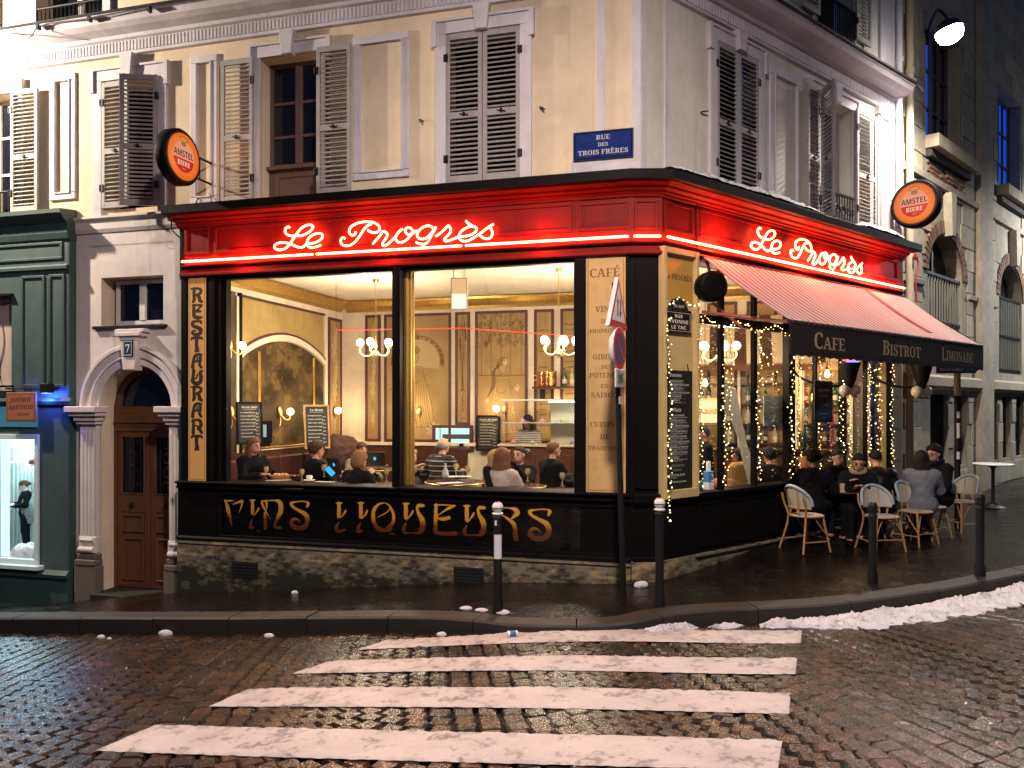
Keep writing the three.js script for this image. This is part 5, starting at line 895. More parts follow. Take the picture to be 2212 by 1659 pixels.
// thin red tube added indoors to stand for neon reflected in the pane
{
  const g = thing('neon_line', 'thin glowing red line added inside both front windows for a neon reflection in the glass', 'neon tube', [0, 0, 0]);
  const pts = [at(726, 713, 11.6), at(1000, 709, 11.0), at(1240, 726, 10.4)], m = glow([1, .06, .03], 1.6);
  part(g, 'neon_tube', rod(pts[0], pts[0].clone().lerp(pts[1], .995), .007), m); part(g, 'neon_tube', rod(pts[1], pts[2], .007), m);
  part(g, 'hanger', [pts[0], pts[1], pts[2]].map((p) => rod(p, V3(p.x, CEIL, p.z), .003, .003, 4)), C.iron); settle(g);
}
// ---- furniture along the walls
{
  const b = FA.thing('banquette', 'long dark red leather bench along the left café wall', 'bench');
  part(b, 'seat', box(LU + .06, LU + .58, .12, .32, -4.6, -.7, .04), C.leather);
  for (let i = 0; i < 5; i++) part(b, 'back_cushion', box(LU + .06, LU + .18, .34, .86, -4.6 + i * .78 + .01, -4.6 + (i + 1) * .78 - .01, .04), C.leather);
  part(b, 'plinth', box(LU + .08, LU + .5, FLOOR, .12, -4.55, -.75), C.mahogany); settle(b);
}
const chalkboard = (seed, title) => canvasTex(256, 512, (x, w, h) => { const r = mulberry(seed); x.fillStyle = '#151514'; x.fillRect(0, 0, w, h); for (let i = 0; i < 40; i++) { x.fillStyle = 'rgba(120,120,110,.05)'; x.beginPath(); x.arc(r() * w, r() * h, 10 + r() * 60, 0, 7); x.fill(); } x.fillStyle = '#d9d2c0'; x.textAlign = 'center'; x.font = 'italic bold 36px serif'; x.fillText(title, w / 2, 56, w - 30); x.fillRect(50, 70, w - 100, 3); x.textAlign = 'left'; x.font = 'italic bold 21px sans-serif'; ['La soupe du jour', 'Croque monsieur', 'Tarte salée, salade', 'Assiette de fromages', 'Planche du chef', 'Le plat du marché', 'Crème brûlée', 'Café gourmand'].forEach((t, i) => { x.fillText(t, 22, 122 + i * 46, w - 80); x.fillText(String(6 + ((seed * 7 + i * 5) % 11)) + ' €', w - 62, 138 + i * 46); }); });
function board(p, wd, ht, turn, tilt, label, seed, frame, title) {
  const g = thing('blackboard', label, 'blackboard', [p.x, p.y, p.z], turn); g.rotation.order = 'YXZ'; g.rotation.x = tilt;
  part(g, 'slate', box(-wd / 2, wd / 2, 0, ht, -.012, .0), mat([.02, .02, .02], .6)); part(g, 'frame', ring(-wd / 2 - .01, wd / 2 + .01, -.01, ht + .01, -.018, .012, .03, .005), frame);
  part(g, 'chalk_lettering', quad(-wd / 2 + .02, wd / 2 - .02, .02, ht - .02, .002), mat([.85, .85, .85], .7, { map: chalkboard(seed, title) }), { keepUV: true }); return g;
}
C.pine = mat([.48, .27, .09], .5, { map: scaled(T.grain, .5) });
board(at(541, 958, 11.9), .42, .62, FA.turn + 1.15, -.06, 'blackboard menu leaning at the left end of the arched mirror', 3, C.black, 'Menu Soir');
board(at(686, 968, 13.2), .42, .72, FA.turn + .85, -.1, 'pine-framed blackboard menu leaning at the right end of the arched mirror', 4, C.pine, 'Le Menu');
{ const [u, v] = FA.pix(1053, 973, BW + .14); board(FA.at(u, v, BW + .14), .43, .64, FA.turn, -.08, 'black chalkboard leaning on the back wall beside the lit kitchen hatch', 5, C.black, 'Carte du Soir'); }
// small screen on the mirror ledge
{ const p = at(570, 936, 12.6), g = thing('small_screen', 'small dark box with a pale green lit screen before the arched mirror', 'screen', [p.x, p.y - .16, p.z], FA.turn + .9); part(g, 'case', box(-.12, .14, 0, .36, -.05, .0, .01), C.black); part(g, 'screen', box(-.10, .04, .10, .30, .001, .005), glow([.55, .85, .58], .5)); part(g, 'stand', box(-.08, .1, -.04, 0, -.08, .05, .01), C.black); }
{ const p = at(735, 982, 13.6), g = new THREE.IcosahedronGeometry(.34, 4), q = g.attributes.position; for (let i = 0; i < q.count; i++) { const x = q.getX(i), y = q.getY(i), z = q.getZ(i), k = .8 + .5 * N(nMid, (x * 500 + 90) | 0, (y * 500 + z * 400) | 0); q.setXYZ(i, x * k * 1.15, Math.max(-.2, y * k * (1.0 - .4 * x)), z * k * .7); } g.computeVertexNormals(); const m = part(scene, 'coat_pile', g, mat([.075, .032, .02], .9, { map: scaled(T.knit, .2) })); m.position.copy(p); tag(m, 'heap of brown coats on the bench before the flower panel', 'coats'); }
// tables
C.tableTop = mat([.07, .028, .015], .25, { map: scaled(T.grain, .5) });
function table(p, r, label, square, group) {
  const g = thing('cafe_table', label, 'table', [p.x, FLOOR, p.z], FA.turn, group), h = p.y - FLOOR;
  part(g, 'tabletop', square ? box(-r, r, h - .03, h, -r * .8, r * .8, .01) : lathe([[0, h], [r - .01, h], [r, h - .01], [r, h - .025], [0, h - .03]], 0, 0, 0, 32), C.tableTop);
  part(g, 'rim', square ? ring(-r, r, -r * .8, r * .8, h - .028, h - .004, .008).map((q) => q.rotateX(-Math.PI / 2).translate(0, 0, 0)).map((q) => q) : new THREE.TorusGeometry(r, .012, 6, 40).rotateX(Math.PI / 2).translate(0, h - .014, 0), C.brass);
  part(g, 'pedestal', lathe([[0, h - .03], [.10, h - .04], [.03, h - .1], [.03, .08], [.05, .05], [.2, .02], [.2, 0], [0, 0]], 0, 0, 0, 16), C.iron); return g;
}
const tb = [
  [at(668, 1046, 10.75), .48, 'dark round café table with the coffee cup, middle of the left window'], [at(560, 1040, 11.05), .34, 'dark small café table at the left end of the left window'], [at(822, 1046, 10.45), .34, 'dark small round table at the right end of the left window'], [at(800, 1012, 12.1), .38, 'dark round table under the open laptop with the blue light'],
  [at(985, 1040, 10.7), .42, 'dark round table before the man in the striped jumper'], [at(1120, 1048, 10.2), .36, 'dark round table before the woman in the pale coat'], [at(1212, 1058, 9.95), .30, 'small round table with bright rim at the right end of the right window'], [at(930, 1012, 12.3), .36, 'dark round table by the foot of the gilded column']];
const T0 = tb.map(([p, r, l]) => table(p, r, l));
function cup(p, label, tilt = 0) { const g = thing('coffee_cup', label, 'cup', [p.x, p.y, p.z], 1.2); part(g, 'cup', lathe([[0, .022], [.026, .022], [.04, .05], [.042, .082], [.038, .082], [.034, .03], [0, .028]], 0, 0, 0, 18), C.china); part(g, 'saucer', lathe([[0, .006], [.04, .006], [.078, .02], [.078, .024], [.04, .012], [0, .012]], 0, 0, 0, 20), C.china); part(g, 'handle', new THREE.TorusGeometry(.018, .005, 6, 12).translate(.052, .055, 0), C.china); return g; }
cup(at(668, 1040, 10.72), 'large white coffee cup and saucer in the middle of the left window'); cup(at(792, 1006, 12.05), 'white coffee cup beside the open laptop with the blue light');
function laptop(p, turn, label) {
  const g = thing('laptop', label, 'laptop', [p.x, p.y, p.z], turn), al = mat([.16, .15, .14], .35, { metal: .7 });
  part(g, 'base', box(-.16, .16, 0, .016, -.01, .22, .006), al);
  const lid = part(g, 'lid', box(-.16, .16, 0, .22, -.008, .0, .004), al); lid.position.set(0, .016, -.01); lid.rotation.x = -.25;
  part(lid, 'lit_emblem', lathe([[0, .002], [.024, .002], [.024, 0]], 0, 0, 0, 16).rotateX(-Math.PI / 2).scale(.8, 1.1, 1).translate(0, .115, -.009), glow([.05, .45, 1], 1.6));
  part(lid, 'screen', box(-.148, .148, .012, .208, .0005, .002), glow([.3, .5, .8], .12)); return g;
}
laptop(at(811, 1008, 12.0), FA.turn + Math.PI + .2, 'open laptop with glowing blue emblem on the table at the right of the left window');
laptop(at(727, 1022, 11.5), FA.turn + Math.PI - .5, 'open laptop with glowing blue emblem behind the fair-haired person');
{ const p = at(713, 1018, 10.9), g = thing('phone', 'bright blue lit phone held by the fair-haired person', 'phone', [p.x, p.y, p.z], .2); g.rotation.z = .75; part(g, 'case', box(-.04, .04, -.075, .075, -.006, .004, .006), C.iron); part(g, 'screen', box(-.036, .036, -.068, .068, .0045, .006), glow([.02, .35, .9], 1.5)); }
const paper = (p, turn, label, name = 'paper') => { const g = thing(name, label, name === 'paper' ? 'paper' : 'plate', [p.x, p.y, p.z], turn); part(g, 'sheet', [box(-.15, .15, .002, .006, -.1, .1), box(-.1, .16, .007, .010, -.06, .12)], C.china); return g; };
paper(at(640, 1046, 10.55), .4, 'white papers lying in front of the coffee cup'); paper(at(700, 1042, 10.7), -.3, 'white papers right of the coffee cup'); paper(at(600, 1038, 10.9), .6, 'pale papers on the small table at the left window end'); paper(at(992, 1030, 10.75), .1, 'white sheet on the table before the striped jumper'); paper(at(970, 1044, 10.4), .5, 'pale menu sheet at the near table edge beside the pale coat');
{ const p = at(607, 1034, 11.0), g = thing('bread_basket', 'orange-brown basket on the small table in the left window', 'basket', [p.x, p.y, p.z], .2); part(g, 'basket', lathe([[0, .0], [.10, .0], [.13, .05], [.12, .05], [.095, .01], [0, .01]], 0, 0, 0, 18).scale(1.3, 1, .8), mat([.45, .2, .06], .7, { map: scaled(T.weave, .05) })); for (let i = 0; i < 4; i++) part(g, 'bread', ball(-.08 + i * .05, .045, (i % 2) * .04 - .02, .035), mat([.55, .33, .13], .8)); }
// ---- glass counter, shelf and bar at the right
{
  const [u0] = FA.pix(1084, 960, -3.9), u1 = .3, v0 = .98;
  const g = FA.thing('glass_counter', 'lit glass display counter on dark wood at the right of the right front window', 'counter');
  part(g, 'base', [box(u0, u1, FLOOR, v0, -4.25, -3.75, .01), ...Array.from({ length: 4 }, (_, i) => box(u0 + .1 + i * .62, u0 + .62 + i * .62, .1, .85, -3.75, -3.735, .006))], C.mahogany);
  part(g, 'top', box(u0 - .03, u1, v0, v0 + .04, -4.28, -3.72, .01), mat([.5, .42, .3], .25));
  part(g, 'glass', [box(u0 + .02, u1, v0 + .04, v0 + .78, -3.76, -3.752), box(u0 + .02, u0 + .028, v0 + .04, v0 + .78, -4.2, -3.77)], C.pane);
  part(g, 'shelf', [box(u0 + .05, u1, v0 + .40, v0 + .412, -4.2, -3.8), box(u0 + .03, u1, v0 + .78, v0 + .81, -4.25, -3.74)], mat([.7, .8, .8], .2, { metal: .2 }));
  part(g, 'light_strip', box(u0 + .85, u1 - .05, v0 + .755, v0 + .775, -3.86, -3.80), glow([1, .9, .62], 5));
  part(g, 'back_panel', box(u0 + .8, u1, v0 + .04, v0 + .78, -4.24, -4.22), mat([.62, .60, .5], .5));
  const r = mulberry(9); for (let i = 0; i < 16; i++) { const u = lerp(u0 + .1, u1 - .1, (i + .5) / 16), s = i % 2; part(g, 'dish', [lathe([[0, 0], [.05, 0], [.07, .03], [.05, .01], [0, .01]], u, v0 + (s ? .413 : .041), -3.95 - .1 * r(), 12), ball(u, v0 + (s ? .44 : .07), -3.97, .04, 8, 6)], mat([.2 + .5 * r(), .2 + .4 * r(), .15 + .4 * r()], .4)); }
  settle(g); lamp(FA.at(-.45, v0 + .70, -3.7), [1, .88, .6], .5, 3);
  const sh = FA.thing('shelf', 'narrow shelf with copper pot and bottles over the glass counter', 'shelf'), su = FA.pix(1152, 850, -4.4)[0], sv = 1.98; part(sh, 'board', box(su, su + 1.1, sv, sv + .04, -4.75, -4.3, .008), C.mahogany); part(sh, 'bracket', [box(su + .1, su + .13, sv - .2, sv, -4.78, -4.5), box(su + .9, su + .93, sv - .2, sv, -4.78, -4.5)], C.iron); settle(sh);
  const cp = FA.at(su + .22, sv + .04, -4.5), pot = thing('copper_pot', 'polished copper pot on the shelf over the glass counter', 'pot', cp.toArray()); part(pot, 'pot', lathe([[0, 0], [.17, 0], [.18, .02], [.18, .26], [.19, .27], [.17, .27], [.165, .03], [0, .02]], 0, 0, 0, 24), mat([.75, .33, .14], .2, { metal: 1 })); part(pot, 'handle', tube([[-.18, .2, 0], [-.23, .2, 0], [-.23, .12, 0], [-.18, .12, 0]], .008), C.brass);
  // bottles: one shape, many copies
  const bottleGeo = clean(lathe([[0, 0], [.036, 0], [.038, .01], [.038, .17], [.03, .2], [.014, .23], [.013, .29], [.016, .29], [.016, .305], [0, .305]], 0, 0, 0, 12)); boxUV(bottleGeo);
  const cols = [[.02, .07, .02], [.25, .12, .03], [.04, .03, .02], [.45, .38, .2], [.30, .05, .03], [.1, .2, .16], [.6, .58, .5]].map((c) => mat(c, .12));
  const words = ['green', 'amber', 'black', 'straw-coloured', 'red', 'sea-green', 'clear'];
  const put = (p, k, where) => { const b = thing('bottle', words[k] + ' glass bottle ' + where, 'bottle', p.toArray(), 0); part(b, 'glass', bottleGeo, cols[k], { raw: true }); part(b, 'label', lathe([[.0388, .05], [.0388, .12]], 0, 0, 0, 12), mat([.6, .55, .4], .7)); tag(b, null, null, 'bottles of the café'); b.scale.setScalar(.9 + .25 * r()); };
  put(FA.at(su + .55, sv + .04, -4.5), 0, 'standing right of the copper pot on the shelf'); put(FA.at(su + .68, sv + .04, -4.52), 3, 'standing at the right end of the shelf with the copper pot');
  // bar back seen through the windows on street B
  const bar = FA.thing('bar_shelves', 'warm lit wall shelves full of bottles behind the bar', 'shelves');
  part(bar, 'back', box(.35, 3.1, .9, 2.35, BW + .005, BW + .03), mat([.55, .36, .14], .4)); for (const v of [1.05, 1.38, 1.72, 2.06]) part(bar, 'shelf_board', box(.35, 3.0, v - .03, v, BW + .03, BW + .26), C.mahogany);
  for (const u of [.35, 1.25, 2.1, 3.0]) part(bar, 'upright', box(u, u + .05, .9, 2.35, BW + .03, BW + .28, .006), C.cream);
  settle(bar);
  let n = 0; const places = ['top', 'second', 'third'];
  for (const [vi, v] of [1.72, 1.38, 1.05].entries()) for (let u = .48; u < 2.95; u += .155) { if (Math.abs(u - 1.27) < .06 || Math.abs(u - 2.12) < .06) continue; put(FA.at(u + R(-.02, .02), v, BW + .14), n++ % 7, `on the ${places[vi]} bar shelf, ${u < 1.27 ? 'left' : u < 2.12 ? 'middle' : 'right'} bay`); }
  const br = FA.thing('bar_counter', 'dark wooden bar counter before the bottle shelves', 'bar'); part(br, 'body', box(.55, 2.7, FLOOR, .95, -4.0, -3.75, .01), C.mahogany); part(br, 'top', box(.5, 2.75, .95, 1.0, -4.05, -3.68, .012), C.tableTop); settle(br);
  const can = FA.thing('bar_canopy', 'brown and cream striped cloth canopy over the bar', 'canopy'), stripes = tex(64, (i) => (i % 32) < 15 ? [.07, .03, .012] : [.62, .50, .32]); const sm = stripes.clone(); sm.repeat.set(1 / .8, 1); sm.needsUpdate = true;
  part(can, 'cloth', (() => { const q = new THREE.PlaneGeometry(2.9, 1.05), p = q.attributes.position, a = q.attributes.uv; q.rotateX(-.62); q.translate(1.6, 2.77, -4.35); for (let i = 0; i < p.count; i++) a.setXY(i, p.getX(i), 0); return q; })(), mat([1, 1, 1], .85, { map: sm }), { keepUV: true });
  const wv = []; for (let i = 0; i <= 60; i++) { const u = .15 + 2.9 * i / 60; wv.push([u, 2.20 + .05 * Math.abs(Math.sin(u * 6.5))]); } part(can, 'valance', prism([[.15, 2.36], [3.05, 2.36], ...wv.reverse()], -4.06, -4.05), mat([.10, .045, .02], .9)); settle(can);
  // pastry case, hanging bulbs, curtain, poster, odds on the sill
  const case_ = FA.thing('pastry_case', 'small glowing pastry case on the bar at the left of the street windows', 'display case'), ku = FA.pix(1503, 880, -3.85)[0]; part(case_, 'frame', [...ring(ku, ku + .44, 1.36, 1.80, -4.0, -3.70, .025), box(ku, ku + .44, 1.0, 1.36, -4.0, -3.72, .01)], C.brass); part(case_, 'light_panel', box(ku + .03, ku + .41, 1.40, 1.78, -3.98, -3.965), glow([1, .72, .36], 1.3)); for (let i = 0; i < 5; i++) part(case_, 'pastry', ball(ku + .07 + i * .075, 1.58, -3.85, .045), mat([.6, .36, .14], .7)); part(case_, 'shelf', box(ku + .03, ku + .41, 1.52, 1.535, -3.95, -3.72), C.china); settle(case_);
  const pend = (p, label, cd) => { const g = thing('pendant_lamp', label, 'hanging lamp', p.toArray()); part(g, 'bulb', lathe([[0, -.07], [.035, -.055], [.045, -.02], [.03, .02], [.016, .05], [0, .055]], 0, 0, 0, 14), glow([1, .66, .26], 9)); part(g, 'cord', [rod([0, .05, 0], [0, 3.55 - p.y, 0], .004), lathe([[.02, .05], [.02, .1], [0, .1]], 0, 0, 0, 10)], C.iron); lamp(p.clone().add(V3(0, -.01, .14)), [1, .62, .28], cd, 4); };
  pend(at(1523, 826, 12.2), 'bare warm bulb hanging before the bottles behind the first pane', 2.4); pend(at(1787, 806, 12.4), 'bare warm bulb hanging above the chalk sign', 2.0);
}
{
  const F = FB, cu = FB.thing('curtain', 'pale cloth curtain tied aside between the window posts under the awning', 'curtain'), pts = [[1563, 830], [1588, 838], [1600, 900], [1612, 960], [1632, 1010], [1640, 1036], [1618, 1050], [1606, 1000], [1596, 950], [1578, 900], [1565, 880]].map(([x, y]) => F.pix(x, y, -.25));
  part(cu, 'cloth', prism(pts, -.27, -.23, .015), mat([.62, .60, .44], .9, { map: scaled(T.plaster, .5), bump: scaled(T.grain, .2), bs: .01 })); settle(cu);
  const po = FB.thing('poster', 'pale printed poster hung in the window left of the thick black post', 'poster'), c = [[1650, 855], [1692, 843], [1692, 905], [1650, 920]].map(([x, y]) => F.pix(x, y, -.12));
  const [a0, b0] = c[0], [a1] = c[1], bl = c[3][1];
  const t = labelPanel(256, 320, '#9fb3a8', (x, w, h) => { const r = mulberry(31); for (let i = 0; i < 60; i++) { x.fillStyle = ['rgba(230,220,160,.35)', 'rgba(90,120,120,.35)', 'rgba(220,200,150,.5)', 'rgba(60,70,60,.3)'][i & 3]; x.fillRect(r() * w, r() * h * (i < 20 ? 1 : .6) + (i < 20 ? 0 : h * .4), 10 + r() * 60, 8 + r() * 30); } x.strokeStyle = 'rgba(240,240,220,.9)'; x.lineWidth = 6; x.beginPath(); x.moveTo(20, 60); x.bezierCurveTo(60, 10, 90, 110, 120, 40); x.bezierCurveTo(150, 10, 180, 90, 230, 40); x.stroke(); x.fillStyle = 'rgba(245,240,215,.9)'; x.font = 'italic bold 40px serif'; x.fillText('Concert', 50, 130); x.font = 'bold 30px serif'; x.fillText('samedi', 80, 290); });
  part(po, 'sheet', box(a0, a1, bl, b0, -.128, -.122), C.china); part(po, 'print', quad(a0 + .005, a1 - .005, bl + .005, b0 - .005, -.1205), new THREE.MeshPhysicalMaterial({ map: t, roughness: .7, transmission: .35, thickness: 0 }), { keepUV: true }); part(po, 'rail', rod([a0 - .03, b0 + .01, -.125], [a1 + .03, b0 + .01, -.125], .008), C.pine); settle(po);
  const hs = FB.thing('hanging_sign', 'dark chalk sign HAPPY HOUR hanging in the window right of the thick black post', 'sign'), [h0, h3] = F.pix(1760, 822, .12), [h1, h2] = F.pix(1799, 912, .12);
  part(hs, 'board', box(h0, h1, h2, h3, .105, .12, .004), mat([.012, .016, .02], .5));
  const th = labelPanel(200, 420, '#12171c', (x, w, h) => { x.fillStyle = '#9aa4a8'; x.textAlign = 'center'; x.font = 'bold 44px sans-serif'; x.fillText('HAPPY', w / 2, 110); x.font = 'italic bold 40px serif'; x.fillText('hour', w / 2, 158); x.font = 'bold 22px sans-serif'; x.fillText('17h - 20h', w / 2, 250); x.fillStyle = '#1f4f66'; x.fillRect(10, 300, w - 20, 108); x.fillStyle = '#b8c6ca'; x.font = 'bold 24px sans-serif'; x.fillText('Cocktails', w / 2, 345); x.fillText('6 €', w / 2, 385); });
  part(hs, 'chalk_lettering', quad(h0 + .01, h1 - .01, h2 + .01, h3 - .01, .122), mat([.85, .85, .85], .6, { map: th }), { keepUV: true }); part(hs, 'cord', [rod([h0 + .03, h3, .112], [h0 + .03, 2.66, .06], .004), rod([h1 - .03, h3, .112], [h1 - .03, 2.66, .06], .004)], C.iron); settle(hs);
  const chair = FB.thing('armchair', 'mustard yellow upholstered chair back against the window under the awning', 'armchair'), [k0, kt] = F.pix(1578, 1000, -.32), [k1, kb] = F.pix(1628, 1052, -.32); part(chair, 'backrest', prism([[k0, FLOOR + .35], [k0 + .02, kt - .05], [k0 + .1, kt], [k1 - .1, kt], [k1 - .02, kt - .05], [k1, FLOOR + .35]], -.40, -.28, .03), mat([.42, .22, .035], .9, { map: scaled(T.knit, .3), bump: scaled(T.plasterBump, .4), bs: .01 })); part(chair, 'seat', box(k0, k1, FLOOR + .28, FLOOR + .42, -.9, -.4, .04), mat([.42, .22, .035], .9)); for (const [x, z] of [[k0 + .05, -.36], [k1 - .05, -.36], [k0 + .05, -.85], [k1 - .05, -.85]]) part(chair, 'leg', rod([x, FLOOR, z], [x, FLOOR + .3, z], .02), C.mahogany); settle(chair);
  const sill = (px, label, name, geos, cat) => { const [u] = F.pix(px, 1050, -.14), g = FB.thing(name, label, cat); geos(g, u); return settle(g); };
  sill(1510, 'small green pot on the window sill beside the menu board', 'pot', (g, u) => part(g, 'pot', lathe([[0, 0], [.05, 0], [.06, .12], [.05, .12], [0, .11]], u, .605, -.15, 14), mat([.05, .28, .2], .4)), 'pot');
  sill(1531, 'blue and white carton with a white neck on the window sill', 'carton', (g, u) => { part(g, 'box', box(u - .05, u + .05, .605, .84, -.19, -.10, .006), mat([.06, .22, .55], .5)); part(g, 'neck', lathe([[.03, 0], [.03, .12], [0, .13]], u, .84, -.145, 12), C.china); part(g, 'white_band', box(u - .051, u + .051, .61, .70, -.191, -.099), C.china); }, 'carton');
  sill(1549, 'round orange pot on the window sill against the first post', 'pot', (g, u) => part(g, 'pot', lathe([[0, 0], [.05, .01], [.065, .06], [.05, .12], [0, .13]], u, .605, -.15, 14), mat([.45, .13, .05], .4)), 'pot');
  // plant and shelf goods behind the right panes
  const pl = FB.thing('potted_plant', 'leafy pot plant behind the panes above the seated group', 'plant'), [qu, qv] = F.pix(1742, 985, -.5); part(pl, 'pot', lathe([[0, 0], [.09, 0], [.12, .2], [.1, .2], [0, .18]], qu, qv - .2, -.5, 16), mat([.4, .17, .06], .7)); const lf = []; const r = mulberry(12); for (let i = 0; i < 60; i++) { const q = new THREE.PlaneGeometry(.03, .13).translate(0, .07, 0).rotateX(.3 + r() * .8).rotateY(r() * 6.28).translate(qu + (r() - .5) * .12, qv + r() * .3, -.5 + (r() - .5) * .12); lf.push(q); } part(pl, 'foliage', lf, mat([.04, .075, .02], .6)); part(pl, 'stand', box(qu - .15, qu + .15, FLOOR, qv - .2, -.65, -.35, .01), C.mahogany); settle(pl);
  const wp = FB.thing('white_pillar', 'narrow cream pillar inside, right of the thick black post', 'pillar'), [wu] = F.pix(1735, 900, -.7); part(wp, 'shaft', box(wu - .1, wu + .12, FLOOR, 3.7, -.95, -.75, .01), C.cream); part(wp, 'moulding', ring(wu - .06, wu + .08, .3, 3.2, -.75, -.74, .02), C.gold); settle(wp);
  const p2 = F.at(F.pix(1757, 866, -.7)[0], F.pix(1757, 866, -.7)[1], -.72); sconce(p2, FB.turn, 'globe wall lamp on the cream pillar behind the street panes', -1, .5);
  const rk = FB.thing('magazine_rack', 'rack of red and white cards behind the panes over the seated group', 'rack'), [ru, rv] = F.pix(1800, 935, -.55); part(rk, 'frame', ring(ru - .1, ru + .35, rv - .35, rv + .35, -.6, -.57, .02), C.iron); for (let i = 0; i < 9; i++) part(rk, 'card', box(ru - .06 + (i % 3) * .13, ru + .05 + (i % 3) * .13, rv - .32 + ((i / 3) | 0) * .22, rv - .14 + ((i / 3) | 0) * .22, -.57, -.56), mat(i % 3 === 0 ? [.5, .08, .05] : i % 3 === 1 ? [.65, .62, .55] : [.12, .3, .4], .6)); part(rk, 'foot', box(ru - .05, ru + .3, FLOOR, rv - .35, -.62, -.55), C.iron); settle(rk);
  const dr = FB.thing('screen_panel', 'dark teal hanging cloth behind the panes near the cream end panel', 'screen'), [du0, dv1] = F.pix(1834, 880, -.5), [du1] = F.pix(1905, 880, -.5); part(dr, 'cloth', box(du0, du1, FLOOR, dv1, -.52, -.5), mat([.05, .075, .065], .9)); part(dr, 'rail', rod([du0 - .05, dv1 + .01, -.51], [du1 + .05, dv1 + .01, -.51], .012), C.brass); settle(dr);
}
{ // glasses and carafes on the tables
  const proto = thing('wine_glass', 'stemmed glass on the dark table with the coffee cup', 'glass', at(652, 1040, 10.85).toArray(), 0, 'glasses on the café tables');
  part(proto, 'bowl', lathe([[.006, .075], [.03, .10], [.036, .135], [.030, .17], [.028, .17], [.033, .135], [.027, .104], [0, .08]], 0, 0, 0, 16), mat([.4, .3, .16], .08)); part(proto, 'stem', lathe([[0, 0], [.032, .002], [.004, .01], [.004, .076], [0, .08]], 0, 0, 0, 14), mat([.45, .4, .3], .1));
  for (const [px, py, Z, l] of [[700, 1030, 11.0, 'stemmed glass at the right of the coffee cup table'], [575, 1034, 11.1, 'stemmed glass on the left window end table'], [985, 1028, 10.85, 'stemmed glass before the striped jumper'], [1010, 1034, 10.7, 'stemmed glass on the near side of the striped jumper table'], [1215, 1050, 9.98, 'stemmed glass on the bright-rimmed table at the right'], [1140, 1040, 10.3, 'stemmed glass beside the pale knitted coat'], [835, 1040, 10.5, 'stemmed glass on the right end table of the left window']]) copyOf(proto, l, at(px, py, Z).toArray());
  const c = thing('carafe', 'water carafe on the table before the striped jumper', 'carafe', at(962, 1034, 10.75).toArray()); part(c, 'glass', lathe([[0, .004], [.045, .006], [.05, .05], [.04, .11], [.016, .15], [.016, .2], [.024, .21]], 0, 0, 0, 18), mat([.35, .4, .42], .06)); part(c, 'neck_ring', new THREE.TorusGeometry(.018, .004, 6, 16).rotateX(Math.PI / 2).translate(0, .17, 0), C.china);
}
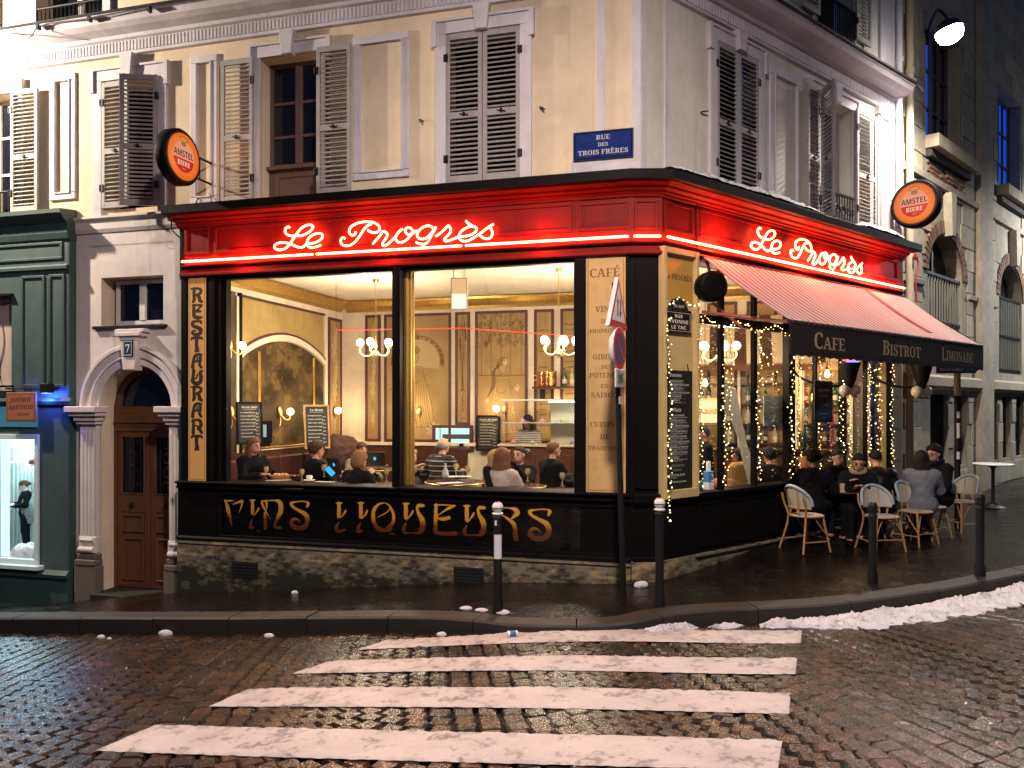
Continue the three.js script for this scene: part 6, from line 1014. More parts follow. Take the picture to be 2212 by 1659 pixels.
// ------------------------------------------------------------------ neighbours: green shop at the left
{
  const s = FA.thing('green_shop', 'dark green wooden shop front with a cold white lit display window at the left edge', 'shop'), w = -.15, uE = -8.205;
  C.green = mat([.062, .098, .098], .55, { map: scaled(T.paint, 1.2) }); C.greenTrim = mat([.042, .08, .078], .5, { map: scaled(T.paint, 1) });
  part(s, 'front_board', prism([[-13, -2.3], [-13, 4.5], [uE, 4.5], [uE, -2.3]], w - .15, w, 0, [[[-9.62, -.68], [-9.62, 1.25], [-8.72, 1.25], [-8.72, -.68]], [[-10.2, 1.9], [-10.2, 3.33], [-9.24, 3.33], [-9.24, 1.9]]]), C.green);
  part(s, 'cornice', mould([[w, 4.1], [w + .03, 4.12], [w + .05, 4.2], [w + .05, 4.34], [w + .12, 4.40], [w + .18, 4.46], [w + .18, 4.52], [w - .14, 4.56], [w - .14, 4.1]], -13, uE + .03), C.greenTrim);
  part(s, 'fascia_moulding', mould([[w, 3.66], [w + .04, 3.68], [w + .04, 3.72], [w, 3.75]], -13, uE), C.greenTrim);
  part(s, 'band', mould([[w, 1.68], [w + .05, 1.69], [w + .07, 1.74], [w + .05, 1.78], [w, 1.79]], -13, uE + .09), C.greenTrim);
  part(s, 'panel_moulding', [...ring(-9.05, -8.62, 1.95, 3.6, w, w + .02, .04, .006), ...ring(-8.55, -8.26, 1.95, 3.6, w, w + .02, .04, .006), ...ring(-9.6, -8.3, 3.82, 4.08, w, w + .02, .04, .006)], C.greenTrim);
  part(s, 'side_board', box(uE - .002, uE + .02, -2.3, 4.46, WA, w - .002), C.greenTrim);
  part(s, 'plinth', [box(-13, uE + .012, -2.2, -.86, w, w + .02, .006), mould([[w, -.86], [w + .06, -.85], [w + .07, -.80], [w, -.74]], -13, uE + .02)], C.greenTrim);
  part(s, 'side_window', [...ring(-10.2, -9.24, 1.9, 3.33, w - .12, w - .06, .07), box(-10.2, -9.24, 1.9, 3.33, w - .14, w - .12)], mat([.42, .32, .28], .7));
  part(s, 'window_grille', [-9.98, -9.72, -9.46].flatMap((u) => [tube([[u, 1.86, w + .04], [u + .06, 2.3, w + .06], [u - .05, 2.7, w + .06], [u + .03, 3.1, w + .06], [u, 3.42, w + .04]], .012, 24, 6), new THREE.TorusGeometry(.06, .01, 6, 14).translate(u, 2.1, w + .05)]).concat([box(-10.2, -9.2, 3.32, 3.35, w, w + .06), box(-10.2, -9.2, 1.95, 1.98, w, w + .06)]), C.iron);
  // lit display window
  part(s, 'display_frame', ring(-9.62, -8.72, -.68, 1.25, w - .06, w + .03, .075, .006), mat([.55, .66, .68], .5));
  part(s, 'display_sill', box(-9.7, -8.64, -.745, -.68, w - .1, w + .12, .01), mat([.5, .6, .62], .5));
  part(s, 'display_box', [box(-11.2, -8.72, -.74, -.70, w - .95, w - .152), box(-11.2, -8.72, 1.25, 1.29, w - .95, w - .152), box(-11.24, -11.2, -.74, 1.29, w - .95, w - .152), box(-8.72, -8.68, -.74, 1.29, w - .95, w - .152), box(-11.24, -8.68, -.74, 1.29, w - .99, w - .95)], mat([.75, .76, .76], .8));
  part(s, 'pane', box(-9.55, -8.79, -.61, 1.18, w - .03, w - .024), C.pane);
  part(s, 'display_light', box(-10.4, -8.9, 1.19, 1.235, w - .62, w - .28), glow([.62, .93, 1], 6));
  part(s, 'lit_side_panel', box(-9.56, -9.41, -.6, 1.17, w - .12, w - .10), glow([.60, .92, 1], 1.3));
  part(s, 'curtain', Array.from({ length: 26 }, (_, i) => rod([-10.75 + i * .042, -.68, w - .88 - .02 * (i & 1)], [-10.75 + i * .042, .98, w - .88 - .02 * (i & 1)], .026, .026, 6)), mat([.48, .45, .42], .9));
  part(s, 'lit_sign_band', box(-9.75, -8.75, 1.36, 1.66, w + .002, w + .02), glow([.06, .25, .34], .5));
  settle(s);
  const L = FA.at(-9.6, 1.17, w - .45), r = new THREE.RectAreaLight(new THREE.Color().setRGB(.52, .90, 1), 60, 1.4, .3); r.position.copy(L); r.lookAt(FA.at(-9.3, -1.2, w + 2.2)); scene.add(r);
  lamp(FA.at(-9.7, .95, w - .6), [.46, .88, 1], 2.2, 3); lamp(FA.at(-8.5, 1.80, w + .13), [.03, .10, 1], 1.5, 1.5);
  { const g = FA.thing('wall_spotlight', 'blue spot lamp on a thin arm over the green shop window', 'wall lamp'); part(g, 'arm', [rod([-9.27, 1.93, w + .06], [-8.55, 1.925, w + .10], .012), rod([-9.27, 1.93, w], [-9.27, 1.93, w + .07], .014)], C.iron); part(g, 'lamp_box', box(-8.56, -8.42, 1.86, 2.0, w + .03, w + .16, .015), C.iron); part(g, 'bulb', box(-8.54, -8.44, 1.85, 1.858, w + .06, w + .14), glow([.1, .25, 1], 4)); settle(g); }
  { const g = FA.thing('hanging_sign', 'brown wooden sign with handwritten jeweller name over the green shop window', 'sign'), t = labelPanel(256, 230, '#a5603f', (x, ww, h) => { x.strokeStyle = '#4a2416'; x.lineWidth = 4; x.strokeRect(6, 6, ww - 12, h - 12); x.fillStyle = '#2c1610'; x.textAlign = 'center'; x.font = 'italic bold 50px sans-serif'; x.save(); x.rotate(-.04); x.fillText('JÉRÉMIE', 122, 78); x.fillText('BARTHOD', 122, 140, 220); x.font = 'italic bold 34px serif'; x.fillText('bijoux', 140, 192); x.restore(); });
    part(g, 'board', box(-9.215, -8.665, 1.44, 1.87, w + .09, w + .12, .008), mat([.24, .10, .05], .7)); part(g, 'lettering', quad(-9.2, -8.68, 1.455, 1.855, w + .122), mat([.8, .8, .8], .7, { map: t }), { keepUV: true }); part(g, 'hook', [rod([-9.1, 1.87, w + .105], [-9.1, 1.93, w + .08], .006), rod([-8.78, 1.87, w + .105], [-8.78, 1.93, w + .09], .006)], C.iron); settle(g); }
  const hat = (u, v, c, l) => { const g = thing('hat', l, 'hat', FA.at(FA.pix(u, 1075, w - .55)[0], v, w - .55).toArray(), FA.turn); part(g, 'crown', ball(0, 0, 0, .09, 14, 10).scale(1.1, .8, 1), mat(c, .9)); part(g, 'brim', lathe([[0, -.03], [.15, -.05], [.155, -.045], [0, -.02]], 0, 0, 0, 20), mat(c, .9)); part(g, 'hanger', rod([0, .06, 0], [0, 1.27 - v, 0], .004, .004, 4), C.iron); };
  hat(76, .80, [.12, .035, .02], 'brown felt hat hanging at the right of the lit shop display'); hat(46, .84, [.6, .58, .55], 'white felt hat hanging in the middle of the lit shop display');
}
// ------------------------------------------------------------------ stone house at the right
{
  const s = FS.thing('stone_house', 'tall grey stone house with barred arched windows beyond the café', 'house'), F = FS;
  C.ashlar = [[.42, .36, .27], [.38, .33, .25], [.46, .39, .28], [.34, .30, .24]].map((c) => mat(c, .9, { map: scaled(T.stone, 1.3), bump: scaled(T.plasterBump, .6), bs: .006 }));
  const A = C.ashlar[0], wallM = mat([.34, .30, .23], .92, { map: scaled(T.stone, 2), bump: scaled(T.plasterBump, .8), bs: .006 });
  const arch = (u0, u1, vb, vs, rise) => { const p = []; p.push([u0, vb], [u0, vs]); for (let i = 1; i < 20; i++) { const a = Math.PI * (1 - i / 20); p.push([(u0 + u1) / 2 + (u1 - u0) / 2 * Math.cos(a), vs + rise * Math.sin(a)]); } p.push([u1, vs], [u1, vb]); return p; };
  const bays = [[1.36, 3.40], [6.1, 8.1], [11, 13], [15.8, 17.8]], tops = [[1.26, 3.3], [5.95, 7.95], [10.9, 12.9], [15.7, 17.7]];
  const low = [[.95, 1.25], [1.5, 2.55], [2.9, 3.75], [5.45, 6.0], [6.35, 7.1], [7.5, 8.3], [11, 12.5], [15, 17]];
  const holes = [...bays.map(([a, b]) => arch(a, b, 2.45, 4.25, .8)), ...tops.map(([a, b]) => [[a, 6.76], [a, 9.1], [b, 9.1], [b, 6.76]]), ...low.slice(1).map(([a, b]) => [[a, .45], [a, 1.9], [b, 1.9], [b, .45]])];
  part(s, 'wall', prism([[.05, -1], [.05, 13], [24, 13], [24, -1]], -.5, 0, 0, holes), wallM);
  // ashlar blocks, laid round the openings
  const busy = (u, v) => bays.some(([a, b]) => u > a - .3 && u < b + .3 && v > 2.4 && v < 4.3 + 1.05 * Math.sqrt(Math.max(0, 1 - ((u - (a + b) / 2) / ((b - a) / 2 + .32)) ** 2))) || tops.some(([a, b]) => u > a - .06 && u < b + .06 && v > 5.75 && v < 9.2) || low.some(([a, b]) => u > a - .02 && u < b + .02 && v > .4 && v < 1.95);
  for (let r = 0, v = -.55; v < 11.5; r++) {
    const h = .46; if (!(v > 1.85 && v < 2.4)) for (let u = .1 + (r % 2) * .42; u < 10; ) {
      const L = R(.7, .95); let a = u, b = Math.min(u + L, 10); const n = 14; let free = [];
      for (let i = 0; i < n; i++) { const q = lerp(a, b, (i + .5) / n); free.push(!busy(q, v + h * .25) && !busy(q, v + h * .75)); }
      const i0 = free.indexOf(true); let i1 = i0; while (i1 >= 0 && i1 < n && free[i1]) i1++;
      if (i0 >= 0 && i1 - i0 > 3) { const a2 = lerp(a, b, i0 / n) + .006, b2 = lerp(a, b, i1 / n) - .006; part(s, 'stone_block', box(a2, b2, v + .006, v + h - .006, -.02, R(.018, .03), .008), C.ashlar[(rnd() * 4) | 0]); }
      u += L;
    }
    v += h;
  }
  // pilasters, ledges
  for (const u of [4.28, 9.2]) part(s, 'pilaster', [box(u, u + .9, -1, 5.3, 0, .14, .01), box(u - .0, u + .9, 5.3, 13, 0, .12, .01)], A);
  for (const [a, b] of [[.1, 4.28], [5.18, 9.2], [10.1, 24]]) { part(s, 'ledge', mould([[0, 1.98], [.12, 2.0], [.16, 2.06], [.16, 2.22], [.1, 2.26], [0, 2.28]], a, b), A); part(s, 'string_course', mould([[0, 5.88], [.08, 5.9], [.1, 6.0], [0, 6.04]], a, b), A); }
  for (const [a, b] of [[.1, 1.05], [3.72, 4.28], [5.18, 5.8], [8.4, 9.2]]) part(s, 'string_course', mould([[0, 3.9], [.07, 3.92], [.08, 4.0], [0, 4.04]], a, b), A);
  part(s, 'cornice', mould([[0, 12.4], [.3, 12.5], [.5, 12.8], [.5, 12.95], [0, 13.1]], 0, 24), A);
  const brick = [[.16, .075, .045], [.20, .095, .055], [.13, .065, .045], [.22, .12, .075]].map((c) => mat(c, .9, { map: scaled(T.stone, .5), bump: scaled(T.plasterBump, .2), bs: .004 }));
  for (const [k, [a, b]] of bays.slice(0, 2).entries()) {
    const um = (a + b) / 2, hw = (b - a) / 2;   // brick arch over the window, keystone
    for (let i = 0; i < 26; i++) { const t = (i + .5) / 26; if (Math.abs(t - .5) < .05) continue; const q = Math.PI * (1 - t), g = box(-.05, .05, 0, .26, -.02, .035, .006).rotateZ(q - Math.PI / 2).translate(um + (hw + .02) * Math.cos(q), 4.25 + .82 * Math.sin(q), 0); part(s, 'brick', g, brick[(rnd() * 4) | 0]); }
    part(s, 'keystone', prism([[um - .1, 5.02], [um + .1, 5.02], [um + .17, 5.86], [um - .17, 5.86]], 0, .16, .01), A);
    part(s, 'dark_room', box(a - .2, b + .2, 2.3, 5.2, -.75, -.7), C.dark);
    const f = part(s, 'window', [...ring(a, b, 2.45, 4.25, -.32, -.25, .07), box(um - .04, um + .04, 2.45, 5.0, -.32, -.24), box(a, b, 4.2, 4.28, -.32, -.22)], C.whitePaint.clone()); f.material = mat([.10, .10, .10], .6);
    part(f, 'pane', box(a + .05, b - .05, 2.5, 5.1, -.30, -.29), C.paneDark);
    for (let i = 0; i < 13; i++) part(s, 'window_bar', rod([a + .08 + i * (b - a - .16) / 12, 2.45, -.06], [a + .08 + i * (b - a - .16) / 12, 4.25, -.06], .019, .019, 6), mat([.16, .15, .12], .6));
    for (const v of [2.5, 3.3, 4.2]) part(s, 'grille_rail', box(a, b, v, v + .06, -.09, -.03, .006), C.iron);
  }
  { const [a] = bays[1], cy = glow([.10, .75, .85], 1.1); for (const v of [2.5, 3.05, 3.6]) { part(s, 'lit_window_strip', box(a + .14, a + .24, v, v + .48, -.28, -.27), cy); part(s, 'lit_window_strip', box(a + .30, a + .38, v, v + .48, -.28, -.27), cy); } }
  const blue = mat([.015, .05, .30], .12, {}); blue.emissive.setRGB(.006, .06, .5); blue.emissiveIntensity = .8;
  for (const [k, [a, b]] of tops.slice(0, 2).entries()) {
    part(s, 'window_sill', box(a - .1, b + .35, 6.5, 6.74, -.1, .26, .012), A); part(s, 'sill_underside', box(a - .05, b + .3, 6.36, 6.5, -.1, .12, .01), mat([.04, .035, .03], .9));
    part(s, 'dark_room', box(a - .2, b + .2, 6.6, 9.3, -.75, -.7), C.dark);
    const um = (a + b) / 2, f = part(s, 'window', [...ring(a, b, 6.76, 9.1, -.32, -.24, .07), box(um - .05, um + .05, 6.8, 9.1, -.32, -.22), ...[.33, .66].map((q) => box(a, b, lerp(6.8, 9.1, q) - .02, lerp(6.8, 9.1, q) + .02, -.31, -.24)), ...[.25, .75].map((q) => box(lerp(a, b, q) - .02, lerp(a, b, q) + .02, 6.8, 9.1, -.31, -.24))], mat([.06, .065, .075], .6));
    for (let i = 0; i < 4; i++) for (let j = 0; j < 3; j++) part(f, 'pane', box(lerp(a, b, i / 4) + .05, lerp(a, b, (i + 1) / 4) - .05, lerp(6.8, 9.1, j / 3) + .04, lerp(6.8, 9.1, (j + 1) / 3) - .04, -.29, -.285), i < 2 || k ? blue : C.paneDark);
  }
  for (let r = 0; r < 7; r++) for (let i = 0; i < 9; i++) { const u = 1.3 + i * .235 + (r % 2) * .11; if (rnd() < .12) continue; part(s, 'brick', box(u, u + .22, 5.82 + r * .075, 5.82 + r * .075 + .064, -.01, R(.02, .045), .006), brick[(rnd() * 4) | 0]); }
  for (const [a, b] of low.slice(1)) { part(s, 'dark_room', box(a - .05, b + .05, .4, 1.95, -.42, -.4), C.dark); part(s, 'basement_grille', Array.from({ length: Math.round((b - a) / .09) }, (_, i) => rod([a + .05 + i * .09, .45, -.1], [a + .05 + i * .09, 1.9, -.1], .012, .012, 5)), C.iron); }
  part(s, 'wall_conduit', [rod([.55, 7.55, .05], [.95, 7.5, .05], .02), box(.5, .56, 7.5, 7.6, 0, .08)], C.trim);
  settle(s);
  const dp = FS.thing('downpipe', 'beige downpipe between the cream house and the stone house', 'downpipe'); part(dp, 'pipe', rod([.14, -.4, .10], [.14, 13, .10], .065, .065, 14), mat([.42, .34, .24], .6)); for (const v of [2.2, 5.2, 7.6]) part(dp, 'collar', lathe([[.065, -.05], [.09, -.04], [.09, .04], [.065, .05]], .14, v, .10, 14), mat([.36, .29, .2], .6)); part(dp, 'clamp', box(.05, .23, 5.05, 5.1, 0, .2, .006), C.iron); settle(dp);
}
// ------------------------------------------------------------------ round beer signs
{
  const face = (flip) => canvasTex(512, 512, (x, w) => {
    x.fillStyle = '#0b0806'; x.fillRect(0, 0, w, w); const c = 256; x.translate(c, c); if (flip) x.scale(1, 1);
    const g = x.createRadialGradient(0, 0, 100, 0, 0, 240); g.addColorStop(0, '#ff9a2a'); g.addColorStop(1, '#f0641a'); x.fillStyle = g; x.beginPath(); x.arc(0, 0, 236, 0, 7); x.fill();
    x.strokeStyle = '#c8501a'; x.lineWidth = 3; x.beginPath(); x.arc(0, 0, 222, 0, 7); x.stroke(); x.beginPath(); x.arc(0, 0, 172, 0, 7); x.stroke();
    x.save(); x.beginPath(); x.arc(0, 0, 158, 0, 7); x.clip(); x.fillStyle = '#e8967a'; x.fillRect(-160, -160, 320, 320); x.fillStyle = '#c01a1a'; x.fillRect(-160, 22, 320, 140); x.fillStyle = '#a86a3a'; x.beginPath(); x.ellipse(0, -128, 40, 22, 0, 0, 7); x.fill(); x.restore();
    x.fillStyle = '#e08a3a'; x.fillRect(-66, -196, 132, 44); x.strokeStyle = '#7c3a16'; x.lineWidth = 6; x.beginPath(); x.ellipse(0, -176, 60, 26, 0, 0, 7); x.stroke();
    x.textAlign = 'center'; x.fillStyle = '#24100c'; x.font = 'bold 92px sans-serif'; x.fillText('AMSTEL', 0, 2, 300); x.fillStyle = '#f3c8b0'; x.font = 'bold 70px sans-serif'; x.fillText('BIERE', 0, 92, 220); x.fillStyle = '#e08a6a'; x.font = 'bold 26px sans-serif'; x.fillText('1870', 0, 132);
    x.fillStyle = '#c8501a'; for (let i = 0; i < 40; i++) { const a = i / 40 * 6.28; x.beginPath(); x.arc(197 * Math.cos(a), 197 * Math.sin(a), 5, 0, 7); x.fill(); }
  });
  const t = face(), m = new THREE.MeshStandardMaterial({ color: 0x221008, map: t, roughness: .4, emissiveMap: t, emissive: 0xffffff, emissiveIntensity: .8 });
  const sign = (F, u, v, wc, r, wallW, label, side) => {
    const g = thing('round_sign', label, 'sign', F.at(u, v, wc).toArray(), F.turn, null), R90 = (q) => q.rotateZ(-Math.PI / 2);
    part(g, 'case', R90(lathe([[0, -.085], [r * .93, -.085], [r, -.06], [r, .06], [r * .93, .085], [0, .085]], 0, 0, 0, 48)), C.black);
    for (const s of [-1, 1]) { const d = new THREE.CircleGeometry(r * .90, 48).rotateY(s * Math.PI / 2).translate(s * .088, 0, 0); part(g, 'lit_sign_face', d, m, { keepUV: true }); }
    const a = wallW - wc; part(g, 'bracket', [rod([0, r * .35, -r * .85], [0, r * .35, a], .016), rod([0, -r * .45, -r * .8], [0, -r * .45, a], .016), rod([0, r * .35, -r * 1.18], [0, -r * .45, -r * 1.18], .012), box(-.03, .03, r * .22, r * .48, a, a + .03), box(-.03, .03, -r * .58, -r * .32, a, a + .03)], C.iron);
    lamp(F.at(u + side * .5, v, wc), [1, .42, .10], .5, 10);
  };
  sign(FA, -5.87, 4.93, .42, .365, WA, 'round lit orange beer sign on the wall left of the neon lettering', 1);
  sign(FB, 6.45, 5.06, .15, .40, WB, 'round lit orange beer sign on the wall above the right end of the awning', -1);
  const cb = FA.thing('cable', 'tangle of loose cables on the wall under the left round beer sign', 'cable'); part(cb, 'cable', [tube([[-6.05, 4.62, WA + .03], [-6.1, 4.5, WA + .06], [-5.95, 4.4, WA + .05], [-5.75, 4.48, WA + .07], [-5.6, 4.38, WA + .05]], .008, 40, 5), tube([[-5.9, 4.65, WA + .03], [-5.85, 4.52, WA + .06], [-5.98, 4.42, WA + .05], [-6.2, 4.36, WA + .3]], .007, 40, 5), tube([[-6.23, 4.3, .08], [-6.28, 4.1, .02], [-6.2, 3.9, -.2], [-6.19, 3.3, -.27]], .010, 40, 5)], C.iron); part(cb, 'junction_box', box(-6.0, -5.72, 4.40, 4.46, WA + .02, WA + .1, .01), C.zinc); settle(cb);
  const rib = FS.thing('ribbon', 'red ribbon tied to the downpipe beside the awning', 'ribbon'); part(rib, 'bow', [ball(.12, 4.3, .2, .05, 8, 6).scale(1, 1, 1), tube([[.12, 4.3, .2], [.2, 4.22, .22], [.14, 3.9, .2], [.18, 3.5, .2]], .016, 20, 5), tube([[.12, 4.3, .2], [.06, 4.36, .22], [.08, 4.24, .2]], .018, 14, 5)], mat([.32, .03, .03], .8)); settle(rib);
}
// ------------------------------------------------------------------ snow on the café cornice
{
  const line = (u0, u1) => (t) => { const p = FB.at(lerp(u0, u1, t), 0, .245); return [p.x, -p.z, -FB.n[0], -FB.n[1], () => 4.385]; };
  const w = (a) => () => a;
  tag(snowBand(scene, 'snow_strip', line(-.12, 3.3), w(.2), (t) => .14 * Math.sin(Math.PI * clamp(t * 1.02, .01, .99)) ** .35, 140, 8, 21), 'long strip of snow on the red cornice above the awning neon', 'snow', 'snow strips on the café cornice');
  tag(snowBand(scene, 'snow_strip', line(4.35, 5.9), w(.24), (t) => .17 * Math.sin(Math.PI * clamp(t * 1.02, .01, .99)) ** .35, 90, 8, 22), 'short strip of snow at the right end of the red cornice', 'snow', 'snow strips on the café cornice');
}
// ------------------------------------------------------------------ traffic sign post
{
  const [bx, bZ] = hit(1347, 1288, paveY), by = paveY(bx, bZ), top = at(1327, 600, bZ - .12), post = thing('traffic_sign_post', 'leaning post with triangle two-way sign, round no-parking sign and stickered plate', 'traffic sign', [bx, by, -bZ]);
  const b0 = V3(0, 0, 0), t0 = top.clone().sub(V3(bx, by, -bZ)), along = (py) => { const k = (880 - py) / 1700 * bZ + 1.65 - by; return b0.clone().lerp(t0, k / t0.y); };
  part(post, 'pole', rod(b0, t0.clone().multiplyScalar(.985), .032, .03, 12), C.iron);
  const turn = 1.13, put = (g, c) => g.rotateY(turn).translate(c.x + .03, c.y, c.z + .04);
  const red = mat([.42, .012, .015], .4), white = mat([.62, .6, .62], .45), c1 = along(667), tri = (s, lift = 0) => [[-.34 * s, -.24 * s + lift], [.34 * s, -.24 * s + lift], [0, .34 * s + lift]];
  part(post, 'triangle_plate', put(prism(tri(.92), -.045, .0, .008), c1), white); part(post, 'red_border', put(prism(tri(.90), .001, .003, 0), c1), red); part(post, 'white_field', put(prism(tri(.64), .004, .006, 0), c1), white);
  part(post, 'arrow', [put(prism([[-.055, -.1], [-.035, -.1], [-.035, .04], [-.02, .04], [-.045, .10], [-.07, .04], [-.055, .04]], .007, .009), c1), put(prism([[.035, .08], [.055, .08], [.055, -.05], [.07, -.05], [.045, -.11], [.02, -.05], [.035, -.05]], .007, .009), c1)], C.black);
  const c2 = along(755), disc = (r, w0, w1) => new THREE.CylinderGeometry(r, r, w1 - w0, 40).rotateX(Math.PI / 2).translate(0, 0, (w0 + w1) / 2);
  part(post, 'round_plate', put(disc(.225, -.045, .0), c2), white); part(post, 'red_ring', put(disc(.218, .001, .003), c2), red); part(post, 'blue_field', put(disc(.165, .004, .006), c2), mat([.012, .02, .12], .4)); part(post, 'red_bar', put(box(-.16, .16, -.018, .018, .007, .009).rotateZ(-.78), c2), red);
  const c3 = along(818), gr = labelPanel(128, 128, '#b9bcc2', (x, w) => { const r = mulberry(5); x.strokeStyle = '#20242c'; for (let i = 0; i < 14; i++) { x.lineWidth = 2 + r() * 6; x.beginPath(); x.moveTo(r() * w, r() * w); x.bezierCurveTo(r() * w, r() * w, r() * w, r() * w, r() * w, r() * w); x.stroke(); } });
  part(post, 'small_plate', put(box(-.15, .15, -.1, .1, -.02, 0, .01), c3), white); part(post, 'sticker', put(quad(-.14, .14, -.09, .09, .002), c3), mat([.8, .8, .8], .5, { map: gr }), { keepUV: true });
  part(post, 'pole_sticker', put(box(-.03, .03, -.04, .04, -.005, .0), along(865).add(V3(-.01, 0, .0))), white);
}
// direction sign at the far right
{
  const p = at(2068, 1000, 12.6), y0 = paveY(p.x, 12.6), g = thing('direction_sign', 'blue arrow direction sign on a stickered post under the awning end', 'street sign', [p.x, y0, p.z], -.2), h = 1.65 + 92 / 1700 * 12.6 - y0;
  part(g, 'post', rod([0, 0, 0], [0, h, 0], .045, .045, 12), C.iron); part(g, 'grey_sleeve', rod([0, h - .5, 0], [0, h - .1, 0], .05, .05, 12), mat([.3, .28, .2], .6));
  part(g, 'plate', prism([[-.33, h - .14], [.24, h - .14], [.33, h - .03], [.24, h + .09], [-.33, h + .09]], .05, .07, .004), mat([.03, .10, .2], .4));
  const t = labelPanel(300, 110, '#1d4a72', (x, w, hh) => { x.fillStyle = '#b9c8d4'; x.font = 'bold 34px sans-serif'; x.fillText('Pl. du Tertre', 20, 46, 220); x.fillText('Sacré-Cœur →', 20, 92, 260); });
  part(g, 'lettering', quad(-.32, .24, h - .13, h + .08, .0715), mat([.8, .8, .8], .4, { map: t }), { keepUV: true });
  for (const [v, a, c] of [[h - .8, .1, [.6, .6, .62]], [h - 1.05, .24, [.55, .53, .5]], [h - 1.45, .12, [.62, .6, .6]]]) part(g, 'sticker', new THREE.CylinderGeometry(.047, .047, a, 12, 1, true, -.5, 1.1).translate(0, v, 0), mat(c, .6));
}
// bollards
{
  const make = (px, py, Z, h, ballTop, label) => {
    const p = at(px, py, Z), g = thing('bollard', label, 'bollard', [p.x, paveY(p.x, Z) - .02, p.z], 0, 'bollards along the kerb');
    part(g, 'post', lathe([[.055, 0], [.055, .12], [.042, .14], [.042, h - .18], [.05, h - .17], [.05, h - .15], [.04, h - .14], ...(ballTop ? [[.025, h - .13], [0, h - .13]] : [[.046, h - .12], [.05, h - .05], [.042, h - .01], [0, h]])], 0, 0, 0, 16), C.iron);
    if (ballTop) { part(g, 'collar', lathe([[.03, h - .135], [.055, h - .125], [.055, h - .11], [.025, h - .10]], 0, 0, 0, 16), mat([.6, .58, .58], .5)); part(g, 'ball', ball(0, h - .055, 0, .056, 18, 12), mat([.62, .60, .60], .45)); part(g, 'ball_groove', new THREE.TorusGeometry(.0555, .004, 6, 24).rotateX(Math.PI / 2).translate(0, h - .06, 0), C.iron); part(g, 'red_cap', new THREE.SphereGeometry(.0575, 14, 4, 0, 6.3, 0, .5).translate(0, h - .055, 0), mat([.4, .02, .03], .5)); }
    return g;
  };
  const b = make(1075, 1320, 7.8, 1.12, true, 'black bollard with white ball and torn sticker before the wine lettering');
  part(b, 'sticker', new THREE.CylinderGeometry(.0435, .0435, .24, 14, 1, true, -.9, 2.1).translate(0, .68, 0), mat([.55, .56, .62], .6)); part(b, 'tape', new THREE.CylinderGeometry(.0435, .0435, .08, 10, 1, true, -.7, .5).translate(0, .93, 0), mat([.6, .58, .58], .6));
  make(1425, 1305, 7.8, 1.10, true, 'black bollard with white ball at the corner below the chalk menu');
  make(1885, 1260, 8.74, .92, false, 'plain black bollard in front of the rattan chairs'); make(2117, 1245, 8.5, .92, false, 'plain black bollard at the right end of the terrace');
}
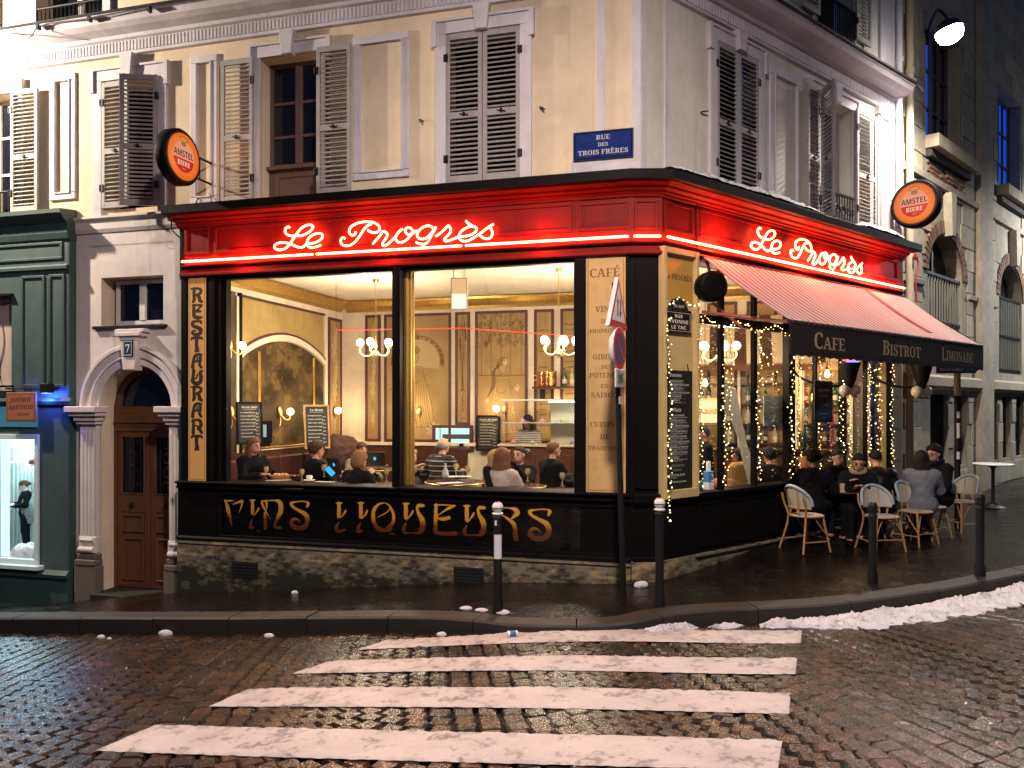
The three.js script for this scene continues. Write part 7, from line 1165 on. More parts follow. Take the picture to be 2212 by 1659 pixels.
// ------------------------------------------------------------------ heaters with globe lamps, black speaker, fairy lights
{
  const heater = (px, py, Z, label) => {
    const p = at(px, py, Z), g = thing('patio_heater', label, 'heater', [p.x, p.y, p.z], FB.turn), k = Z / 1700;
    part(g, 'hood', lathe([[0, 0], [6 * k, 0], [12 * k, 14 * k], [22 * k, 50 * k], [24 * k, 54 * k], [21 * k, 54 * k], [10 * k, 14 * k], [0, 8 * k]], 0, 0, 0, 20), C.iron);
    part(g, 'red_heat_lamp', rod([-25 * k, 60 * k, .0], [25 * k, 62 * k, .0], 3.2 * k), glow([1, .10, .10], 2.6)); part(g, 'blue_heat_lamp', rod([-18 * k, 55 * k, .03], [28 * k, 57 * k, .03], 2.5 * k), glow([.10, .22, 1], 2.2));
    part(g, 'arm', [tube([[0, 4 * k, 0], [-30 * k, 6 * k, -.3], [-50 * k, 30 * k, -.62], [-60 * k, 70 * k, -.72]], .018, 24, 6)], C.iron);
    for (const s of [-1, 1]) { part(g, 'globe', ball(s * 13 * k, -6 * k, .03 * s, 12.5 * k, 18, 12), mat([.72, .66, .55], .35)); part(g, 'globe_cap', lathe([[0, 0], [6 * k, 0], [7 * k, 3 * k], [0, 3 * k]], s * 13 * k, -21 * k, .03 * s, 12), C.brass); }
    lamp(p.clone().add(V3(0, .50, .1)), [1, .12, .12], .12, 4);
  };
  heater(1835, 838, 11.2, 'black heater with two globe lamps under the awning lettering BISTROT'); heater(1991, 840, 12.4, 'black heater with two globe lamps under the awning lettering LIMONADE');
  { const p = at(1535, 620, 9.5), g = thing('wall_speaker', 'round black speaker hanging under the upper left end of the awning', 'speaker', p.toArray(), .25); part(g, 'drum', lathe([[0, -.1], [.14, -.1], [.185, -.07], [.19, .07], [.14, .1], [0, .1]], 0, 0, 0, 28).rotateX(Math.PI / 2), C.black); part(g, 'bracket', rod([0, .18, -.02], [0, .34, -.1], .02), C.iron); }
  const wire = mat([.02, .03, .012], .7), bulbs = [glow([1, .68, .20], 5), glow([1, .62, .14], 3.2), glow([1, .84, .46], 7)], r = mulberry(77);
  const string = (pts, label, per = 26, spread = .05) => {   // pts in street B's axes
    const g = FB.thing('fairy_lights', label, 'string lights', 'strings of fairy lights round the terrace windows'), P = pts.map((p) => V3(...p)), c = new THREE.CatmullRomCurve3(P, false, 'centripetal'), L = c.getLength(), n = Math.max(6, Math.round(L * per * .95)), w = [], b = [[], [], []];
    for (let i = 0; i <= n * 2; i++) { const q = c.getPointAt(i / (n * 2)); w.push(q.add(V3((r() - .5) * spread * 1.6, (r() - .5) * spread * .6, r() * .03))); }
    part(g, 'wire', new THREE.TubeGeometry(new THREE.CatmullRomCurve3(w), n * 4, .0035, 4), wire);
    for (let i = 0; i < n; i++) { const q = w[(i * 2 + 1)]; const s = new THREE.IcosahedronGeometry(.0055 + .0065 * r() * r(), 1).translate(q.x + (r() - .5) * .02, q.y, q.z + .012); b[(r() * 3) | 0].push(s); }
    b.forEach((l, i) => l.length && part(g, 'bulbs', l, bulbs[i], { kind: 'stuff' })); return settle(g);
  };
  string([[.03, 2.72, .07], [.0, 2.4, .075], [.03, 1.8, .075], [.01, 1.2, .075], [.03, .7, .075], [.05, .3, .03]], 'fairy lights down the left edge of the chalk menu', 24);
  string([[.62, 2.72, .07], [.60, 2.3, .075], [.62, 1.7, .075], [.60, 1.1, .075], [.62, .68, .075]], 'fairy lights down the right edge of the chalk menu', 24);
  string([[.03, 2.82, .075], [.2, 2.93, .075], [.4, 2.86, .075], [.62, 2.90, .075]], 'fairy lights across the green street name plate', 24);
  string([[.66, 2.76, .04], [1.1, 2.66, .05], [1.5, 2.74, .05], [1.9, 2.64, .05], [2.3, 2.74, .05], [2.6, 2.56, .12]], 'fairy lights swagged along the black beam over the first panes', 26, .08);
  const posts = [[1.17, 'first'], [1.92, 'second'], [2.65, 'left side of the thick'], [2.85, 'right side of the thick'], [3.46, 'fourth'], [4.12, 'left side of the fifth'], [4.36, 'right side of the fifth'], [4.99, 'sixth'], [5.78, 'last']];
  for (const [u, l] of posts) { const w = u > 2.5 && u < 2.9 ? .065 : .025, top = u > 3 ? 2.55 : 2.66; string([[u, top, w], [u + .03, 2.1, w], [u - .02, 1.6, w], [u + .03, 1.1, w], [u, .66, w]], `fairy lights wound down the ${l} black window post`, u > 4 ? 30 : 26, .07); }
  string([[1.3, 2.64, .02], [1.32, 2.2, .02], [1.28, 1.6, .02], [1.31, 1.0, .02]], 'fairy lights hanging on the pane just right of the first post', 18, .04); string([[2.2, 2.5, .02], [2.2, 2.2, .02], [2.25, 1.9, .02]], 'short fairy light strand hanging over the pale poster', 30, .22);
  string([[5.3, 2.5, .02], [5.28, 2.0, .02], [5.34, 1.4, .02], [5.3, .9, .02]], 'fairy lights hanging on the pane next to the last post', 30, .16);
}
{ // cable stapled along the cornice at top left
  const c = FA.thing('cable', 'thin cable looped along the top of the cream cornice at top left', 'cable'), w = WA + .40; part(c, 'cable', tube([[-11.4, 7.16, w], [-10.2, 7.12, w + .01], [-9.4, 7.15, w], [-8.7, 7.02, w + .02], [-8.6, 6.98, w + .02], [-8.5, 7.12, w], [-7.6, 7.13, w + .01], [-6.6, 7.16, w], [-5.2, 7.15, w]], .009, 90, 5), C.zinc); part(c, 'clip', [-10.2, -8.5, -7.6, -6.6].map((u) => box(u - .02, u + .02, 7.10, 7.17, w - .05, w + .015)), C.zinc); settle(c); }
// ------------------------------------------------------------------ people: bodies as smooth fields, meshed
function netMesh(f, lo, hi, cell) {   // surface nets
  const n = [0, 1, 2].map((k) => Math.ceil((hi[k] - lo[k]) / cell) + 1), [nx, ny, nz] = n, S = new Float32Array(nx * ny * nz), id = (i, j, k) => (k * ny + j) * nx + i;
  for (let k = 0; k < nz; k++) for (let j = 0; j < ny; j++) for (let i = 0; i < nx; i++) S[id(i, j, k)] = f(lo[0] + i * cell, lo[1] + j * cell, lo[2] + k * cell);
  const V = new Int32Array(S.length).fill(-1), pos = [], idx = [];
  for (let k = 0; k < nz - 1; k++) for (let j = 0; j < ny - 1; j++) for (let i = 0; i < nx - 1; i++) {
    let c = 0, x = 0, y = 0, z = 0, inside = 0;
    for (let e = 0; e < 8; e++) if (S[id(i + (e & 1), j + (e >> 1 & 1), k + (e >> 2))] < 0) inside++;
    if (!inside || inside === 8) continue;
    for (const [a, b] of netMesh.E) {
      const va = S[id(i + (a & 1), j + (a >> 1 & 1), k + (a >> 2))], vb = S[id(i + (b & 1), j + (b >> 1 & 1), k + (b >> 2))];
      if ((va < 0) === (vb < 0)) continue; const t = va / (va - vb);
      x += lerp(a & 1, b & 1, t); y += lerp(a >> 1 & 1, b >> 1 & 1, t); z += lerp(a >> 2, b >> 2, t); c++;
    }
    V[id(i, j, k)] = pos.length / 3; pos.push(lo[0] + (i + x / c) * cell, lo[1] + (j + y / c) * cell, lo[2] + (k + z / c) * cell);
  }
  const q = (a, b, c, d, s) => s ? idx.push(a, b, c, a, c, d) : idx.push(a, c, b, a, d, c);
  for (let k = 1; k < nz - 1; k++) for (let j = 1; j < ny - 1; j++) for (let i = 1; i < nx - 1; i++) {
    const s = S[id(i, j, k)] < 0;
    if (s !== S[id(i + 1, j, k)] < 0) q(V[id(i, j - 1, k - 1)], V[id(i, j, k - 1)], V[id(i, j, k)], V[id(i, j - 1, k)], s);
    if (s !== S[id(i, j + 1, k)] < 0) q(V[id(i - 1, j, k - 1)], V[id(i - 1, j, k)], V[id(i, j, k)], V[id(i, j, k - 1)], s);
    if (s !== S[id(i, j, k + 1)] < 0) q(V[id(i - 1, j - 1, k)], V[id(i, j - 1, k)], V[id(i, j, k)], V[id(i - 1, j, k)], s);
  }
  const g = new THREE.BufferGeometry(); g.setAttribute('position', new THREE.Float32BufferAttribute(pos, 3)); g.setIndex(idx); g.computeVertexNormals(); return g;
}
netMesh.E = [[0, 1], [2, 3], [4, 5], [6, 7], [0, 2], [1, 3], [4, 6], [5, 7], [0, 4], [1, 5], [2, 6], [3, 7]];
const smin = (a, b, k) => { const h = Math.max(k - Math.abs(a - b), 0) / k; return Math.min(a, b) - h * h * k * .25; };
function capField(bones, k, grow = 0) {   // bones [[x,y,z,r],[x,y,z,r]]
  return (x, y, z) => { let d = 9; for (const [a, b] of bones) { const bx = b[0] - a[0], by = b[1] - a[1], bz = b[2] - a[2], px = x - a[0], py = y - a[1], pz = z - a[2], t = clamp((px * bx + py * by + pz * bz) / (bx * bx + by * by + bz * bz + 1e-9), 0, 1), ex = px - bx * t, ey = py - by * t, ez = pz - bz * t; d = smin(d, Math.sqrt(ex * ex + ey * ey + ez * ez) - lerp(a[3], b[3], t) - grow, k); } return d; };
}
const boundsOf = (bones, m) => { const lo = [9, 9, 9], hi = [-9, -9, -9]; for (const b of bones) for (const p of b) for (let k = 0; k < 3; k++) { lo[k] = Math.min(lo[k], p[k] - p[3] - m); hi[k] = Math.max(hi[k], p[k] + p[3] + m); } return [lo, hi]; };
const ell = (x, y, z, c, r) => { const a = (x - c[0]) / r[0], b = (y - c[1]) / r[1], d = (z - c[2]) / r[2], k = Math.sqrt(a * a + b * b + d * d); return (k - 1) * Math.min(...r); };
const headField = (x, y, z) => { let d = ell(x, y, z, [0, .025, -.012], [.076, .090, .096]); d = smin(d, ell(x, y, z, [0, -.055, .022], [.056, .062, .066]), .035); d = smin(d, ell(x, y, z, [0, -.005, .092], [.012, .030, .016]), .014); d = smin(d, ell(x, y, z, [0, -.022, .100], [.017, .012, .014]), .012); for (const s of [-1, 1]) { d = smin(d, ell(x, y, z, [s * .078, -.005, -.01], [.012, .030, .018]), .010); d = Math.max(d, -ell(x, y, z, [s * .032, .008, .098], [.018, .011, .016])); } d = smin(d, ell(x, y, z, [0, -.062, .080], [.022, .009, .012]), .012); return d; };
const headGeo = netMesh(headField, [-.11, -.13, -.13], [.11, .135, .13], .007);
const smax = (a, b, k) => -smin(-a, -b, k);
const hairField = {
  short: (x, y, z) => smax(ell(x, y, z, [0, .029, -.016], [.083, .099, .106]) + .004 * Math.sin(x * 160 + y * 90) * Math.sin(z * 140), smax(-(y - (.008 + .72 * z)), -(y + .098), .02), .035),
  curly: (x, y, z) => smax(ell(x, y, z, [0, .036, -.018], [.101, .110, .120]) + .014 * Math.sin(x * 120 + 1) * Math.sin(z * 110) * Math.sin(y * 115), smax(-(y - (.006 + .70 * z)), -(y + .105), .02), .035),
  long: (x, y, z) => { let d = Math.max(ell(x, y, z, [0, .026, -.018], [.094, .106, .114]), -(y - (-.004 + .66 * z))); const b = Math.max(ell(x, y, z, [0, -.14, -.065], [.108, .185, .062]) + .005 * Math.sin(x * 190), -(-z - .002)); d = smin(d, b, .03); for (const s of [-1, 1]) d = smin(d, ell(x, y, z, [s * .082, -.10, -.005], [.024, .15, .040]), .02); return d; },
  bob: (x, y, z) => { let d = Math.max(ell(x, y, z, [0, .022, -.020], [.102, .112, .118]) + .007 * Math.sin(x * 150 + z * 60), -(y - (-.004 + .7 * z))); const b = ell(x, y, z, [0, -.05, -.055], [.102, .08, .070]) + .006 * Math.sin(x * 170 + y * 30); return smin(d, b, .03); },
  tied: (x, y, z) => { const d = Math.max(ell(x, y, z, [0, .030, -.016], [.084, .098, .106]), -(y - (-.01 + .66 * z))); return smin(d, ell(x, y, z, [0, .0, -.13], [.038, .04, .034]), .02); },
  bald: (x, y, z) => Math.max(ell(x, y, z, [0, .022, -.014], [.083, .090, .104]) + .003 * Math.sin(x * 200) * Math.sin(z * 200), y - .035 + .3 * z, -(y + .06), z - .015),
};
const hairGeo = {}; for (const k in hairField) hairGeo[k] = netMesh(hairField[k], [-.14, -.36, -.17], [.14, .18, .13], .009);
C.skin = mat([.50, .27, .18], .55); C.skinDim = mat([.42, .22, .14], .55); C.eye = mat([.02, .012, .01], .2); C.lip = mat([.32, .10, .08], .5);
// a hand: palm, four unequal fingers bent at the knuckles, a thumb from the side; wrist at origin, fingers along +z, palm down
const handGeo = (() => { const b = [[[0, 0, -.03, .024], [0, 0, .01, .026]], [[-.018, 0, .03, .020], [.018, 0, .03, .020]], [[-.022, 0, .06, .016], [.022, 0, .06, .016]]]; [[-.030, .066, .028], [-.010, .074, .032], [.010, .072, .030], [.029, .062, .024]].forEach(([x, z, l]) => { b.push([[x, .0, z, .0098], [x * 1.08, -.008, z + l, .009]], [[x * 1.08, -.008, z + l, .009], [x * 1.1, -.026, z + l * 1.7, .008]]); }); b.push([[-.026, 0, .02, .014], [-.050, -.006, .045, .011]], [[-.050, -.006, .045, .011], [-.052, -.014, .072, .009]]); const [lo, hi] = boundsOf(b, .01); return netMesh(capField(b, .008), lo, hi, .0048); })();
const handMirror = handGeo.clone().scale(-1, 1, 1);
function person(o) {
  const g = thing('person', o.label, 'person', [o.p.x, o.p.y, o.p.z], o.turn, o.group), st = o.stand, sc = o.scale || 1; g.scale.setScalar(sc);
  const hy = st ? .90 : .52, lean = o.lean || 0, up = (d, f = 0) => [0, hy + d * Math.cos(lean) - f * Math.sin(lean), d * Math.sin(lean) + f * Math.cos(lean)], side = (p, s) => [p[0] + s, p[1], p[2]];
  const hip = [0, hy, 0], waist = up(.16), chest = up(.33, .01), neck = up(.49, .0), hd = up(.50, .0), hp = [hd[0] + .02 * Math.sin(o.yaw || 0), hd[1] + .145 * Math.cos(lean * .5 + (o.pitch || 0) * .5), hd[2] + .03 + .10 * Math.sin(lean * .5 + (o.pitch || 0))];
  const shL = side(up(.43), -.175), shR = side(up(.43), .175), arm = o.arms || {};
  const eL = arm.eL || [shL[0] - .07, shL[1] - .24, shL[2] + .12], eR = arm.eR || [shR[0] + .07, shR[1] - .24, shR[2] + .12], hL = arm.hL || [-.12, hy + .24, shL[2] + .32], hR = arm.hR || [.12, hy + .24, shR[2] + .32];
  const r = (p, w) => [...p, w], torso = [[r(side(hip, -.07), .125), r(side(hip, .07), .125)], [r(hip, .13), r(waist, .125)], [r(waist, .12), r(chest, .13)], [r(side(chest, -.07), .115), r(side(chest, .07), .115)], [r(side(up(.42), -.12), .068), r(side(up(.42), .12), .068)], [r(up(.40), .09), r(up(.45), .07)]];
  const armsB = [[r(shL, .060), r(eL, .046)], [r(eL, .046), r(hL, .031)], [r(shR, .060), r(eR, .046)], [r(eR, .046), r(hR, .031)]];
  const kn = (s) => st ? [s * .10, .47, .02] : [s * .11, .50, .43], an = (s) => st ? [s * .11, .08, -.01] : [s * .12, .09, .40], toe = (s) => st ? [s * .12, .04, .14] : [s * .13, .04, .54], hj = (s) => [s * .095, hy - .02, .02];
  const legs = [-1, 1].flatMap((s) => [[r(hj(s), .088), r(kn(s), .062)], [r(kn(s), .060), r(an(s), .042)], [r(an(s), .044), r(toe(s), .038)]]);
  const neckB = [[r(up(.42), .062), r([lerp(neck[0], hp[0], .7), lerp(neck[1], hp[1], .6), lerp(neck[2], hp[2], .6)], .052)]];
  const all = [...torso, ...armsB, ...legs, ...neckB], [lo, hi] = boundsOf(all, .03);
  const body = [netMesh(capField(all, .04, -.006), lo, hi, .02)];
  const E = new THREE.Euler(o.pitch || 0, o.yaw || 0, o.roll || 0, 'YXZ'), HM = new THREE.Matrix4().makeRotationFromEuler(E).setPosition(...hp);
  body.push(headGeo.clone().applyMatrix4(HM));
  for (const [e, h, gg, pm] of [[eL, hL, handGeo, o.palmL], [eR, hR, handMirror, o.palmR]]) { const d = V3(h[0] - e[0], h[1] - e[1], h[2] - e[2]).normalize(); const q = new THREE.Quaternion().setFromUnitVectors(V3(0, 0, 1), d); if (pm) q.multiply(new THREE.Quaternion().setFromAxisAngle(V3(0, 0, 1), pm)); body.push(gg.clone().applyQuaternion(q).translate(h[0] + d.x * .02, h[1] + d.y * .02, h[2] + d.z * .02)); }
  part(g, 'body', body, o.skin || C.skin);
  const hair = part(g, 'hair', hairGeo[o.hair || 'short'].clone().applyMatrix4(HM), o.hairM);
  const face = [], onH = (q) => q.applyMatrix4(HM);
  for (const s of [-1, 1]) part(g, 'eye', onH(ball(s * .032, .006, .0815, .0105, 8, 6)), C.eye);
  part(g, 'mouth', onH(ball(0, -.062, .0905, .02, 8, 6).scale(1, .22, 1).translate(0, -.0485, 0)), C.lip);
  part(g, 'eyebrow', [onH(rod([-.046, .028, .078], [-.018, .031, .088], .004, .004, 5)), onH(rod([.046, .028, .078], [.018, .031, .088], .004, .004, 5))], o.hairM);
  if (o.glasses) part(g, 'glasses', [-1, 1].flatMap((s) => [onH(new THREE.TorusGeometry(.022, .0028, 6, 18).translate(s * .033, .006, .098)), onH(rod([s * .055, .008, .096], [s * .08, .006, .0], .0025, .0025, 5))]), C.black);
  const cf = [...torso, ...armsB], [l2, h2] = boundsOf(cf, .05), cuff = capField(cf, .05, .016), wr = (x, y, z) => Math.min(Math.hypot(x - hL[0], y - hL[1], z - hL[2]), Math.hypot(x - hR[0], y - hR[1], z - hR[2])) - .035;
  const fold = (x, y, z) => .005 * Math.sin(y * 46 + x * 21) * Math.sin(x * 33 - z * 29);
  part(g, o.garment || 'coat', netMesh((x, y, z) => Math.max(cuff(x, y, z) + fold(x, y, z), -wr(x, y, z)), l2, h2, .0185), o.coat);
  if (o.collar) part(g, 'collar', new THREE.TorusGeometry(.085, .036, 8, 20).rotateX(Math.PI / 2 + lean + .15).translate(...neck.map((q, k) => lerp(q, hp[k], .22))), o.collar);
  const lg = capField(legs.concat([[r(side(hip, -.06), .125), r(side(hip, .06), .125)]]), .04, .012), [l3, h3] = boundsOf(legs, .15); part(g, 'trousers', netMesh((x, y, z) => Math.max(lg(x, y, z), -(y - .10)), l3, h3, .024), o.trousers || C.trouser);
  part(g, 'shoe', [-1, 1].map((s) => ball(0, 0, 0, .05, 12, 8).scale(.95, .95, 2.4).translate(toe(s)[0], .046, toe(s)[2] - .05)), C.black);
  if (o.extra) o.extra(g, { up, side, hp, HM, shL, shR });
  return g;
}
const hairM = (c) => mat(c, .7, { phys: { specularIntensity: .4 }, map: scaled(T.grain, .08), bump: scaled(T.grain, .06), bs: .002 }), cloth = (c, k = .2) => mat(c, .92, { phys: { specularIntensity: .3 }, map: scaled(T.knit, k), bump: scaled(T.knit, k), bs: .002 });
C.trouser = cloth([.007, .007, .009]);
const H = { brown: hairM([.075, .035, .016]), dark: hairM([.014, .010, .009]), fair: hairM([.26, .13, .06]), grey: hairM([.42, .38, .34]), auburn: hairM([.17, .075, .04]), blond: hairM([.34, .22, .10]) };
const K = { black: cloth([.005, .005, .006]), navy: cloth([.008, .009, .013]), pale: cloth([.52, .44, .40]), grey: cloth([.20, .21, .25]), leather: mat([.004, .004, .005], .4, { phys: { specularIntensity: .5 }, bump: scaled(T.plasterBump, .25), bs: .003 }), brown: cloth([.05, .03, .02]), beige: cloth([.30, .26, .19]) };
const stripesTex = (a, b, n, k) => { const t = tex(64, (i, j) => ((j / 64 * n) % 1) < k ? b : a); const c = t.clone(); c.repeat.set(1 / .5, 1 / .5); c.needsUpdate = true; return mat([1, 1, 1], .9, { map: c, bump: scaled(T.knit, .15), bs: .002 }); };
K.stripe = stripesTex([.012, .011, .012], [.34, .29, .22], 7, .16); K.breton = stripesTex([.5, .47, .43], [.02, .02, .025], 16, .5);
// inside: seat the figure so that its head centre meets the given point of the photograph
const headAt = (px, py, Z, rise = 1.165) => { const p = at(px, py, Z); p.y -= rise; return p; };
const T1 = FA.turn;
const inside = 'people seated inside the café';
person({ label: 'long-haired woman in dark clothes in profile at the left end of the left window', p: headAt(540, 962, 11.35), turn: T1 + 1.25, lean: .12, hair: 'long', hairM: H.auburn, coat: K.black, group: inside });
person({ label: 'curly brown-haired person in black seen from behind beside the pine-framed blackboard', p: headAt(670, 972, 11.2), turn: T1 + 2.6, lean: .15, hair: 'curly', hairM: H.brown, coat: K.black, group: inside });
person({ label: 'dim person facing left just behind the curly brown-haired one', p: headAt(697, 974, 12.0), turn: T1 - 1.2, lean: .1, hair: 'short', hairM: H.dark, coat: K.brown, skin: C.skinDim, group: inside });
person({ label: 'fair-haired person in black seen from behind holding a blue lit phone', p: headAt(757, 992, 10.55), turn: T1 + 2.85, lean: .28, pitch: .1, hair: 'bob', hairM: H.fair, coat: K.black, group: inside, arms: { hL: [-.05, .92, .36], hR: [.12, .80, .36] } });
person({ label: 'woman with tied hair and grey jumper behind the open laptop', p: headAt(778, 970, 12.6), turn: T1 + .75, lean: .12, yaw: .1, hair: 'tied', hairM: H.brown, coat: K.beige, collar: K.beige, group: inside });
person({ label: 'white-haired balding man in black striped jumper seen from behind', p: headAt(945, 962, 11.5), turn: T1 + 2.85, lean: .22, hair: 'bald', hairM: H.grey, coat: K.stripe, garment: 'jumper', group: inside, arms: { eR: [.33, .72, .12], hR: [.27, .74, .34] } });
person({ label: 'person half hidden by the gilded column holding a cup', p: headAt(884, 985, 12.2), turn: T1 + .9, lean: .1, hair: 'bob', hairM: H.blond, coat: K.beige, group: inside, arms: { hL: [-.02, .98, .26], eL: [-.22, .78, .12] } });
person({ label: 'woman in pale knitted coat with dark shoulder strap seen from behind', p: headAt(1078, 1000, 10.2), turn: T1 + 2.85, lean: .10, hair: 'long', hairM: H.auburn, coat: K.pale, group: inside, scale: 1.06,
  extra: (g, { up }) => part(g, 'shoulder_strap', new THREE.TubeGeometry(new THREE.CatmullRomCurve3([V3(.16, 1.0, .06), V3(.13, 1.02, -.09), V3(.02, .82, -.165), V3(-.1, .62, -.165), V3(-.17, .52, -.08)]), 30, .042, 8).scale(1, 1, 1.0), K.black) });
person({ label: 'blond woman with orange scarf behind the pale knitted coat', p: headAt(1058, 990, 10.95), turn: T1 + 1.9, lean: .12, hair: 'long', hairM: H.blond, coat: K.brown, collar: cloth([.5, .12, .07]), group: inside });
person({ label: 'man in black with his hand raised to his face in the right window', p: headAt(1130, 982, 11.0), turn: T1 - .35, lean: .12, hair: 'short', hairM: H.dark, coat: K.black, group: inside, arms: { eR: [.25, .80, .2], hR: [.07, .98, .22], hL: [-.14, .78, .32] } });
person({ label: 'reddish-grey haired man in dark coat seen from behind at the right of the right window', p: headAt(1186, 972, 10.9), turn: T1 + 2.4, lean: .1, hair: 'short', hairM: H.auburn, coat: K.black, group: inside });
{ const p = at(1143, 918, 13.75); person({ label: 'dark-haired person in striped top standing behind the glass counter', p: V3(p.x, FLOOR, p.z), turn: T1 - .3, stand: true, hair: 'long', hairM: H.dark, coat: K.breton, garment: 'striped_top', scale: 1, pitch: .25, arms: { hL: [-.18, 1.08, .3], hR: [.16, 1.06, .32] } }); }
{ const p = FB.at(FB.pix(1521, 960, -.9)[0], FLOOR, -.9); person({ label: 'dark figure standing behind the first street panes', p, turn: FB.turn - 2.2, stand: true, hair: 'short', hairM: H.dark, coat: K.black, scale: .92 }); }
person({ label: 'dark-coated person seated behind the mustard armchair panes', p: headAt(1668, 985, 11.3), turn: FB.turn + 2.6, lean: .1, hair: 'curly', hairM: H.dark, coat: K.black, group: inside });
person({ label: 'long-haired person in black seated behind the third street pane', p: headAt(1612, 985, 11.2), turn: FB.turn - 2.5, lean: .1, hair: 'long', hairM: H.dark, coat: K.black, group: inside });
// ------------------------------------------------------------------ the terrace
C.rattan = mat([.42, .24, .09], .5, { map: scaled(T.paint, .2) }); C.caneWeave = mat([.50, .47, .40], .6, { map: scaled(T.weave, .024), bump: scaled(T.weave, .024), bs: .0015 }); C.rim = mat([.36, .46, .54], .5, { map: scaled(T.weave, .02) });
function makeChair(label) {
  const g = thing('cafe_chair', label, 'chair', [0, 0, 0], 0, 'rattan bistro chairs on the terrace');
  part(g, 'seat', [lathe([[0, .445], [.19, .45], [.205, .455], [.21, .465], [.19, .475], [0, .468]], 0, 0, 0, 28).scale(1.02, 1, 1)], C.caneWeave);
  part(g, 'seat_rim', new THREE.TorusGeometry(.207, .013, 8, 32).rotateX(Math.PI / 2).translate(0, .458, 0), C.rattan);
  const leg = (x, z, tx, tz) => part(g, 'leg', rod([x, 0, z], [tx, .45, tz], .0135, .016, 10), C.rattan);
  leg(-.215, .20, -.155, .13); leg(.215, .20, .155, .13);
  const back = (s) => [[s * .235, 0, -.24], [s * .17, .45, -.15], [s * .215, .62, -.185], [s * .21, .74, -.215]];
  for (const s of [-1, 1]) part(g, 'leg', tube(back(s), .0145, 24, 8), C.rattan);
  const rim = []; for (let i = 0; i <= 16; i++) { const a = Math.PI * i / 16; rim.push([.225 * Math.cos(a), .60 + .25 * Math.sin(a) ** .75, -.19 - .05 * Math.sin(a) + .10 * Math.abs(Math.cos(a)) ** 3]); }
  part(g, 'back_rim', tube(rim, .021, 60, 8), C.rim);
  const pos = [], idx = []; for (let i = 0; i <= 20; i++) for (let j = 0; j <= 6; j++) { const a = Math.PI * i / 20, t = j / 6, x = .215 * Math.cos(a), yt = .60 + .245 * Math.sin(a) ** .75; pos.push(x, lerp(.565, yt, t), lerp(-.185, -.19 - .05 * Math.sin(a), t) + .09 * Math.abs(Math.cos(a)) ** 3); } for (let i = 0; i < 20; i++) for (let j = 0; j < 6; j++) { const p = i * 7 + j, q = p + 7; idx.push(p, q, p + 1, q, q + 1, p + 1); }
  const bg = new THREE.BufferGeometry(); bg.setAttribute('position', new THREE.Float32BufferAttribute(pos, 3)); bg.setIndex(idx); bg.computeVertexNormals(); part(g, 'back_panel', bg, C.caneWeave);
  part(g, 'back_rail', tube([[-.215, .565, -.10], [-.12, .565, -.18], [0, .565, -.195], [.12, .565, -.18], [.215, .565, -.10]], .011, 24, 6), C.rattan);
  const hoop = []; for (let i = 0; i <= 10; i++) { const a = Math.PI * i / 10; hoop.push([.085 * Math.cos(a), .465 + .095 * Math.sin(a), -.188]); } part(g, 'hoop', tube(hoop, .010, 24, 6), C.rattan);
  for (const s of [-1, 1]) part(g, 'back_stay', rod([s * .085, .46, -.175], [s * .085, .80, -.225], .010, .010, 8), C.rattan);
  for (const s of [-1, 1]) { part(g, 'stretcher', rod([s * .205, .14, .185], [s * .218, .14, -.215], .009, .009, 8), C.rattan); part(g, 'brace', tube([[s * .195, .20, .178], [s * .12, .36, .15], [s * .05, .445, .12]], .008, 14, 6), C.rattan); part(g, 'brace', tube([[s * .205, .20, .17], [s * .19, .36, .04], [s * .18, .445, -.02]], .008, 14, 6), C.rattan); }
  part(g, 'stretcher', rod([-.208, .17, .187], [.208, .17, .187], .009, .009, 8), C.rattan);
  return g;
}
const spots = [   // foot of the chair (px, py), distance, the way its sitter faces (0 = to the viewer), label
  [1742, 1178, 10.25, 1.9, 'rattan chair in side view at the left end of the terrace'], [1905, 1184, 10.45, 3.0, 'rattan chair with its back to the viewer behind the plain bollard'],
  [1978, 1160, 10.9, 2.65, 'rattan chair turned slightly right, next right of the one behind the bollard'], [2008, 1145, 11.4, 2.7, 'rattan chair under the woman in the grey coat'],
  [2072, 1122, 12.0, -1.9, 'empty rattan chair in side view at the right end of the terrace'], [1950, 1110, 12.6, -.6, 'white-rimmed rattan chair mostly hidden behind the grey coat'], [1800, 1150, 11.4, .5, 'rattan chair under the man facing the street'], [1860, 1150, 11.2, -.6, 'rattan chair under the man with the fur hood']];
let c0;
spots.forEach(([px, py, Z, turn, label], i) => { const p = at(px, py, Z), y = paveY(p.x, Z); if (!i) { c0 = makeChair(label); c0.position.set(p.x, y, p.z); c0.rotation.y = turn; } else copyOf(c0, label, [p.x, y, p.z], turn); });
const outside = 'people seated on the café terrace', onT = (px, py, Z) => { const p = at(px, py, Z); return V3(p.x, paveY(p.x, Z) - .0, p.z); };
const sit = (px, Z, o) => person({ p: onT(px, 1100, Z), group: outside, ...o });
sit(1752, 10.75, { label: 'dark long-coated person at the left of the terrace group seen from behind', turn: 2.4, lean: .2, hair: 'curly', hairM: H.dark, coat: K.black, scale: .99 });
sit(1800, 11.3, { label: 'short-haired man in dark coat facing the street in the terrace group', turn: .25, lean: .12, pitch: .12, hair: 'short', hairM: H.dark, coat: K.black, collar: K.black, scale: 1.0, arms: { hL: [-.02, .84, .34], hR: [.08, .82, .36] } });
sit(1852, 11.1, { label: 'man with pale fur hood looking down in the terrace group', turn: -.35, lean: .28, pitch: .45, hair: 'short', hairM: H.dark, coat: K.navy, collar: cloth([.36, .27, .17], .06), arms: { hL: [-.06, .80, .4], hR: [.06, .82, .4] } });
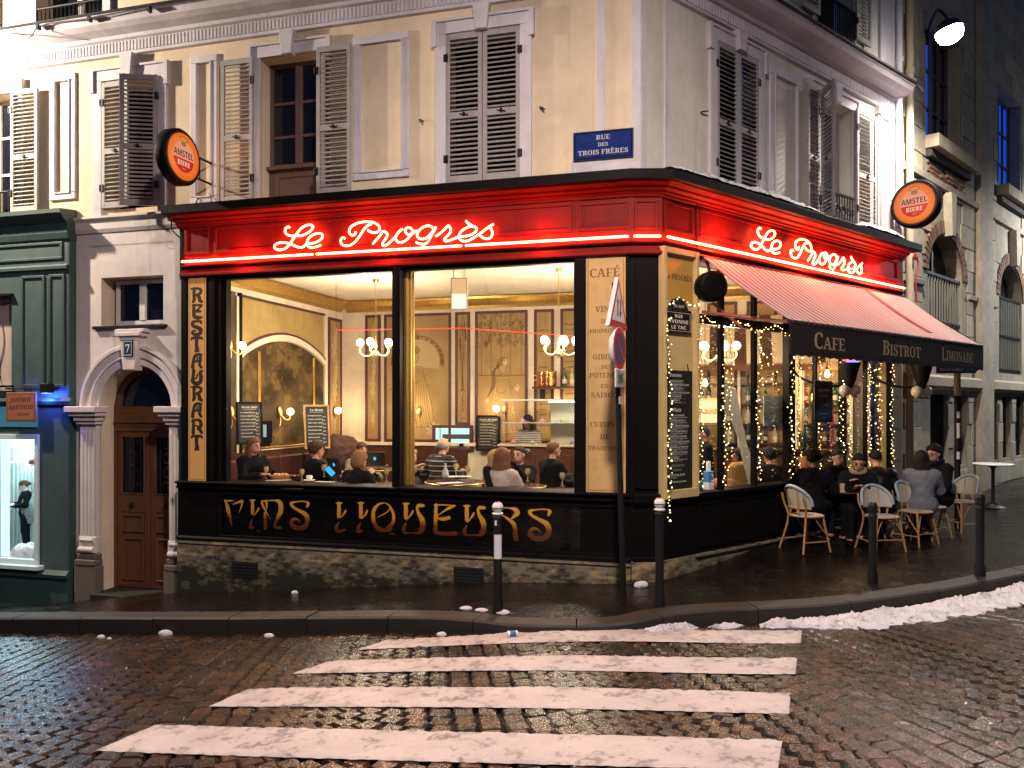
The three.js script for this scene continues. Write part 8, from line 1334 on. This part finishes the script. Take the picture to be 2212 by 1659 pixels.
sit(1903, 11.0, { label: 'person in shiny black leather jacket hunched with back to the viewer', turn: 2.95, lean: .42, pitch: .35, hair: 'short', hairM: H.dark, coat: K.leather, garment: 'jacket', scale: 1.05 });
sit(1992, 11.1, { label: 'woman with long black hair and grey coat seen from behind', turn: 2.75, lean: .12, hair: 'long', hairM: H.dark, coat: K.grey, scale: 1.0 });
sit(2030, 12.0, { label: 'man with glasses and dark scarf beside the grey-coated woman', turn: -1.15, lean: .14, pitch: .18, hair: 'curly', hairM: H.dark, coat: K.navy, collar: K.navy, glasses: true, scale: 1.04 });
{ const t = (px, Z, h, r, label, m) => { const p = at(px, 1100, Z), y = paveY(p.x, Z), g = thing('terrace_table', label, 'table', [p.x, y, p.z], 0); part(g, 'tabletop', lathe([[0, h], [r, h], [r + .006, h - .012], [r, h - .026], [0, h - .026]], 0, 0, 0, 36), m); part(g, 'pedestal', lathe([[0, h - .03], [.09, h - .035], [.025, h - .08], [.025, .1], [.04, .07], [.2, .02], [.21, 0], [0, 0]], 0, 0, 0, 16), C.iron); return [p, y + h]; };
  const [p, h] = t(1826, 10.95, .73, .30, 'dark round table amid the terrace group', C.tableTop); t(1990, 12.0, .73, .28, 'dark round table between the grey-coated woman and the man with glasses', C.tableTop);
  const p2 = at(2145, 1001, 14.6), y2 = paveY(p2.x, 14.6), g = thing('terrace_table', 'white round table standing alone before the stone house', 'table', [p2.x, y2, p2.z], 0), hh = p2.y - y2; part(g, 'tabletop', lathe([[0, hh], [.34, hh], [.345, hh - .012], [.34, hh - .03], [0, hh - .03]], 0, 0, 0, 36), C.china); part(g, 'pedestal', lathe([[0, hh - .03], [.09, hh - .04], [.03, hh - .1], [.03, .1], [.22, .02], [.22, 0], [0, 0]], 0, 0, 0, 16), C.iron);
  const gl = thing('glass', 'small drinking glass on the table of the terrace group', 'glass', [p.x - .1, h, p.z + .14]); part(gl, 'glass', lathe([[0, .004], [.03, .004], [.036, .11], [.033, .11], [.027, .01], [0, .01]], 0, 0, 0, 18), mat([.5, .4, .25], .1)); part(gl, 'coaster', lathe([[0, .003], [.05, .003], [.05, 0]], 0, 0, 0, 18), C.china); }
// the shop display at the left: a woman in a grey shawl on a lit plinth
{ const w = -.15 - .42, p = FA.at(FA.pix(57, 1075, w)[0], -.58, w), sk = mat([.62, .42, .34], .55);
  person({ label: 'woman in dark dress and grey shawl in the lit shop display', p, turn: FA.turn - .55, stand: true, hair: 'tied', hairM: H.brown, coat: K.black, garment: 'dress', trousers: K.black, skin: sk, scale: .66, pitch: .3, yaw: -.2, arms: { eL: [-.24, 1.10, .08], hL: [-.02, 1.12, .24], eR: [.24, 1.10, .06], hR: [.06, 1.08, .25] },
    extra: (g) => part(g, 'shawl', netMesh((x, y, z) => { const o = ell(x, y, z, [.02, 1.02, -.02], [.27, .42, .20]), i = ell(x, y, z, [.0, .98, .03], [.235, .46, .165]); return Math.max(o + .006 * Math.sin(x * 60), -i, y - 1.34, Math.min(z - .04, .07 - x)); }, [-.32, .55, -.26], [.34, 1.42, .24], .015), cloth([.40, .39, .38], .1)) });
  const heap = FA.thing('cloth_heap', 'white fabric heaped at the foot of the lit shop display', 'cloth'); for (const [px, v, r] of [[46, -.58, .16], [68, -.56, .18], [80, -.6, .12]]) { const u = FA.pix(px, 1190, w + .26)[0]; const q = new THREE.IcosahedronGeometry(r, 3), a = q.attributes.position; for (let i = 0; i < a.count; i++) { const k = .75 + .5 * N(nMid, (a.getX(i) + u) * 900 | 0, (a.getY(i) + a.getZ(i)) * 900 | 0); a.setXYZ(i, a.getX(i) * k, Math.max(-.1, a.getY(i) * k), a.getZ(i) * k * .7); } q.computeVertexNormals(); part(heap, 'cloth', q.translate(u, v, w + .26), mat([.72, .72, .74], .9)); } settle(heap); }
// ------------------------------------------------------------------ street lamps
const WARM = [1, .80, .58], COOL = [1, .93, .84];
function streetLamp(label, arm0, head, dir, color, power, angle, k, pen = .5) {   // arm0: where the bracket meets its wall or post
  const g = thing('street_lamp', label, 'street lamp', head.toArray()), L = (p) => p.clone().sub(head);
  const q = new THREE.Quaternion().setFromUnitVectors(V3(0, -1, 0), dir.clone().normalize());
  part(g, 'lamp_hood', lathe([[0, .17], [.07, .165], [.16, .11], [.205, .02], [.205, 0], [.19, 0], [.15, .09], [0, .14]], 0, 0, 0, 24).applyQuaternion(q), C.zinc);
  const bulb = part(g, 'lamp_glass', lathe([[.20, .0], [.198, -.06], [.17, -.14], [.10, -.19], [0, -.205], [0, .02], [.20, .0]], 0, 0, 0, 24).applyQuaternion(q), glow(color, k));
  part(g, 'bracket', [tube([L(arm0), L(arm0).lerp(V3(0, .3, 0), .5).add(V3(0, .25, 0)), V3(0, .16, 0)], .024, 20, 8), lathe([[.06, -.12], [.06, .12], [0, .12]], ...L(arm0).toArray(), 10)], C.iron);
  const s = new THREE.SpotLight(new THREE.Color().setRGB(...color), power, 0, angle, pen, 2); s.position.copy(head).addScaledVector(dir.clone().normalize(), .225); s.target.position.copy(s.position).add(dir);
  s.castShadow = true; s.shadow.radius = power > 250 ? 14 : 4; scene.add(s, s.target); return g;
}
{
  const p = FB.at(6.06, 7.62, .81);
  streetLamp('bright round street lamp hung from the stone house at top right', FS.at(1.25, 8.6, 0), p, V3(.26, -1, .06), COOL, 150, 1.40, 60, .3);
  streetLamp('street lamp on the cream wall beyond the left edge', FA.at(-11.3, 7.5, WA), FA.at(-11.3, 7.0, 1.5), V3(.75, -.45, -.45), [1, .85, .66], 210, 1.45, 40);
  streetLamp('street lamp on a long arm high over the road, above the picture', V3(.5, 8.9, 3), V3(.5, 8.2, -2.4), V3(-.02, -1, -.32), [1, .83, .73], 320, 1.35, 30);
  streetLamp('street lamp on the stone house beyond the right edge', FS.at(10.5, 7.6, 0), FS.at(9.4, 7.3, 3.4), V3(-.35, -1, -.25), [.90, .95, 1], 190, 1.3, 40);
}
settle(house); settle(front);
renderer.render(scene, camera);
